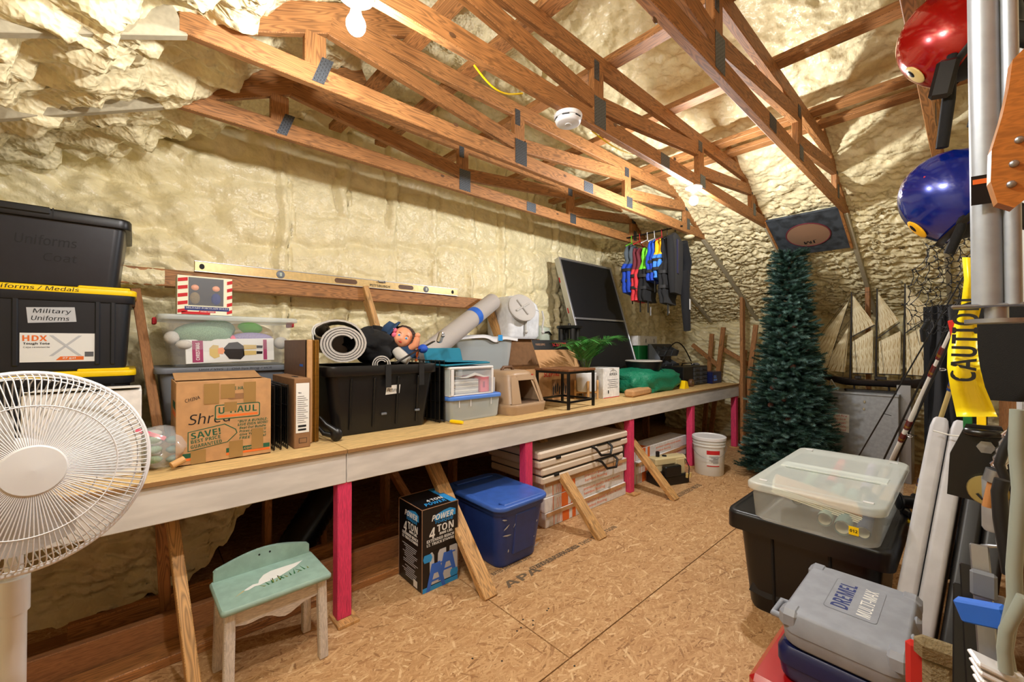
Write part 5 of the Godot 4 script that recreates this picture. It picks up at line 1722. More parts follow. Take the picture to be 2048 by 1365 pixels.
	for k in 9:
		arch.append(Vector3(0.03 + cos(PI * k / 8) * 0.05, 0.232 + sin(PI * k / 8) * 0.022, 0.121))
	part("arch_mark", MB.new().tube(arch, 0.0015, 5), M.ink, rc)
	for k in 5:
		print_rect(rc, "text_line", Vector3(0.02, 0.165 - k * 0.018, 0.1204), 0.16 - 0.03 * (k % 2), 0.004, M.grey_ink)
	print_rect(rc, "printed_device", Vector3(-0.05, 0.055, 0.1204), 0.016, 0.03, M.ink)
	part("red_edge", bx(Vector3(0, 0.003, 0.121), Vector3(0.25, 0.006, 0.001), 0.0), M.red_ink, rc)
	# ---- wrapped cardboard length
	var wc := thing("wrapped_parcel", "long flat cardboard parcel lying in front of green tarp", "parcel", Vector3(-2.16, SHELF, -3.60), Q + 0.12)
	part("body", bx(Vector3(0, 0.035, 0), Vector3(0.40, 0.07, 0.10), 0.018), M.cardboard, wc)
	part("end_wrap", bx(Vector3(0.20, 0.03, -0.01), Vector3(0.08, 0.06, 0.11), 0.016), M.cardboard_dark, wc)
	# ---- green tarp
	var tn := fbm(3.5, 77, 3)
	var tp := thing("folded_tarp", "bundled green tarpaulin on the shelf", "tarp", Vector3(-2.36, SHELF, -4.10), Q)
	part("bundle", MB.new().grid(54, 24, func(i: int, j: int):
		var a := TAU * i / 54.0
		var b := PI * j / 24.0 - PI / 2
		var d := Vector3(cos(b) * cos(a), sin(b), -cos(b) * sin(a))
		var q := Vector3(signf(d.x) * pow(absf(d.x), 0.55), signf(d.y) * pow(absf(d.y), 0.7), signf(d.z) * pow(absf(d.z), 0.6))
		var fold := 0.16 * tn.get_noise_3d(q.x * 0.55, q.y * 0.35, q.z * 0.5) + 0.07 * absf(tn.get_noise_3d(q.x * 1.6, q.y * 0.8 + 5.0, q.z * 1.2))
		var k := 1.0 + fold
		return Vector3(q.x * 0.46 * k, maxf(0.0, 0.105 + q.y * 0.105 * (1.0 + 0.9 * fold) + 0.05 * (0.5 - 0.5 * q.x) * q.y), q.z * 0.22 * k), false, 1.0, true), M.tarp_green, tp)
	# ---- round black and white hat on the tarp
	var ht := thing("dress_hat", "round white-topped hat with black band and peak, lying on green tarp", "hat", Vector3(-2.36, SHELF + 0.222, -4.05), Q)
	ht.scale = Vector3(1.35, 1.6, 1.35)
	part("band", MB.new().lathe([Vector2(0.12, 0.0), Vector2(0.125, 0.002), Vector2(0.142, 0.055), Vector2(0.138, 0.058)], 36), M.black_plastic, ht)
	part("crown", MB.new().lathe([Vector2(0.141, 0.056), Vector2(0.143, 0.061), Vector2(0.135, 0.064), Vector2(0.0, 0.060)], 36), M.white_cloth, ht)
	part("under_side", MB.new().lathe([Vector2(0.0, 0.001), Vector2(0.12, 0.0)], 36), M.black_cloth, ht)
	part("peak", MB.new().grid(14, 4, func(i: int, j: int):
		var a := lerpf(-0.9, 0.9, i / 14.0)
		var r := 0.125 + 0.055 * j / 4.0
		return Vector3(cos(a) * r, 0.012 - 0.045 * pow(j / 4.0, 1.3), sin(a) * r), true), M.white_plastic, ht)
	# ---- boxes at the back
	var gb := thing("green_carton", "green printed carton behind the green tarp", "box", Vector3(-2.85, SHELF, -4.82), Q)
	carton(gb, 0.56, 0.48, 0.28, M.green_box)
	words(gb, "DRY BOX", Vector3(0.07, 0.41, 0.1404), 0.12, 0.03, M.paper)
	words(gb, "KEEPS GEAR SAFE", Vector3(0.07, 0.365, 0.1404), 0.12, 0.014, M.paper, FACE, "sans")
	print_rect(gb, "printed_photo", Vector3(0.09, 0.29, 0.1404), 0.14, 0.06, M.black_card)
	var wb := thing("white_carton", "long flat white carton on top of the green carton", "box", Vector3(-2.84, SHELF + 0.48, -4.78), Q + 0.08)
	part("body", bx(Vector3(0, 0.06, 0), Vector3(0.54, 0.12, 0.22), 0.003), M.carton_white, wb)
	for x in [-0.05, 0.18]:
		print_rect(wb, "arrow_mark", Vector3(x, 0.06, 0.1104), 0.014, 0.05, M.ink)
	var bo := thing("bin_organiser", "grey rack with two rows of open slanted bins", "organiser", Vector3(-2.62, SHELF, -4.98), Q)
	part("back_panel", bx(Vector3(0, 0.25, -0.05), Vector3(0.56, 0.50, 0.02), 0.003), M.bin_grey, bo)
	for r in 2:
		for k in 3:
			var x := -0.17 + 0.17 * k
			var y := 0.29 + 0.17 * r - 0.10
			var bin := part("bin", bx(Vector3(x, y, 0.0), Vector3(0.16, 0.012, 0.12), 0.002, Basis(Vector3.RIGHT, 0.15)), M.bin_grey, bo)
			part("bin_front", bx(Vector3(x, y + 0.03, 0.065), Vector3(0.16, 0.07, 0.006), 0.002, Basis(Vector3.RIGHT, 0.35)), M.bin_grey, bin)
			for s in [-1.0, 1.0]:
				part("bin_side", MB.new().at(Transform3D(SIDE, Vector3(x + s * 0.079, y, 0.0))).prism(V2([-0.06, 0.0, 0.06, -0.01, 0.085, 0.05, -0.05, 0.12]), -0.002, 0.002), M.bin_grey, bin)
	part("side_panel", MB.new().at(Transform3D(SIDE, Vector3(-0.275, 0.0, 0.0))).prism(V2([-0.06, 0.0, 0.10, 0.0, 0.10, 0.33, -0.02, 0.50, -0.06, 0.50]), -0.004, 0.004), M.grey_plastic, bo)
	var cd := []
	for k in 20:
		var s := k / 19.0
		cd.append(Vector3(-2.55, SHELF + 0.22 + 0.30 * sin(PI * s * 0.95), -4.75 - 0.85 * s))
	solo("black_cable", MB.new().tube(cd, 0.008, 7), M.cord_black, "thick black cable arching over the bin organiser", "cable")
	var bd := thing("drawer_cabinet", "black small-parts cabinet with grey drawers near shelf end", "cabinet", Vector3(-2.36, SHELF, -5.03), Q)
	part("body", bx(Vector3(0, 0.115, 0), Vector3(0.66, 0.23, 0.26), 0.008), M.black_plastic, bd)
	for r in 4:
		for c in 2:
			var dd := part("drawer", bx(Vector3(0.02 + 0.19 * c, 0.035 + 0.052 * r, 0.132), Vector3(0.175, 0.044, 0.012), 0.003), M.bin_grey, bd)
			part("pull", bx(Vector3(0.02 + 0.19 * c, 0.030 + 0.052 * r, 0.141), Vector3(0.06, 0.012, 0.010), 0.003), M.black_plastic, dd)
	part("handle", MB.new().tube([Vector3(-0.1, 0.225, 0), Vector3(-0.08, 0.26, 0), Vector3(0.16, 0.26, 0), Vector3(0.18, 0.225, 0)], 0.008, 7), M.black_plastic, bd)
	var sr := thing("screw_jar", "small steel clip pile on top of the black parts cabinet", "clips", Vector3(-2.32, SHELF + 0.23, -5.22), Q)
	for k in 6:
		part("clip", MB.new().tube([Vector3(-0.05 + 0.02 * k, 0.008, 0.03), Vector3(-0.04 + 0.02 * k, 0.03, 0.0), Vector3(-0.05 + 0.02 * k, 0.008, -0.03)], 0.006, 6), M.steel, sr)
	var bb := thing("blue_carton", "small blue carton at the far end of the shelf", "box", Vector3(-2.28, SHELF, -5.50), Q)
	carton(bb, 0.28, 0.145, 0.22, M.blue_case)
	words(bb, "OG", Vector3(-0.06, 0.085, 0.1104), 0.08, 0.04, M.lid_blue)
	words(bb, "WINDOW", Vector3(-0.05, 0.045, 0.1104), 0.10, 0.02, M.lid_blue)
	var yw := thing("wood_wedge", "small yellow wedge on the shelf beside green tarp", "wedge", py(1375, 778, SHELF) + Vector3(-0.04, 0, 0), Q)
	part("block", MB.new().prism(V2([-0.05, 0.0, 0.06, 0.0, 0.02, 0.08, -0.03, 0.09]), -0.03, 0.03), M.yellow_plastic, yw)
	var tm := thing("tape_measure", "small dark tape measure beside the yellow wedge", "tape measure", py(1386, 774, SHELF) + Vector3(-0.04, 0, 0), Q)
	part("case", MB.new().at(Transform3D(Basis(Vector3.RIGHT, PI / 2), Vector3(0, 0.045, 0.02))).lathe([Vector2(0.0, -0.02), Vector2(0.04, -0.02), Vector2(0.045, -0.012), Vector2(0.045, 0.012), Vector2(0.04, 0.02), Vector2(0.0, 0.02)], 20), M.walnut, tm)
	part("hub", MB.new().ball(Vector3(0, 0.045, 0.042), Vector3(0.016, 0.016, 0.005), 12, 6), M.brass, tm)


# ---------------------------------------------------------------- life vests on a rod
func vest(n: String, label: String, x: float, w: float, h: float, th: float, body: Material, upper: Material, hang: Material, turn := 0.0, drop := 0.0) -> Node3D:
	var t := thing(n, label, "life vest", Vector3(x, 2.47, -4.0), turn, "life vests on the rod")
	# hanger
	var hg := part("hanger", MB.new().tube([Vector3(0, 0.0, -0.015), Vector3(0, 0.018, 0.0), Vector3(0, 0.012, 0.015), Vector3(0, -0.04, 0.0), Vector3(0, -0.06, 0.0)], 0.0035, 6), hang, t)
	part("hanger_arm", MB.new().tube([Vector3(0, -0.13, 0.19), Vector3(0, -0.06, 0.0), Vector3(0, -0.13, -0.19)], 0.006, 6), hang, hg)
	var nz := fbm(4.0, int(absf(x) * 1000), 2)
	for s in [-1.0, 1.0]:
		var xo: float = s * th * 0.55
		# front and back panels, shaped with arm holes
		var rings := []
		for k in 13:
			var v := k / 12.0
			var y := -0.10 - drop - h + v * h
			var hw := w * 0.5 * (1.0 if v < 0.5 else lerpf(1.0, 0.62, smoothstep(0.5, 0.72, v)))
			if v > 0.93:
				hw *= 0.8
			var tk := th * (0.95 if v < 0.9 else 0.6)
			var r := rrect(tk, hw * 2, tk * 0.45, y, xo)
			for i in r.size():
				r[i] += Vector3(0.018 * nz.get_noise_2d(y * 2.0, r[i].z * 2.0), 0, 0.03 * nz.get_noise_2d(y * 1.3, s * 5.0))
			rings.append(r)
		part("panel", MB.new().loft(rings.slice(0, 8)), body, t)
		part("shoulder", MB.new().loft(rings.slice(7, 13)), upper, t)
	for k in 2:
		part("belt", MB.new().loft([rrect(th * 2.5, w * 1.06, th * 0.8, -0.14 - drop - h * (0.5 + 0.22 * k)), rrect(th * 2.5, w * 1.06, th * 0.8, -0.11 - drop - h * (0.5 + 0.22 * k))], true, true, true), M.black_matte, t)
	part("strap_end", bx(Vector3(th, -0.16 - drop - h, w * 0.3), Vector3(0.006, 0.12, 0.025), 0.001), M.black_matte, t)
	return t


func hanging_vests() -> void:
	var a := Vector3(-2.58, 2.475, -4.0)
	var b := Vector3(-1.90, 2.475, -4.0)
	solo("hanging_rod", MB.new().tube([a, b], 0.008, 10), M.wire_black, "thin dark rod hung between two roof trusses, carrying life vests", "rod")
	vest("life_vest", "blue life vest with black belts, on lime hanger at the wall end of rod", -2.47, 0.40, 0.52, 0.045, M.life_blue, M.grey_cloth, M.life_green, 0.25)
	vest("life_vest", "red life vest with grey trim next to the blue one", -2.37, 0.36, 0.56, 0.04, M.life_red, M.life_maroon, M.red_ink, 0.2, 0.05)
	vest("life_vest", "black life vest with lime green shoulders", -2.28, 0.36, 0.56, 0.04, M.black_cloth, M.life_green, M.white_plastic, 0.2, 0.06)
	vest("life_vest", "royal blue life vest with grey belts, mid rod", -2.20, 0.34, 0.42, 0.035, M.life_blue, M.royal_blue, M.white_plastic, 0.2)
	vest("life_vest", "sky blue child vest with yellow bands", -2.12, 0.36, 0.40, 0.04, M.life_sky, M.life_yellow, M.life_red, 0.2)
	vest("life_vest", "black life vest hung before the wetsuit", -2.06, 0.38, 0.66, 0.035, M.black_cloth, M.dark_cloth, M.black_plastic, 0.2)
	var ws := thing("wetsuit", "black wetsuit with long hanging sleeve at aisle end of rod", "wetsuit", Vector3(-1.975, 2.47, -4.0), 0.2)
	part("hanger", MB.new().tube([Vector3(0, 0.0, -0.015), Vector3(0, 0.018, 0.0), Vector3(0, 0.012, 0.015), Vector3(0, -0.04, 0.0), Vector3(0, -0.10, 0.20)], 0.004, 6), M.black_plastic, ws)
	part("body", MB.new().loft([rrect(0.05, 0.26, 0.02, -0.66), rrect(0.07, 0.32, 0.03, -0.50), rrect(0.07, 0.36, 0.03, -0.25), rrect(0.06, 0.42, 0.03, -0.12), rrect(0.03, 0.10, 0.01, -0.06)]), M.black_cloth, ws)
	part("sleeve", MB.new().tube([Vector3(0.02, -0.11, -0.20), Vector3(0.03, -0.30, -0.34), Vector3(0.03, -0.42, -0.28), Vector3(0.03, -0.62, -0.26)], [0.05, 0.048, 0.045, 0.04], 12), M.dark_cloth, ws)
	part("leg", MB.new().tube([Vector3(0.02, -0.40, -0.24), Vector3(0.03, -0.75, -0.27), Vector3(0.03, -1.02, -0.33)], [0.05, 0.045, 0.036], 12), M.dark_cloth, ws)
	part("blue_panel", bx(Vector3(0.037, -0.30, 0.05), Vector3(0.006, 0.34, 0.06), 0.002), M.blue_case, ws)
	part("care_tag", bx(Vector3(0.075, -0.75, -0.27), Vector3(0.003, 0.11, 0.055), 0.0), M.paper, ws)
	for q in [[-2.25, -0.82, 0.0], [-2.1, -0.80, -0.1]]:
		solo("swing_tag", bx(Vector3.ZERO, Vector3(0.003, 0.09, 0.05), 0.0), M.paper_grey, "small white swing tag dangling below the vests", "tag", Vector3(q[0], 2.47 + q[1], -4.0 + q[2]), 0.7, "swing tags below the vests")
	solo("foam_drip", MB.new().ball(Vector3.ZERO, Vector3(0.055, 0.022, 0.05), 14, 8), M.foam, "disc of hardened foam under the truss end by the vests", "foam", Vector3(-1.95, 2.42, -4.25))


# ---------------------------------------------------------------- under the shelf
func under_shelf() -> void:
	var Q := PI / 2
	# ---- lumber on the floor
	var lum := [
		[Vector3(-2.335, 0.07, -0.40), Vector3(0.038, 0.14, 2.6), "long board stood on edge under the shelf, foremost of the lumber"],
		[Vector3(-2.245, 0.019, -0.55), Vector3(0.12, 0.038, 2.3), "flat board lying on floor in front of the edge-on lumber"],
		[Vector3(-2.42, 0.045, 0.1), Vector3(0.09, 0.09, 2.0), "square timber behind the edge-on board under shelf"],
		[Vector3(-2.52, 0.07, -0.9), Vector3(0.038, 0.14, 2.2), "dark board on edge at the back of the lumber"]]
	for k in lum.size():
		var mb := MB.new()
		mb.uo = Vector2(k * 1.3, k * 2.1)
		mb.box(Vector3.ZERO, lum[k][1], 0.003)
		solo("lumber_board", mb, M.truss_wood if k % 2 else M.old_wood, lum[k][2], "board", lum[k][0], 0.0, "lumber under the shelf")
	# ---- flexible duct
	var dpts := []
	for k in 34:
		var s := k / 33.0
		dpts.append(px(lerpf(585, 720, s), lerpf(1118, 960, s), -2.66) + Vector3(-0.05 - 0.25 * s, 0.0, 0))
	var rad := []
	for k in 34:
		rad.append(0.098 if k % 2 else 0.106)
	solo("flexible_duct", MB.new().tube(dpts, rad, 18), M.foil_duct, "black flexible air duct behind the lumber", "duct")
	# ---- painted stool
	var st := thing("step_stool", "small stool with green seat painted with a white heron", "stool", Vector3(-1.925, 0, -0.420), Q + 0.02)
	var sw := 0.385
	var sd := 0.27
	part("seat", MB.new().loft([rrect(sw - 0.01, sd - 0.01, 0.012, 0.325), rrect(sw, sd, 0.015, 0.331), rrect(sw, sd, 0.015, 0.341), rrect(sw - 0.012, sd - 0.012, 0.012, 0.347)]), M.stool_green, st)
	var bk := PackedVector2Array()
	for k in 15:
		var s := k / 14.0
		bk.append(Vector2(lerpf(-0.172, 0.172, s), 0.347 + 0.045 + 0.035 * sin(PI * s)))
	bk.append(Vector2(0.180, 0.385))
	bk.append(Vector2(0.180, 0.346))
	bk.append(Vector2(-0.180, 0.346))
	bk.append(Vector2(-0.180, 0.385))
	var bkp := part("back_rail", MB.new().prism(bk, -sd / 2, -sd / 2 + 0.018), M.stool_green, st)
	for x in [-0.02, 0.02]:
		part("screw_hole", MB.new().at(Transform3D(Basis(Vector3.RIGHT, PI / 2), Vector3(x, 0.405, -sd / 2 + 0.0185))).lathe([Vector2(0.0, 0.0), Vector2(0.004, 0.0), Vector2(0.004, 0.001)], 8), M.ink, bkp)
	for sx in [-1.0, 1.0]:
		for sz in [-1.0, 1.0]:
			var lg := MB.new()
			lg.bar(Vector3(sx * 0.160, 0.325, sz * 0.098), Vector3(sx * 0.166, 0.0, sz * 0.108), 0.034, 0.034, 0.004, Vector3.BACK)
			part("leg", lg, M.stool_white, st)
	var ap := PackedVector2Array([Vector2(-0.145, 0.325), Vector2(0.145, 0.325), Vector2(0.145, 0.265)])
	for k in 13:
		var s := k / 12.0
		ap.append(Vector2(lerpf(0.135, -0.135, s), 0.262 + 0.020 * sin(TAU * s * 1.5 + 1.2) * (1.0 - absf(2.0 * s - 1.0)) - 0.018 * sin(PI * s)))
	ap.append(Vector2(-0.145, 0.265))
	part("apron", MB.new().prism(ap, 0.086, 0.102), M.stool_white, st)
	part("side_apron", bx(Vector3(0.155, 0.293, 0), Vector3(0.016, 0.06, 0.17), 0.002), M.stool_white, st)
	part("side_apron", bx(Vector3(-0.155, 0.293, 0), Vector3(0.016, 0.06, 0.17), 0.002), M.stool_white, st)
	part("rear_apron", bx(Vector3(0, 0.293, -0.094), Vector3(0.29, 0.06, 0.016), 0.002), M.stool_white, st)
	var top := Vector3(0.0, 0.3472, 0.015)
	print_poly(st, "painted_heron", top, [-0.108, -0.016, -0.088, -0.002, -0.068, 0.010, -0.050, 0.006, -0.042, 0.030, -0.02, 0.060, 0.01, 0.074, 0.05, 0.074, 0.095, 0.072, 0.135, 0.076, 0.100, 0.044, 0.06, 0.022, 0.03, 0.006, 0.0, -0.004, -0.03, -0.006, -0.048, -0.012, -0.065, -0.008, -0.088, -0.020], M.paper, TOP)
	print_poly(st, "painted_beak", top, [-0.135, -0.040, -0.104, -0.012, -0.100, -0.016], M.rod_cream, TOP)
	for q in [[0.0, 0.008, -0.004, -0.03], [0.02, 0.014, 0.022, -0.028]]:
		print_poly(st, "painted_leg", top, [q[0] - 0.002, q[1], q[0] + 0.002, q[1], q[2] + 0.002, q[3], q[2] - 0.002, q[3]], M.olive_paint, TOP)
	for k in 13:
		var x := -0.035 + 0.014 * k
		var y := -0.035 + 0.028 * (k / 12.0)
		var l := 0.020 + 0.012 * (k % 3)
		var tl := 0.008 * ((k % 5) - 2)
		print_poly(st, "painted_grass", top, [x - 0.003, y, x + 0.003, y, x + tl, y + l], M.grass_paint if k % 3 else M.olive_paint, TOP)

	# ---- jack stand carton
	var jw := 0.225
	var jh := 0.435
	var jd := 0.255
	var jb := thing("jack_stand_carton", "tall black carton printed with blue jack stands and four ton lettering", "box", Vector3(-2.05, 0, -1.225), Q)
	part("body", bx(Vector3(0, jh / 2, 0), Vector3(jw, jh, jd), 0.003), M.black_card, jb)
	for sgn in [1.0, -1.0]:
		for q in [jw / 2, -jw / 2]:
			part("worn_edge", bx(Vector3(q, jh / 2, sgn * jd / 2), Vector3(0.004, jh, 0.004), 0.001), M.kraft, jb)
		part("worn_edge", bx(Vector3(0, jh, sgn * jd / 2), Vector3(jw, 0.004, 0.004), 0.001), M.kraft, jb)
		part("worn_edge", bx(Vector3(sgn * jw / 2, jh, 0), Vector3(0.004, 0.004, jd), 0.001), M.kraft, jb)
	for side in 2:
		var b := FACE if side == 0 else SIDE
		var o := Vector3(0, 0, jd / 2 + 0.0012) if side == 0 else Vector3(-jw / 2 - 0.0012, 0, 0.0)
		var wq := jw if side == 0 else jd
		var cl := print_poly(jb, "logo_cloud", o + b * Vector3(0.02, 0.375, 0), [-0.06, -0.012, 0.075, -0.012, 0.075, 0.02, 0.04, 0.034, 0.0, 0.03, -0.05, 0.016], M.sky_ink, b)
		words(cl, "POWER", o + b * Vector3(0.015, 0.378, 0.001), 0.135, 0.030, M.paper, b, "bold", 0.25)
		words(cl, "TORQUE", o + b * Vector3(0.02, 0.350, 0.001), 0.115, 0.018, M.sky_ink, b, "bold", 0.25)
		words(jb, "4", o + b * Vector3(-0.052, 0.300, 0), 0.034, 0.056, M.paper, b, "bold", 0.1)
		words(jb, "TON", o + b * Vector3(0.03, 0.315, 0), 0.105, 0.038, M.paper, b)
		words(jb, "8000 LBS.", o + b * Vector3(0.035, 0.285, 0), 0.085, 0.013, M.paper, b)
		words(jb, "EXTENDED REACH", o + b * Vector3(0.0, 0.262, 0), 0.17, 0.015, M.paper, b)
		words(jb, "LT. TRUCK STANDS", o + b * Vector3(0.0, 0.242, 0), 0.17, 0.014, M.paper, b)
		if side == 1:
			for k in 16:
				print_rect(jb, "text_line", o + b * Vector3(-0.005 + 0.006 * (k % 3), 0.205 - k * 0.0105 - (0.01 if k > 9 else 0.0), 0), wq * (0.62 - 0.10 * (k % 4)), 0.0035, M.paper_grey, b)
			print_rect(jb, "barcode", o + b * Vector3(0.06, 0.028, 0), 0.04, 0.035, M.paper, b)
		else:
			print_rect(jb, "photo_ground", o + b * Vector3(0.02, 0.115, 0), 0.175, 0.17, M.paper_grey, b, 0.012)
			for s in 2:
				var bo := o + b * Vector3(-0.03 + 0.075 * s, 0.085 + 0.035 * s, 0.0006 - 0.0003 * s)
				var js := print_poly(jb, "printed_stand", bo, [-0.060, -0.085, -0.040, -0.085, -0.012, 0.0, 0.012, 0.0, 0.040, -0.085, 0.060, -0.085, 0.026, 0.055, -0.026, 0.055], M.stand_blue, b)
				print_poly(js, "printed_post", bo + b * Vector3(0, 0.053, 0.0004), [-0.010, 0.0, 0.010, 0.0, 0.012, 0.045, 0.024, 0.065, -0.024, 0.065, -0.012, 0.045], M.black_card, b)
				print_rect(js, "printed_bar", bo + b * Vector3(0, -0.035, 0.0004), 0.062, 0.010, M.stand_blue, b)
				print_rect(js, "printed_crank", bo + b * Vector3(0.02, 0.045, 0.0008), 0.055, 0.007, M.stand_blue, b)
			print_poly(jb, "printed_badge", o + b * Vector3(-0.08, 0.175, 0.0006), [-0.02, -0.02, 0.02, -0.02, 0.028, 0.0, 0.02, 0.02, -0.02, 0.02, -0.028, 0.0], M.sky_ink, b)
			print_poly(jb, "printed_badge", o + b * Vector3(0.085, 0.05, 0.0012), [-0.02, -0.02, 0.02, -0.02, 0.026, 0.0, 0.02, 0.02, -0.02, 0.02, -0.026, 0.0], M.sky_ink, b)
			print_rect(jb, "lower_band", o + b * Vector3(0, 0.013, 0), jw - 0.006, 0.024, M.sky_ink, b)
	print_rect(jb, "top_band", Vector3(jw / 2 - 0.022, jh + 0.0008, 0), 0.04, jd - 0.01, M.sky_ink, TOP)
	words(jb, "POWER", Vector3(0.0, jh + 0.001, 0.075), 0.13, 0.035, M.sky_ink, TOP, "bold", 0.2)
	words(jb, "4 TON", Vector3(0.02, jh + 0.001, 0.03), 0.10, 0.03, M.paper, TOP)

	# ---- blue tote
	var bt := thing("blue_tote", "scuffed blue storage tote with lid, on floor under the shelf", "tote", Vector3(-2.05, 0, -1.715), Q)
	part("body", MB.new().loft([rrect(0.30, 0.43, 0.05, 0.0), rrect(0.32, 0.45, 0.06, 0.015), rrect(0.385, 0.53, 0.07, 0.32), rrect(0.40, 0.545, 0.07, 0.325), rrect(0.405, 0.55, 0.07, 0.36)]), M.blue_tote, bt)
	var bl := part("lid", MB.new().loft([rrect(0.42, 0.565, 0.07, 0.352), rrect(0.43, 0.575, 0.075, 0.356), rrect(0.43, 0.575, 0.075, 0.372), rrect(0.415, 0.56, 0.07, 0.380), rrect(0.36, 0.505, 0.06, 0.380), rrect(0.35, 0.495, 0.06, 0.374), rrect(0.1, 0.1, 0.03, 0.374)]), M.blue_lid, bt)
	part("lid_step", bx(Vector3(0, 0.381, 0.235), Vector3(0.30, 0.010, 0.06), 0.004), M.blue_lid, bl)
	part("lid_step", bx(Vector3(0, 0.381, -0.235), Vector3(0.30, 0.010, 0.06), 0.004), M.blue_lid, bl)
	part("recessed_panel", bx(Vector3(0.02, 0.19, 0.245), Vector3(0.17, 0.25, 0.02), 0.006, Basis(Vector3.RIGHT, 0.12)), M.blue_tote, bt)
	for q in [[-0.05, 0.27, 0.09, 0.9], [-0.02, 0.29, 0.05, 0.1], [-0.15, 0.30, 0.04, -0.4], [0.14, 0.06, 0.05, 0.2], [-0.13, 0.25, 0.05, 0.5], [-0.12, 0.20, 0.07, -0.2], [0.1, 0.12, 0.03, 0.3], [-0.10, 0.10, 0.02, 1.3], [0.12, 0.22, 0.015, 1.0]]:
		print_poly(bt, "scuff", Vector3(q[0], q[1], 0.2245 + q[1] * 0.131), [-q[2] * 0.5, -0.003, 0.0, -0.006, q[2] * 0.5, 0.001, q[2] * 0.3, 0.004, -q[2] * 0.3, 0.002], M.paper_grey, Basis(Vector3.RIGHT, 0.13) * Basis(Vector3.BACK, q[3]))

	# ---- flooring cartons and folding cases
	var wh := Vector3(1.02, 0.105, 0.16)
	for k in 3:
		var z0: float = [-2.66, -2.655, -2.66][k]
		var t := thing("flooring_carton", ["white and orange flooring carton on floor under the folding cases, bottom of three", "white and orange flooring carton under the folding cases, middle of three", "white and orange flooring carton directly beneath the folding cases"][k], "box", Vector3(-2.10 - 0.01 * (k % 2), 0.106 * k, z0), Q + [0.0, 0.015, -0.02][k], "flooring cartons")
		floor_carton(t, wh, k)
	for k in 3:
		var t := thing("flooring_carton", ["white and orange flooring carton behind sewing machine, bottom of its stack", "white and orange flooring carton behind sewing machine, middle of its stack", "white and orange flooring carton behind sewing machine, top of its stack"][k], "box", Vector3(-2.19 + 0.02 * (k % 2), 0.106 * k, -3.92), Q + [0.0, 0.03, -0.02][k], "flooring cartons")
		floor_carton(t, wh + Vector3(0.06, 0, 0.03), k + 1)
	for k in 2:
		var t := thing("folding_case", ["beige folding table case with black carry handle, resting on flooring cartons", "beige folding table case with black carry handle, on top of another"][k], "folding table", Vector3(-2.28, 0.319 + 0.119 * k, -2.60 - 0.02 * k), Q + 0.01, "folding cases")
		for s in 2:
			part("half_shell", bx(Vector3(0, 0.029 + 0.060 * s, 0), Vector3(1.12 if k else 1.02, 0.055, 0.56), 0.012), M.beige_case, t)
		part("hinge_gap", bx(Vector3(0, 0.0585, 0), Vector3(1.10 if k else 1.0, 0.006, 0.55), 0.0), M.black_matte, t)
		var xh := 0.12 - 0.10 * k + 0.18
		part("handle", MB.new().tube([Vector3(xh - 0.16, 0.06, 0.28), Vector3(xh - 0.14, 0.045, 0.305), Vector3(xh - 0.10, -0.01, 0.325), Vector3(xh + 0.02, -0.02, 0.33), Vector3(xh + 0.07, 0.03, 0.31), Vector3(xh + 0.06, 0.06, 0.28)], 0.010, 8), M.black_plastic, t)
		part("latch", bx(Vector3(-0.36, 0.05, 0.281), Vector3(0.05, 0.02, 0.008), 0.002), M.ink, t)
		part("edge_trim", bx(Vector3(0.28, 0.059, 0.2805), Vector3(0.34, 0.010, 0.006), 0.001), M.black_plastic, t)

	# ---- sewing machine
	var sm := thing("sewing_machine", "old cream and black sewing machine on the floor beside bucket", "sewing machine", Vector3(-1.93, 0, -3.74), Q - 0.35)
	part("base", bx(Vector3(0, 0.045, 0), Vector3(0.36, 0.09, 0.19), 0.012), M.black_plastic, sm)
	part("pillar", bx(Vector3(0.10, 0.155, 0.0), Vector3(0.12, 0.16, 0.12), 0.012), M.machine_cream, sm)
	part("arm", bx(Vector3(-0.01, 0.215, 0.0), Vector3(0.35, 0.075, 0.11), 0.014), M.machine_cream, sm)
	part("head", bx(Vector3(-0.14, 0.165, 0.0), Vector3(0.07, 0.09, 0.10), 0.010), M.machine_cream, sm)
	part("cover_tray", bx(Vector3(-0.03, 0.135, 0.085), Vector3(0.19, 0.10, 0.06), 0.010), M.black_plastic, sm)
	part("thread_knob", MB.new().at(Transform3D(Basis(), Vector3(-0.12, 0.252, 0))).lathe([Vector2(0.018, 0.0), Vector2(0.018, 0.045), Vector2(0.012, 0.05), Vector2(0.0, 0.05)], 14), M.black_plastic, sm)
	part("stitch_dial", MB.new().at(Transform3D(Basis(), Vector3(-0.05, 0.252, 0.01))).lathe([Vector2(0.022, 0.0), Vector2(0.020, 0.010), Vector2(0.0, 0.012)], 16), M.ink, sm)
	part("hand_wheel", MB.new().at(Transform3D(Basis(Vector3.BACK, -PI / 2), Vector3(0.165, 0.20, 0))).lathe([Vector2(0.05, 0.0), Vector2(0.052, 0.015), Vector2(0.02, 0.02), Vector2(0.0, 0.02)], 20), M.machine_cream, sm)
	for x in [0.13, 0.17]:
		part("plug", MB.new().tube([Vector3(x, 0.06, 0.105), Vector3(x, 0.10, 0.11)], 0.012, 8), M.rod_cream, sm)
	part("power_cord", MB.new().tube([Vector3(0.16, 0.22, 0.06), Vector3(0.175, 0.15, 0.09), Vector3(0.15, 0.09, 0.11)], 0.005, 6), M.cord_black, sm)

	# ---- paint bucket
	var bu := thing("plastic_bucket", "white lidded plastic bucket with red label and wire handle", "bucket", Vector3(-1.79, 0, -4.33), 0.42)
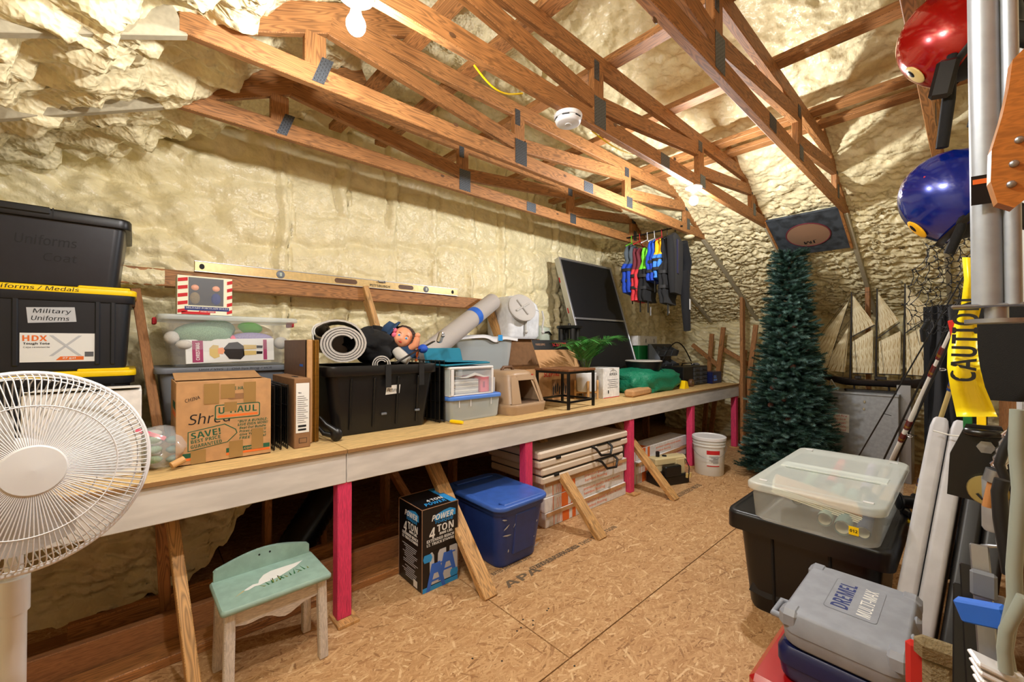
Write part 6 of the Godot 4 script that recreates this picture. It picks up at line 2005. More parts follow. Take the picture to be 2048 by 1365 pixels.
	part("body", MB.new().lathe([Vector2(0.0, 0.0), Vector2(0.130, 0.0), Vector2(0.133, 0.004), Vector2(0.146, 0.285), Vector2(0.154, 0.287), Vector2(0.154, 0.297), Vector2(0.147, 0.299), Vector2(0.148, 0.315), Vector2(0.156, 0.317), Vector2(0.156, 0.327), Vector2(0.149, 0.329), Vector2(0.150, 0.36)], 40), M.bucket_white, bu)
	part("lid", MB.new().lathe([Vector2(0.158, 0.345), Vector2(0.160, 0.347), Vector2(0.160, 0.372), Vector2(0.154, 0.377), Vector2(0.148, 0.377), Vector2(0.145, 0.368), Vector2(0.0, 0.368)], 40), M.white_plastic, bu)
	var lbm := MB.new().lathe([Vector2(0.1400, 0.10), Vector2(0.1472, 0.255)], 12, 1, 1, 0.9, 1.75)
	var lab := part("label", lbm, M.paper, bu)
	part("label_band", MB.new().lathe([Vector2(0.1462, 0.215), Vector2(0.1482, 0.255)], 12, 1, 1, 0.9, 1.75), M.red_ink, lab)
	part("label_band", MB.new().lathe([Vector2(0.1409, 0.098), Vector2(0.1415, 0.108)], 12, 1, 1, 0.9, 1.75), M.red_ink, lab)
	for k in 6:
		var y := 0.195 - 0.013 * k
		part("label_text", MB.new().lathe([Vector2(0.1403 + y * 0.046, y), Vector2(0.1406 + y * 0.046, y + 0.005)], 8, 1, 1, 1.0, 1.6 - 0.12 * (k % 3)), M.grey_ink, lab)
	var wire := []
	for k in 17:
		var a := PI * k / 16.0
		wire.append(Vector3(cos(a) * 0.158, 0.29 - sin(a) * 0.11, 0.02 + sin(a) * 0.15))
	part("wire_handle", MB.new().tube(wire, 0.002, 6), M.steel, bu)


func floor_carton(t: Node3D, s: Vector3, k: int) -> void:
	part("body", bx(Vector3(0, s.y / 2, 0), s, 0.004), M.carton_white, t)
	var f := s.z / 2 + 0.0004
	var x0 := -s.x / 2
	print_rect(t, "orange_band", Vector3(x0 + 0.22, s.y / 2, f), 0.075, s.y - 0.006, M.orange_ink)
	print_rect(t, "orange_band", Vector3(x0 + 0.315, s.y / 2, f), 0.04, s.y - 0.006, M.orange_ink)
	print_rect(t, "orange_line", Vector3(x0 + 0.09, s.y / 2, f), 0.006, s.y - 0.006, M.orange_ink)
	for j in 3:
		print_poly(t, "bamboo_stroke", Vector3(x0 + 0.13 + 0.02 * j, s.y / 2, f), [-0.002, -0.04, 0.001, -0.04, 0.008, 0.03, 0.005, 0.03], M.orange_ink)
	print_rect(t, "orange_band_top", Vector3(x0 + 0.25, s.y + 0.0003, 0), 0.10, s.z - 0.01, M.orange_ink, TOP)
	words(t, "premium quality strand woven", Vector3(x0 + 0.70, s.y * 0.62, f), 0.50, 0.026, M.orange_ink, FACE, "sans")
	words(t, "bamboo flooring", Vector3(x0 + 0.595, s.y * 0.27, f), 0.28, 0.026, M.orange_ink, FACE, "sans")
	if k % 2 == 0:
		part("torn_flap", bx(Vector3(0.0, s.y - 0.014, f + 0.004), Vector3(s.x - 0.02, 0.026, 0.004), 0.001, Basis(Vector3.RIGHT, -0.12)), M.cardboard, t)


# ---------------------------------------------------------------- fan at the near end
func fan() -> void:
	var c := Vector3(-1.365, 1.030, 0.172)
	var t := thing("pedestal_fan", "white pedestal fan with round wire grille", "fan", Vector3(c.x, 0, c.z), 0)
	part("base", MB.new().at(Transform3D(Basis(), Vector3(-0.130, 0, 0.033))).lathe([Vector2(0.0, 0.035), Vector2(0.05, 0.035), Vector2(0.20, 0.020), Vector2(0.215, 0.006), Vector2(0.21, 0.0), Vector2(0.0, 0.0)], 32), M.white_plastic, t)
	# pole as read at the frame's lower left
	var pole := Vector3(-0.130, 0, 0.033)
	part("lower_pole", MB.new().tube([pole + Vector3(0, 0.02, 0), pole + Vector3(0, 0.70, 0)], 0.021, 18), M.white_plastic, t)
	part("upper_pole", MB.new().tube([pole + Vector3(0, 0.70, 0), pole + Vector3(0, 0.95, 0)], 0.015, 16), M.white_plastic, t)
	part("height_collar", MB.new().tube([pole + Vector3(0, 0.68, 0), pole + Vector3(0, 0.76, 0)], 0.026, 18), M.white_plastic, t)
	var nrm := Vector3(0.95, 0.13, -0.30).normalized()
	var xx := Vector3.UP.cross(nrm).normalized()
	var B := Basis(xx, nrm.cross(xx).normalized(), nrm)
	part("motor_housing", MB.new().at(Transform3D(B * Basis(Vector3.RIGHT, PI / 2), Vector3(0, c.y, 0))).lathe([Vector2(0.0, -0.20), Vector2(0.05, -0.195), Vector2(0.07, -0.16), Vector2(0.07, -0.08), Vector2(0.05, -0.06), Vector2(0.0, -0.06)], 24), M.white_plastic, t)
	part("neck", MB.new().tube([pole + Vector3(0, 0.92, 0), Vector3(0, c.y, 0) - nrm * 0.12], 0.028, 14), M.white_plastic, t)
	var gp := Transform3D(B, Vector3(0, c.y, 0))
	# blades
	for k in 3:
		var a0 := TAU * k / 3 + 0.4
		part("blade", MB.new().at(gp).grid(10, 8, func(i: int, j: int):
			var s := i / 10.0
			var r := 0.045 + 0.130 * j / 8.0
			var a := a0 + (s - 0.5) * (1.15 + 0.35 * sin(PI * j / 8.0))
			return Vector3(cos(a) * r, sin(a) * r, -0.005 - 0.035 * (s - 0.5)), false), M.offwhite_plastic, t)
	part("hub", MB.new().at(gp * Transform3D(Basis(Vector3.RIGHT, PI / 2), Vector3.ZERO)).lathe([Vector2(0.0, 0.012), Vector2(0.04, 0.010), Vector2(0.045, -0.03), Vector2(0.0, -0.03)], 20), M.offwhite_plastic, t)
	# front grille: badge, rings and radial wires; rear grille the same
	part("front_badge", MB.new().at(gp * Transform3D(Basis(Vector3.RIGHT, PI / 2), Vector3(0, 0, 0.052))).lathe([Vector2(0.052, -0.006), Vector2(0.053, 0.0), Vector2(0.049, 0.004), Vector2(0.0, 0.007)], 40), M.offwhite_plastic, t)
	var ring := func(r: float, z: float, w: float) -> MB:
		var p := []
		for k in 72:
			p.append(gp * Vector3(cos(TAU * k / 72) * r, sin(TAU * k / 72) * r, z))
		return MB.new().tube(p, w, 7, false, true)
	part("rim", ring.call(0.209, 0.0, 0.0055), M.white_plastic, t)
	part("grille_ring", ring.call(0.199, 0.024, 0.0016), M.white_plastic, t)
	part("grille_ring", ring.call(0.135, 0.048, 0.0013), M.white_plastic, t)
	part("grille_ring", ring.call(0.199, -0.035, 0.0016), M.white_plastic, t)
	part("grille_ring", ring.call(0.14, -0.075, 0.0014), M.white_plastic, t)
	var wf := MB.new().tube([Vector3(0.048, 0, 0.052), Vector3(0.135, 0, 0.047), Vector3(0.19, 0, 0.034), Vector3(0.200, 0, 0.022), Vector3(0.207, 0, 0.002)], 0.00125, 5, false).mesh()
	var wr := MB.new().tube([Vector3(0.06, 0, -0.08), Vector3(0.14, 0, -0.076), Vector3(0.19, 0, -0.055), Vector3(0.200, 0, -0.032), Vector3(0.207, 0, -0.002)], 0.00125, 5, false).mesh()
	for k in 120:
		share("front_wire", wf, M.white_plastic, t, gp * Transform3D(Basis(Vector3.BACK, TAU * k / 120), Vector3.ZERO))
	for k in 90:
		share("rear_wire", wr, M.white_plastic, t, gp * Transform3D(Basis(Vector3.BACK, TAU * k / 90), Vector3.ZERO))


# ---------------------------------------------------------------- far right floor
func right_side() -> void:
	# ---- Christmas tree
	var tp := Vector3(-1.19, 0, -4.75)
	var TH := 2.20
	var tr := thing("christmas_tree", "tall slim artificial spruce with pine cones", "tree", tp)
	part("trunk", MB.new().tube([Vector3(0, 0.02, 0), Vector3(0, 1.0, 0), Vector3(0, TH - 0.05, 0)], [0.022, 0.02, 0.008], 10), M.bark, tr)
	for k in 4:
		var a := k * PI / 2 + 0.4
		part("stand_leg", MB.new().tube([Vector3(0, 0.12, 0), Vector3(cos(a) * 0.28, 0.012, sin(a) * 0.28)], 0.011, 8), M.black_plastic, tr)
	var pr := RandomNumberGenerator.new()
	pr.seed = 99
	# one sprig: twig with needles all round
	var sprig := MB.new()
	sprig.tube([Vector3(0, 0, 0), Vector3(0, 0.004, 0.13)], [0.003, 0.0015], 4, false)
	for k in 54:
		var s := 0.010 + 0.123 * k / 54.0
		var a := k * 2.399
		var d := Vector3(cos(a), sin(a) * 0.7, 0.95).normalized()
		var l := 0.042 * (1.0 - 0.25 * s / 0.13)
		var side := d.cross(Vector3(0, 0, 1)).normalized() * 0.0032
		var p := Vector3(0, 0.004 * s / 0.13, s)
		sprig.tri(p - side, p + side, p + d * l)
		sprig.tri(p + side, p - side, p + d * l)
	var sm := sprig.mesh()
	var mats := [M.spruce, M.spruce_frost]
	var lists := [[], []]
	var tiers := 40
	for t in tiers:
		var v := t / float(tiers - 1)
		var y := 0.16 + (TH - 0.22) * v
		var R := lerpf(0.42, 0.07, pow(v, 0.92))
		var nb := int(lerpf(22, 8, v))
		for b in nb:
			var a := TAU * (b + 0.5 * (t % 2)) / nb + pr.randf_range(-0.15, 0.15)
			var L := R * pr.randf_range(0.68, 1.14)
			var out := Vector3(cos(a), 0, sin(a))
			var tipy := y + lerpf(-0.05, 0.07, v) * 1.0
			var n := maxi(2, int(L / 0.055))
			for k in n:
				var s := (k + 0.6) / n
				var base := Vector3(0, y + 0.03, 0).lerp(Vector3(0, tipy - 0.03, 0), s) + out * (L * s * 0.80)
				for q in (2 if k < n - 1 else 3):
					var side: Vector3 = out.cross(Vector3.UP) * ([-0.75, 0.75, 0.0][q] + pr.randf_range(-0.25, 0.25))
					var d := (out + side + Vector3(0, pr.randf_range(-0.1, 0.45), 0)).normalized()
					var x := Vector3.UP.cross(d).normalized()
					var bs := Basis(x, d.cross(x), d).scaled(Vector3.ONE * pr.randf_range(0.85, 1.25) * lerpf(1.0, 0.85, v))
					lists[0 if pr.randf() < 0.66 else 1].append(Transform3D(bs, base))
	for k in 14:
		var d := Vector3(pr.randf_range(-0.5, 0.5), 1.0, pr.randf_range(-0.5, 0.5)).normalized()
		var x := Vector3.RIGHT.cross(d).normalized()
		lists[k % 2].append(Transform3D(Basis(x, d.cross(x), d) * 0.8, Vector3(0, TH - 0.14 + 0.006 * k, 0)))
	for g in 2:
		var mm := MultiMesh.new()
		mm.transform_format = MultiMesh.TRANSFORM_3D
		mm.mesh = sm
		mm.instance_count = lists[g].size()
		for k in lists[g].size():
			mm.set_instance_transform(k, lists[g][k])
		var mi := MultiMeshInstance3D.new()
		mi.multimesh = mm
		mi.material_override = mats[g]
		mi.name = "needles"
		mi.set_meta("kind", "stuff")
		tr.add_child(mi, true)
	var cone := MB.new()
	for r in 6:
		for k in 7:
			var a := TAU * (k + 0.5 * (r % 2)) / 7
			var rad: float = [0.008, 0.015, 0.019, 0.018, 0.013, 0.006][r]
			cone.ball(Vector3(cos(a) * rad, -0.025 + 0.010 * r, sin(a) * rad), Vector3(0.008, 0.005, 0.008), 6, 4)
	var cm := cone.mesh()
	for q in [[1562, 575], [1585, 617], [1552, 632], [1577, 652], [1580, 735], [1545, 762], [1540, 777], [1565, 800], [1600, 700], [1537, 812], [1575, 840], [1622, 777]]:
		var hh := pz(q[0], q[1], tp.z + 0.28) - tp
		var rr := lerpf(0.42, 0.05, clampf(hh.y / TH, 0, 1)) * 0.85
		var p := Vector3(clampf(hh.x, -rr, rr), hh.y, 0)
		p.z = sqrt(maxf(rr * rr - p.x * p.x, 0.0)) * 0.95
		share("pine_cone", cm, M.cone, tr, Transform3D(Basis(Vector3.RIGHT, 1.9), p))

	# ---- galvanised cabinet with sign
	var cb := thing("metal_cabinet", "galvanised steel cabinet with a printed warning sheet, carrying the model ship", "cabinet", Vector3(-0.722, 0, -5.45), 0.0)
	part("body", bx(Vector3(0, 0.415, 0), Vector3(0.545, 0.83, 0.40), 0.003), M.galvanised, cb)
	part("top_lip", bx(Vector3(0, 0.823, 0.012), Vector3(0.555, 0.02, 0.41), 0.002), M.galvanised, cb)
	for q in [[-0.13, 0.80], [0.22, 0.78], [-0.25, 0.05]]:
		part("rivet", MB.new().ball(Vector3(q[0], q[1], 0.203), Vector3(0.006, 0.006, 0.003), 8, 5), M.steel, cb)
	part("latch", bx(Vector3(-0.23, 0.13, 0.204), Vector3(0.06, 0.03, 0.008), 0.002), M.steel, cb)
	for q in [[0.03, 0.745], [0.025, 0.675]]:
		part("foam_drip", MB.new().ball(Vector3(q[0], q[1], 0.204), Vector3(0.010, 0.015, 0.006), 8, 6), M.foam_cut, cb)
	var sg := print_poly(cb, "warning_sheet", Vector3(-0.175, 0.52, 0.2006), [-0.095, -0.075, 0.085, -0.095, 0.088, 0.085, -0.095, 0.09], M.paper)
	var tx := ["Risk of fire", "airspace", "insulation", "materials", "maintained"]
	for k in 5:
		words(sg, tx[k], Vector3(-0.18, 0.588 - 0.035 * k, 0.2014), 0.15 if k == 0 else 0.13, 0.022, M.red_ink, FACE, "sans")
	part("side_panel", bx(Vector3(0.30, 0.46, -0.05), Vector3(0.10, 0.92, 0.30), 0.003), M.steel, cb)
	var br := thing("wire_bracket", "bent aluminium bracket standing on the metal cabinet corner", "bracket", Vector3(-0.965, 0.833, -5.32), 0.3)
	part("leg", MB.new().tube([Vector3(-0.02, 0, 0.0), Vector3(0.0, 0.11, 0.0)], 0.006, 6), M.aluminium, br)
	part("leg", MB.new().tube([Vector3(0.0, 0.11, 0.0), Vector3(0.055, 0.004, 0.02)], 0.006, 6), M.aluminium, br)

	# ---- model ship
	var sh := thing("model_ship", "three-masted model schooner with cream sails, on the metal cabinet", "model ship", Vector3(-0.66, 0.833, -5.40), 0.10)
	part("stand_board", MB.new().loft([rrect(0.42, 0.10, 0.03, 0.0), rrect(0.42, 0.10, 0.03, 0.02)]), M.ship_dark, sh)
	for x in [-0.13, 0.13]:
		part("stand_pin", MB.new().tube([Vector3(x, 0.018, 0), Vector3(x, 0.09, 0)], 0.008, 8), M.ship_dark, sh)
	part("hull", MB.new().grid(30, 14, func(i: int, j: int):
		var s := i / 30.0
		var x := lerpf(-0.46, 0.42, s)
		var full := pow(sin(PI * clampf(s * 0.92 + 0.02, 0, 1)), 0.6)
		var a := PI * j / 14.0
		var sheer := 0.115 + 0.055 * pow(absf(s - 0.55) * 2.0, 2.0) + (0.03 if s < 0.12 else 0.0)
		var keel := 0.055 + 0.09 * pow(clampf((0.32 - s) / 0.32, 0, 1), 1.5)
		return Vector3(x, sheer - (sheer - keel) * pow(sin(a), 0.8), cos(a) * 0.072 * full), false), M.ship_dark, sh)
	part("deck", MB.new().grid(20, 2, func(i: int, j: int):
		var s := i / 20.0
		var full := pow(sin(PI * clampf(s * 0.92 + 0.02, 0, 1)), 0.6)
		return Vector3(lerpf(-0.45, 0.41, s), 0.112 + 0.050 * pow(absf(s - 0.55) * 2.0, 2.0), (j - 1) * 0.070 * full), true), M.walnut, sh)
	for q in [[-0.10, 0.05], [0.07, 0.09], [0.25, 0.07]]:
		part("deck_house", bx(Vector3(q[0], 0.14, 0), Vector3(q[1], 0.03, 0.05), 0.004), M.ship_dark, sh)
	var masts := [[-0.16, 0.97], [0.035, 0.99], [0.235, 1.02]]
	for m in masts:
		part("mast", MB.new().tube([Vector3(m[0], 0.10, 0), Vector3(m[0] + 0.015, m[1] + 0.03, 0)], [0.010, 0.005], 8), M.ship_dark, sh)
	part("bowsprit", MB.new().tube([Vector3(-0.40, 0.165, 0), Vector3(-0.60, 0.25, 0)], [0.008, 0.004], 8), M.ship_dark, sh)
	var sails := [
		[[-0.58, 0.26], [-0.36, 0.19], [-0.165, 0.92], 0.02],
		[[-0.40, 0.20], [-0.20, 0.185], [-0.165, 0.66], 0.02],
		[[-0.14, 0.185], [0.015, 0.185], [0.015, 0.62], [-0.14, 0.50], 0.03],
		[[-0.14, 0.56], [0.03, 0.67], [-0.135, 0.97], 0.02],
		[[0.06, 0.185], [0.215, 0.185], [0.215, 0.60], [0.06, 0.50], 0.03],
		[[0.06, 0.57], [0.205, 0.70], [0.055, 0.98], 0.02],
		[[0.255, 0.185], [0.47, 0.175], [0.455, 0.72], [0.255, 0.55], 0.03],
		[[0.255, 0.60], [0.44, 0.75], [0.255, 1.02], 0.02]]
	for q in sails:
		var quad4: bool = q.size() == 5
		var A := Vector2(q[0][0], q[0][1])
		var Bq := Vector2(q[1][0], q[1][1])
		var C := Vector2(q[2][0], q[2][1])
		var D := Vector2(q[3][0], q[3][1]) if quad4 else C
		var bel: float = q[q.size() - 1]
		part("sail", MB.new().grid(10, 10, func(i: int, j: int):
			var u := i / 10.0
			var v := j / 10.0
			var lo := A.lerp(Bq, u)
			var hi := D.lerp(C, u)
			var p := lo.lerp(hi, v)
			return Vector3(p.x, p.y, 0.006 + bel * sin(PI * u) * sin(PI * v)), false), M.sail, sh)
	for q in [[-0.16, 0.54, 0.03, 0.66], [0.04, 0.52, 0.21, 0.68], [0.24, 0.57, 0.45, 0.76], [-0.14, 0.18, 0.02, 0.18], [0.05, 0.18, 0.22, 0.18], [0.25, 0.18, 0.48, 0.17]]:
		part("spar", MB.new().tube([Vector3(q[0], q[1], 0.012), Vector3(q[2], q[3], 0.012)], 0.004, 6), M.ship_dark, sh)
	for q in [[-0.60, 0.25, -0.155, 0.98], [-0.47, 0.21, -0.16, 0.72], [-0.36, 0.16, -0.155, 0.95], [-0.10, 0.14, -0.15, 0.80], [-0.22, 0.14, -0.155, 0.80], [0.10, 0.14, 0.045, 0.82], [0.0, 0.14, 0.045, 0.82], [0.30, 0.14, 0.245, 0.85], [0.20, 0.14, 0.245, 0.85], [0.40, 0.15, 0.25, 1.0], [-0.145, 0.98, 0.05, 1.0], [0.05, 1.0, 0.25, 1.03]]:
		for zz in [0.05, -0.05]:
			part("rigging_line", MB.new().tube([Vector3(q[0], q[1], zz * (1.0 if q[1] < 0.2 else 0.2)), Vector3(q[2], q[3], 0)], 0.0013, 4, false), M.cord_black, sh)

	# ---- black tote and clear bin of gift wrap
	var tt := thing("black_tote", "tall dusty black tote on the floor, carrying the clear gift wrap bin", "tote", Vector3(-0.515, 0, -2.56), 0.0)
	part("body", MB.new().loft([rrect(0.46, 0.56, 0.05, 0.0), rrect(0.48, 0.58, 0.06, 0.02), rrect(0.545, 0.65, 0.06, 0.42)]), M.black_plastic, tt)
	for x in [-0.12, 0.10]:
		part("rib", bx(Vector3(x, 0.21, 0.306), Vector3(0.012, 0.38, 0.02), 0.004, Basis(Vector3.RIGHT, 0.085)), M.black_matte, tt)
	part("lid", lid(0.625, 0.73, 0.395, 0.087, 0.05, 0.006), M.black_plastic, tt)
	for k in 2:
		print_poly(tt, "dust_smear", Vector3(-0.15 + 0.22 * k, 0.115, 0.296), [-0.08, -0.03, 0.0, -0.04, 0.09, -0.025, 0.08, 0.02, 0.02, 0.008, -0.06, 0.025], mat("dust", Color(0.17, 0.165, 0.16), 0.95), Basis(Vector3.RIGHT, -0.085), 0.0004)
	var cb2 := thing("gift_wrap_bin", "long clear flat bin of gift wrap rolls, on the black tote", "bin", Vector3(-0.47, 0.484, -2.62), 0.0)
	var bw := 0.45
	var bd := 0.93
	part("body", MB.new().loft([rrect(bw - 0.03, bd - 0.03, 0.05, 0.0), rrect(bw, bd, 0.055, 0.012), rrect(bw + 0.02, bd + 0.02, 0.055, 0.155)], true, false), M.clear_bin, cb2)
	var bl := part("lid", MB.new().loft([rrect(bw + 0.04, bd + 0.04, 0.055, 0.140), rrect(bw + 0.05, bd + 0.05, 0.06, 0.144), rrect(bw + 0.05, bd + 0.05, 0.06, 0.168), rrect(bw + 0.03, bd + 0.03, 0.055, 0.176), rrect(bw - 0.06, bd - 0.07, 0.05, 0.176), rrect(bw - 0.08, bd - 0.09, 0.045, 0.168), rrect(0.1, 0.3, 0.03, 0.168)], false, true), M.clear_bin_lid, cb2)
	part("lid_ridge", bx(Vector3(0, 0.174, 0.02), Vector3(bw - 0.02, 0.012, 0.10), 0.005), M.clear_bin_lid, bl)
	for q in [[-0.19, 0.42], [0.19, 0.42], [-0.19, -0.42], [0.19, -0.42]]:
		part("lid_slot", bx(Vector3(q[0], 0.1775, q[1]), Vector3(0.035, 0.004, 0.016), 0.001), M.white_plastic, bl)
	print_rect(cb2, "price_sticker", Vector3(0.150, 0.065, bd / 2 + 0.006), 0.032, 0.034, M.yellow_plastic)
	words(cb2, "012", Vector3(0.150, 0.065, bd / 2 + 0.0072), 0.024, 0.012, M.ink)
	var rolls := [[-0.13, 0.035, 0.18, M.gingham, 0.026], [0.02, 0.045, 0.40, M.stool_green, 0.028], [0.085, 0.036, 0.42, M.spruce_frost, 0.030], [0.15, 0.030, 0.40, M.denim, 0.025], [-0.05, 0.07, -0.1, M.red_ink, 0.022], [0.10, 0.085, -0.05, M.floral, 0.022]]
	for k in rolls.size():
		var q: Array = rolls[k]
		var gw := thing("gift_wrap_roll", ["checked green", "sage green", "frosted green", "denim blue", "red", "lilac print"][k] + " gift wrap roll lying inside the clear flat bin", "roll", Vector3(-0.47 + q[0], 0.495 + q[1], -2.62), 0.0, "gift wrap rolls")
		var ze: float = q[2]
		part("paper", MB.new().tube([Vector3(0.02, 0, ze), Vector3(-0.02, 0, ze - 0.55)], q[4], 18, false), q[3], gw)
		part("core", MB.new().tube([Vector3(0.02, 0, ze - 0.002), Vector3(-0.02, 0, ze - 0.5)], q[4] * 0.8, 18, false), M.cream_ink, gw)
	for k in 5:
		solo("card_sheet", bx(Vector3.ZERO, Vector3(0.33, 0.0025, 0.22), 0.0, Basis(Vector3.BACK, -0.22)), M.cardboard if k == 4 else M.cream_ink, "flat sheets of card leaning inside the clear flat bin", "card", Vector3(-0.50, 0.572 + 0.005 * k, -2.36 - 0.01 * k), 0.25, "card sheets in the bin")

	# ---- tool cases stacked in front
	var rb := thing("red_toolbox", "red metal toolbox on the floor under the blue case", "toolbox", Vector3(-0.275, 0, -1.63), 0.0)
	part("body", bx(Vector3(0, 0.12, 0), Vector3(0.37, 0.24, 0.46), 0.010), M.red_metal, rb)
	part("lid", bx(Vector3(0, 0.268, 0), Vector3(0.38, 0.055, 0.47), 0.016), M.red_metal, rb)
	part("handle", MB.new().tube([Vector3(-0.05, 0.294, -0.05), Vector3(-0.05, 0.299, 0), Vector3(-0.05, 0.294, 0.05)], 0.005, 6), M.steel, rb)
	var bc := thing("blue_case", "dark blue plastic tool case between red toolbox and grey case", "case", Vector3(-0.25, 0.30, -1.645), 0.0)
	part("lower_shell", MB.new().loft([rrect(0.27, 0.38, 0.03, 0.0), rrect(0.29, 0.40, 0.035, 0.012), rrect(0.30, 0.41, 0.035, 0.048)]), M.blue_case, bc)
	part("upper_shell", MB.new().loft([rrect(0.305, 0.415, 0.035, 0.050), rrect(0.305, 0.415, 0.035, 0.085), rrect(0.28, 0.39, 0.03, 0.10)]), M.blue_case, bc)
	part("latch", bx(Vector3(0.02, 0.05, 0.207), Vector3(0.05, 0.04, 0.012), 0.003), M.brass, bc)
	var gc := thing("grey_tool_case", "grey plastic multi-tool case with blue and white lettering, topmost of the cases", "case", Vector3(-0.250, 0.40, -1.645), 0.0)
	part("lower_shell", MB.new().loft([rrect(0.25, 0.37, 0.04, 0.0), rrect(0.28, 0.40, 0.05, 0.012), rrect(0.285, 0.405, 0.05, 0.045)]), M.case_grey, gc)
	part("upper_shell", MB.new().loft([rrect(0.29, 0.41, 0.05, 0.047), rrect(0.292, 0.412, 0.05, 0.065), rrect(0.275, 0.395, 0.05, 0.098), rrect(0.255, 0.375, 0.045, 0.106), rrect(0.1, 0.1, 0.02, 0.107)]), M.case_grey, gc)
	for q in [[-0.118, 0.17], [0.118, 0.17], [-0.118, -0.17], [0.118, -0.17]]:
		part("corner_block", bx(Vector3(q[0], 0.080, q[1]), Vector3(0.055, 0.058, 0.065), 0.014), M.case_grey, gc)
	for z in [-0.05, 0.06]:
		part("latch_rib", bx(Vector3(0.140, 0.075, z), Vector3(0.022, 0.055, 0.035), 0.010), M.case_grey, gc)
	part("carry_handle", MB.new().tube([Vector3(-0.145, 0.05, 0.05), Vector3(-0.175, 0.05, 0.05), Vector3(-0.175, 0.05, 0.14), Vector3(-0.145, 0.05, 0.14)], 0.010, 8), M.case_grey, gc)
	var ub := Basis(Vector3(0, 0, -1), Vector3(-1, 0, 0), Vector3(0, 1, 0))
	var lgp := print_rect(gc, "logo_recess", Vector3(0.005, 0.1068, -0.02), 0.22, 0.125, M.grey_plastic, ub, 0.012)
	print_rect(lgp, "logo_ground", Vector3(0.006, 0.1072, -0.02), 0.217, 0.122, M.case_grey, ub, 0.012)
	words(lgp, "DREMEL", Vector3(-0.022, 0.1078, -0.02), 0.175, 0.042, M.blue_ink, ub)
	words(lgp, "MULTI-MAX", Vector3(0.035, 0.1078, -0.02), 0.185, 0.032, M.paper, ub, "sans", 0.1)

	# ---- two folding tables on edge, leaning along the wall
	var A := Vector3(-0.085, 1.0, -2.52)
	var Bb := Vector3(-0.215, 0.0, -1.99)
	for k in 2:
		var t := thing("folding_table", ["folded white plastic table leaning on the tool wall behind grey case", "folded black plastic table leaning on the tool wall beside the white one"][k], "folding table", Vector3.ZERO)
		var dirv := (A - Bb).normalized()
		var side := Vector3.RIGHT
		side = (side - dirv * side.dot(dirv)).normalized()
		var up := dirv.cross(side).normalized()
		if up.y < 0:
			up = -up
		var z := side.cross(dirv)
		for s in 2:
			var off := side * (0.060 * s + 0.130 * k) - up * 0.13
			var a := Bb + dirv * 0.13 + off
			var b := A + off - dirv * 0.02 * k
			var rings := []
			var prof := [[0.0, 0.6], [0.012, 0.9], [0.03, 1.0], [0.90, 1.0], [0.955, 0.97], [0.99, 0.80], [1.0, 0.6]]
			var basis := Basis(side, dirv, side.cross(dirv))
			for q in prof:
				var ringv := PackedVector3Array()
				for v in rrect(0.057, 0.26, 0.015, 0.0):
					ringv.append(a.lerp(b, q[0]) + side * v.x * q[1] + basis.z * v.z * lerpf(1.0, q[1], 0.3))
				rings.append(ringv)
			part("half_top", MB.new().loft(rings), M.table_white if k == 0 else M.table_black, t)
		part("cord_tie", MB.new().tube([A + side * (0.112 * k - 0.02) + Vector3(0, -0.055, 0.09), A + side * (0.112 * k + 0.03) + Vector3(0, -0.06, 0.095), A + side * (0.112 * k + 0.075) + Vector3(0, -0.055, 0.09)], 0.003, 6), M.paper if k == 0 else M.ink, t)


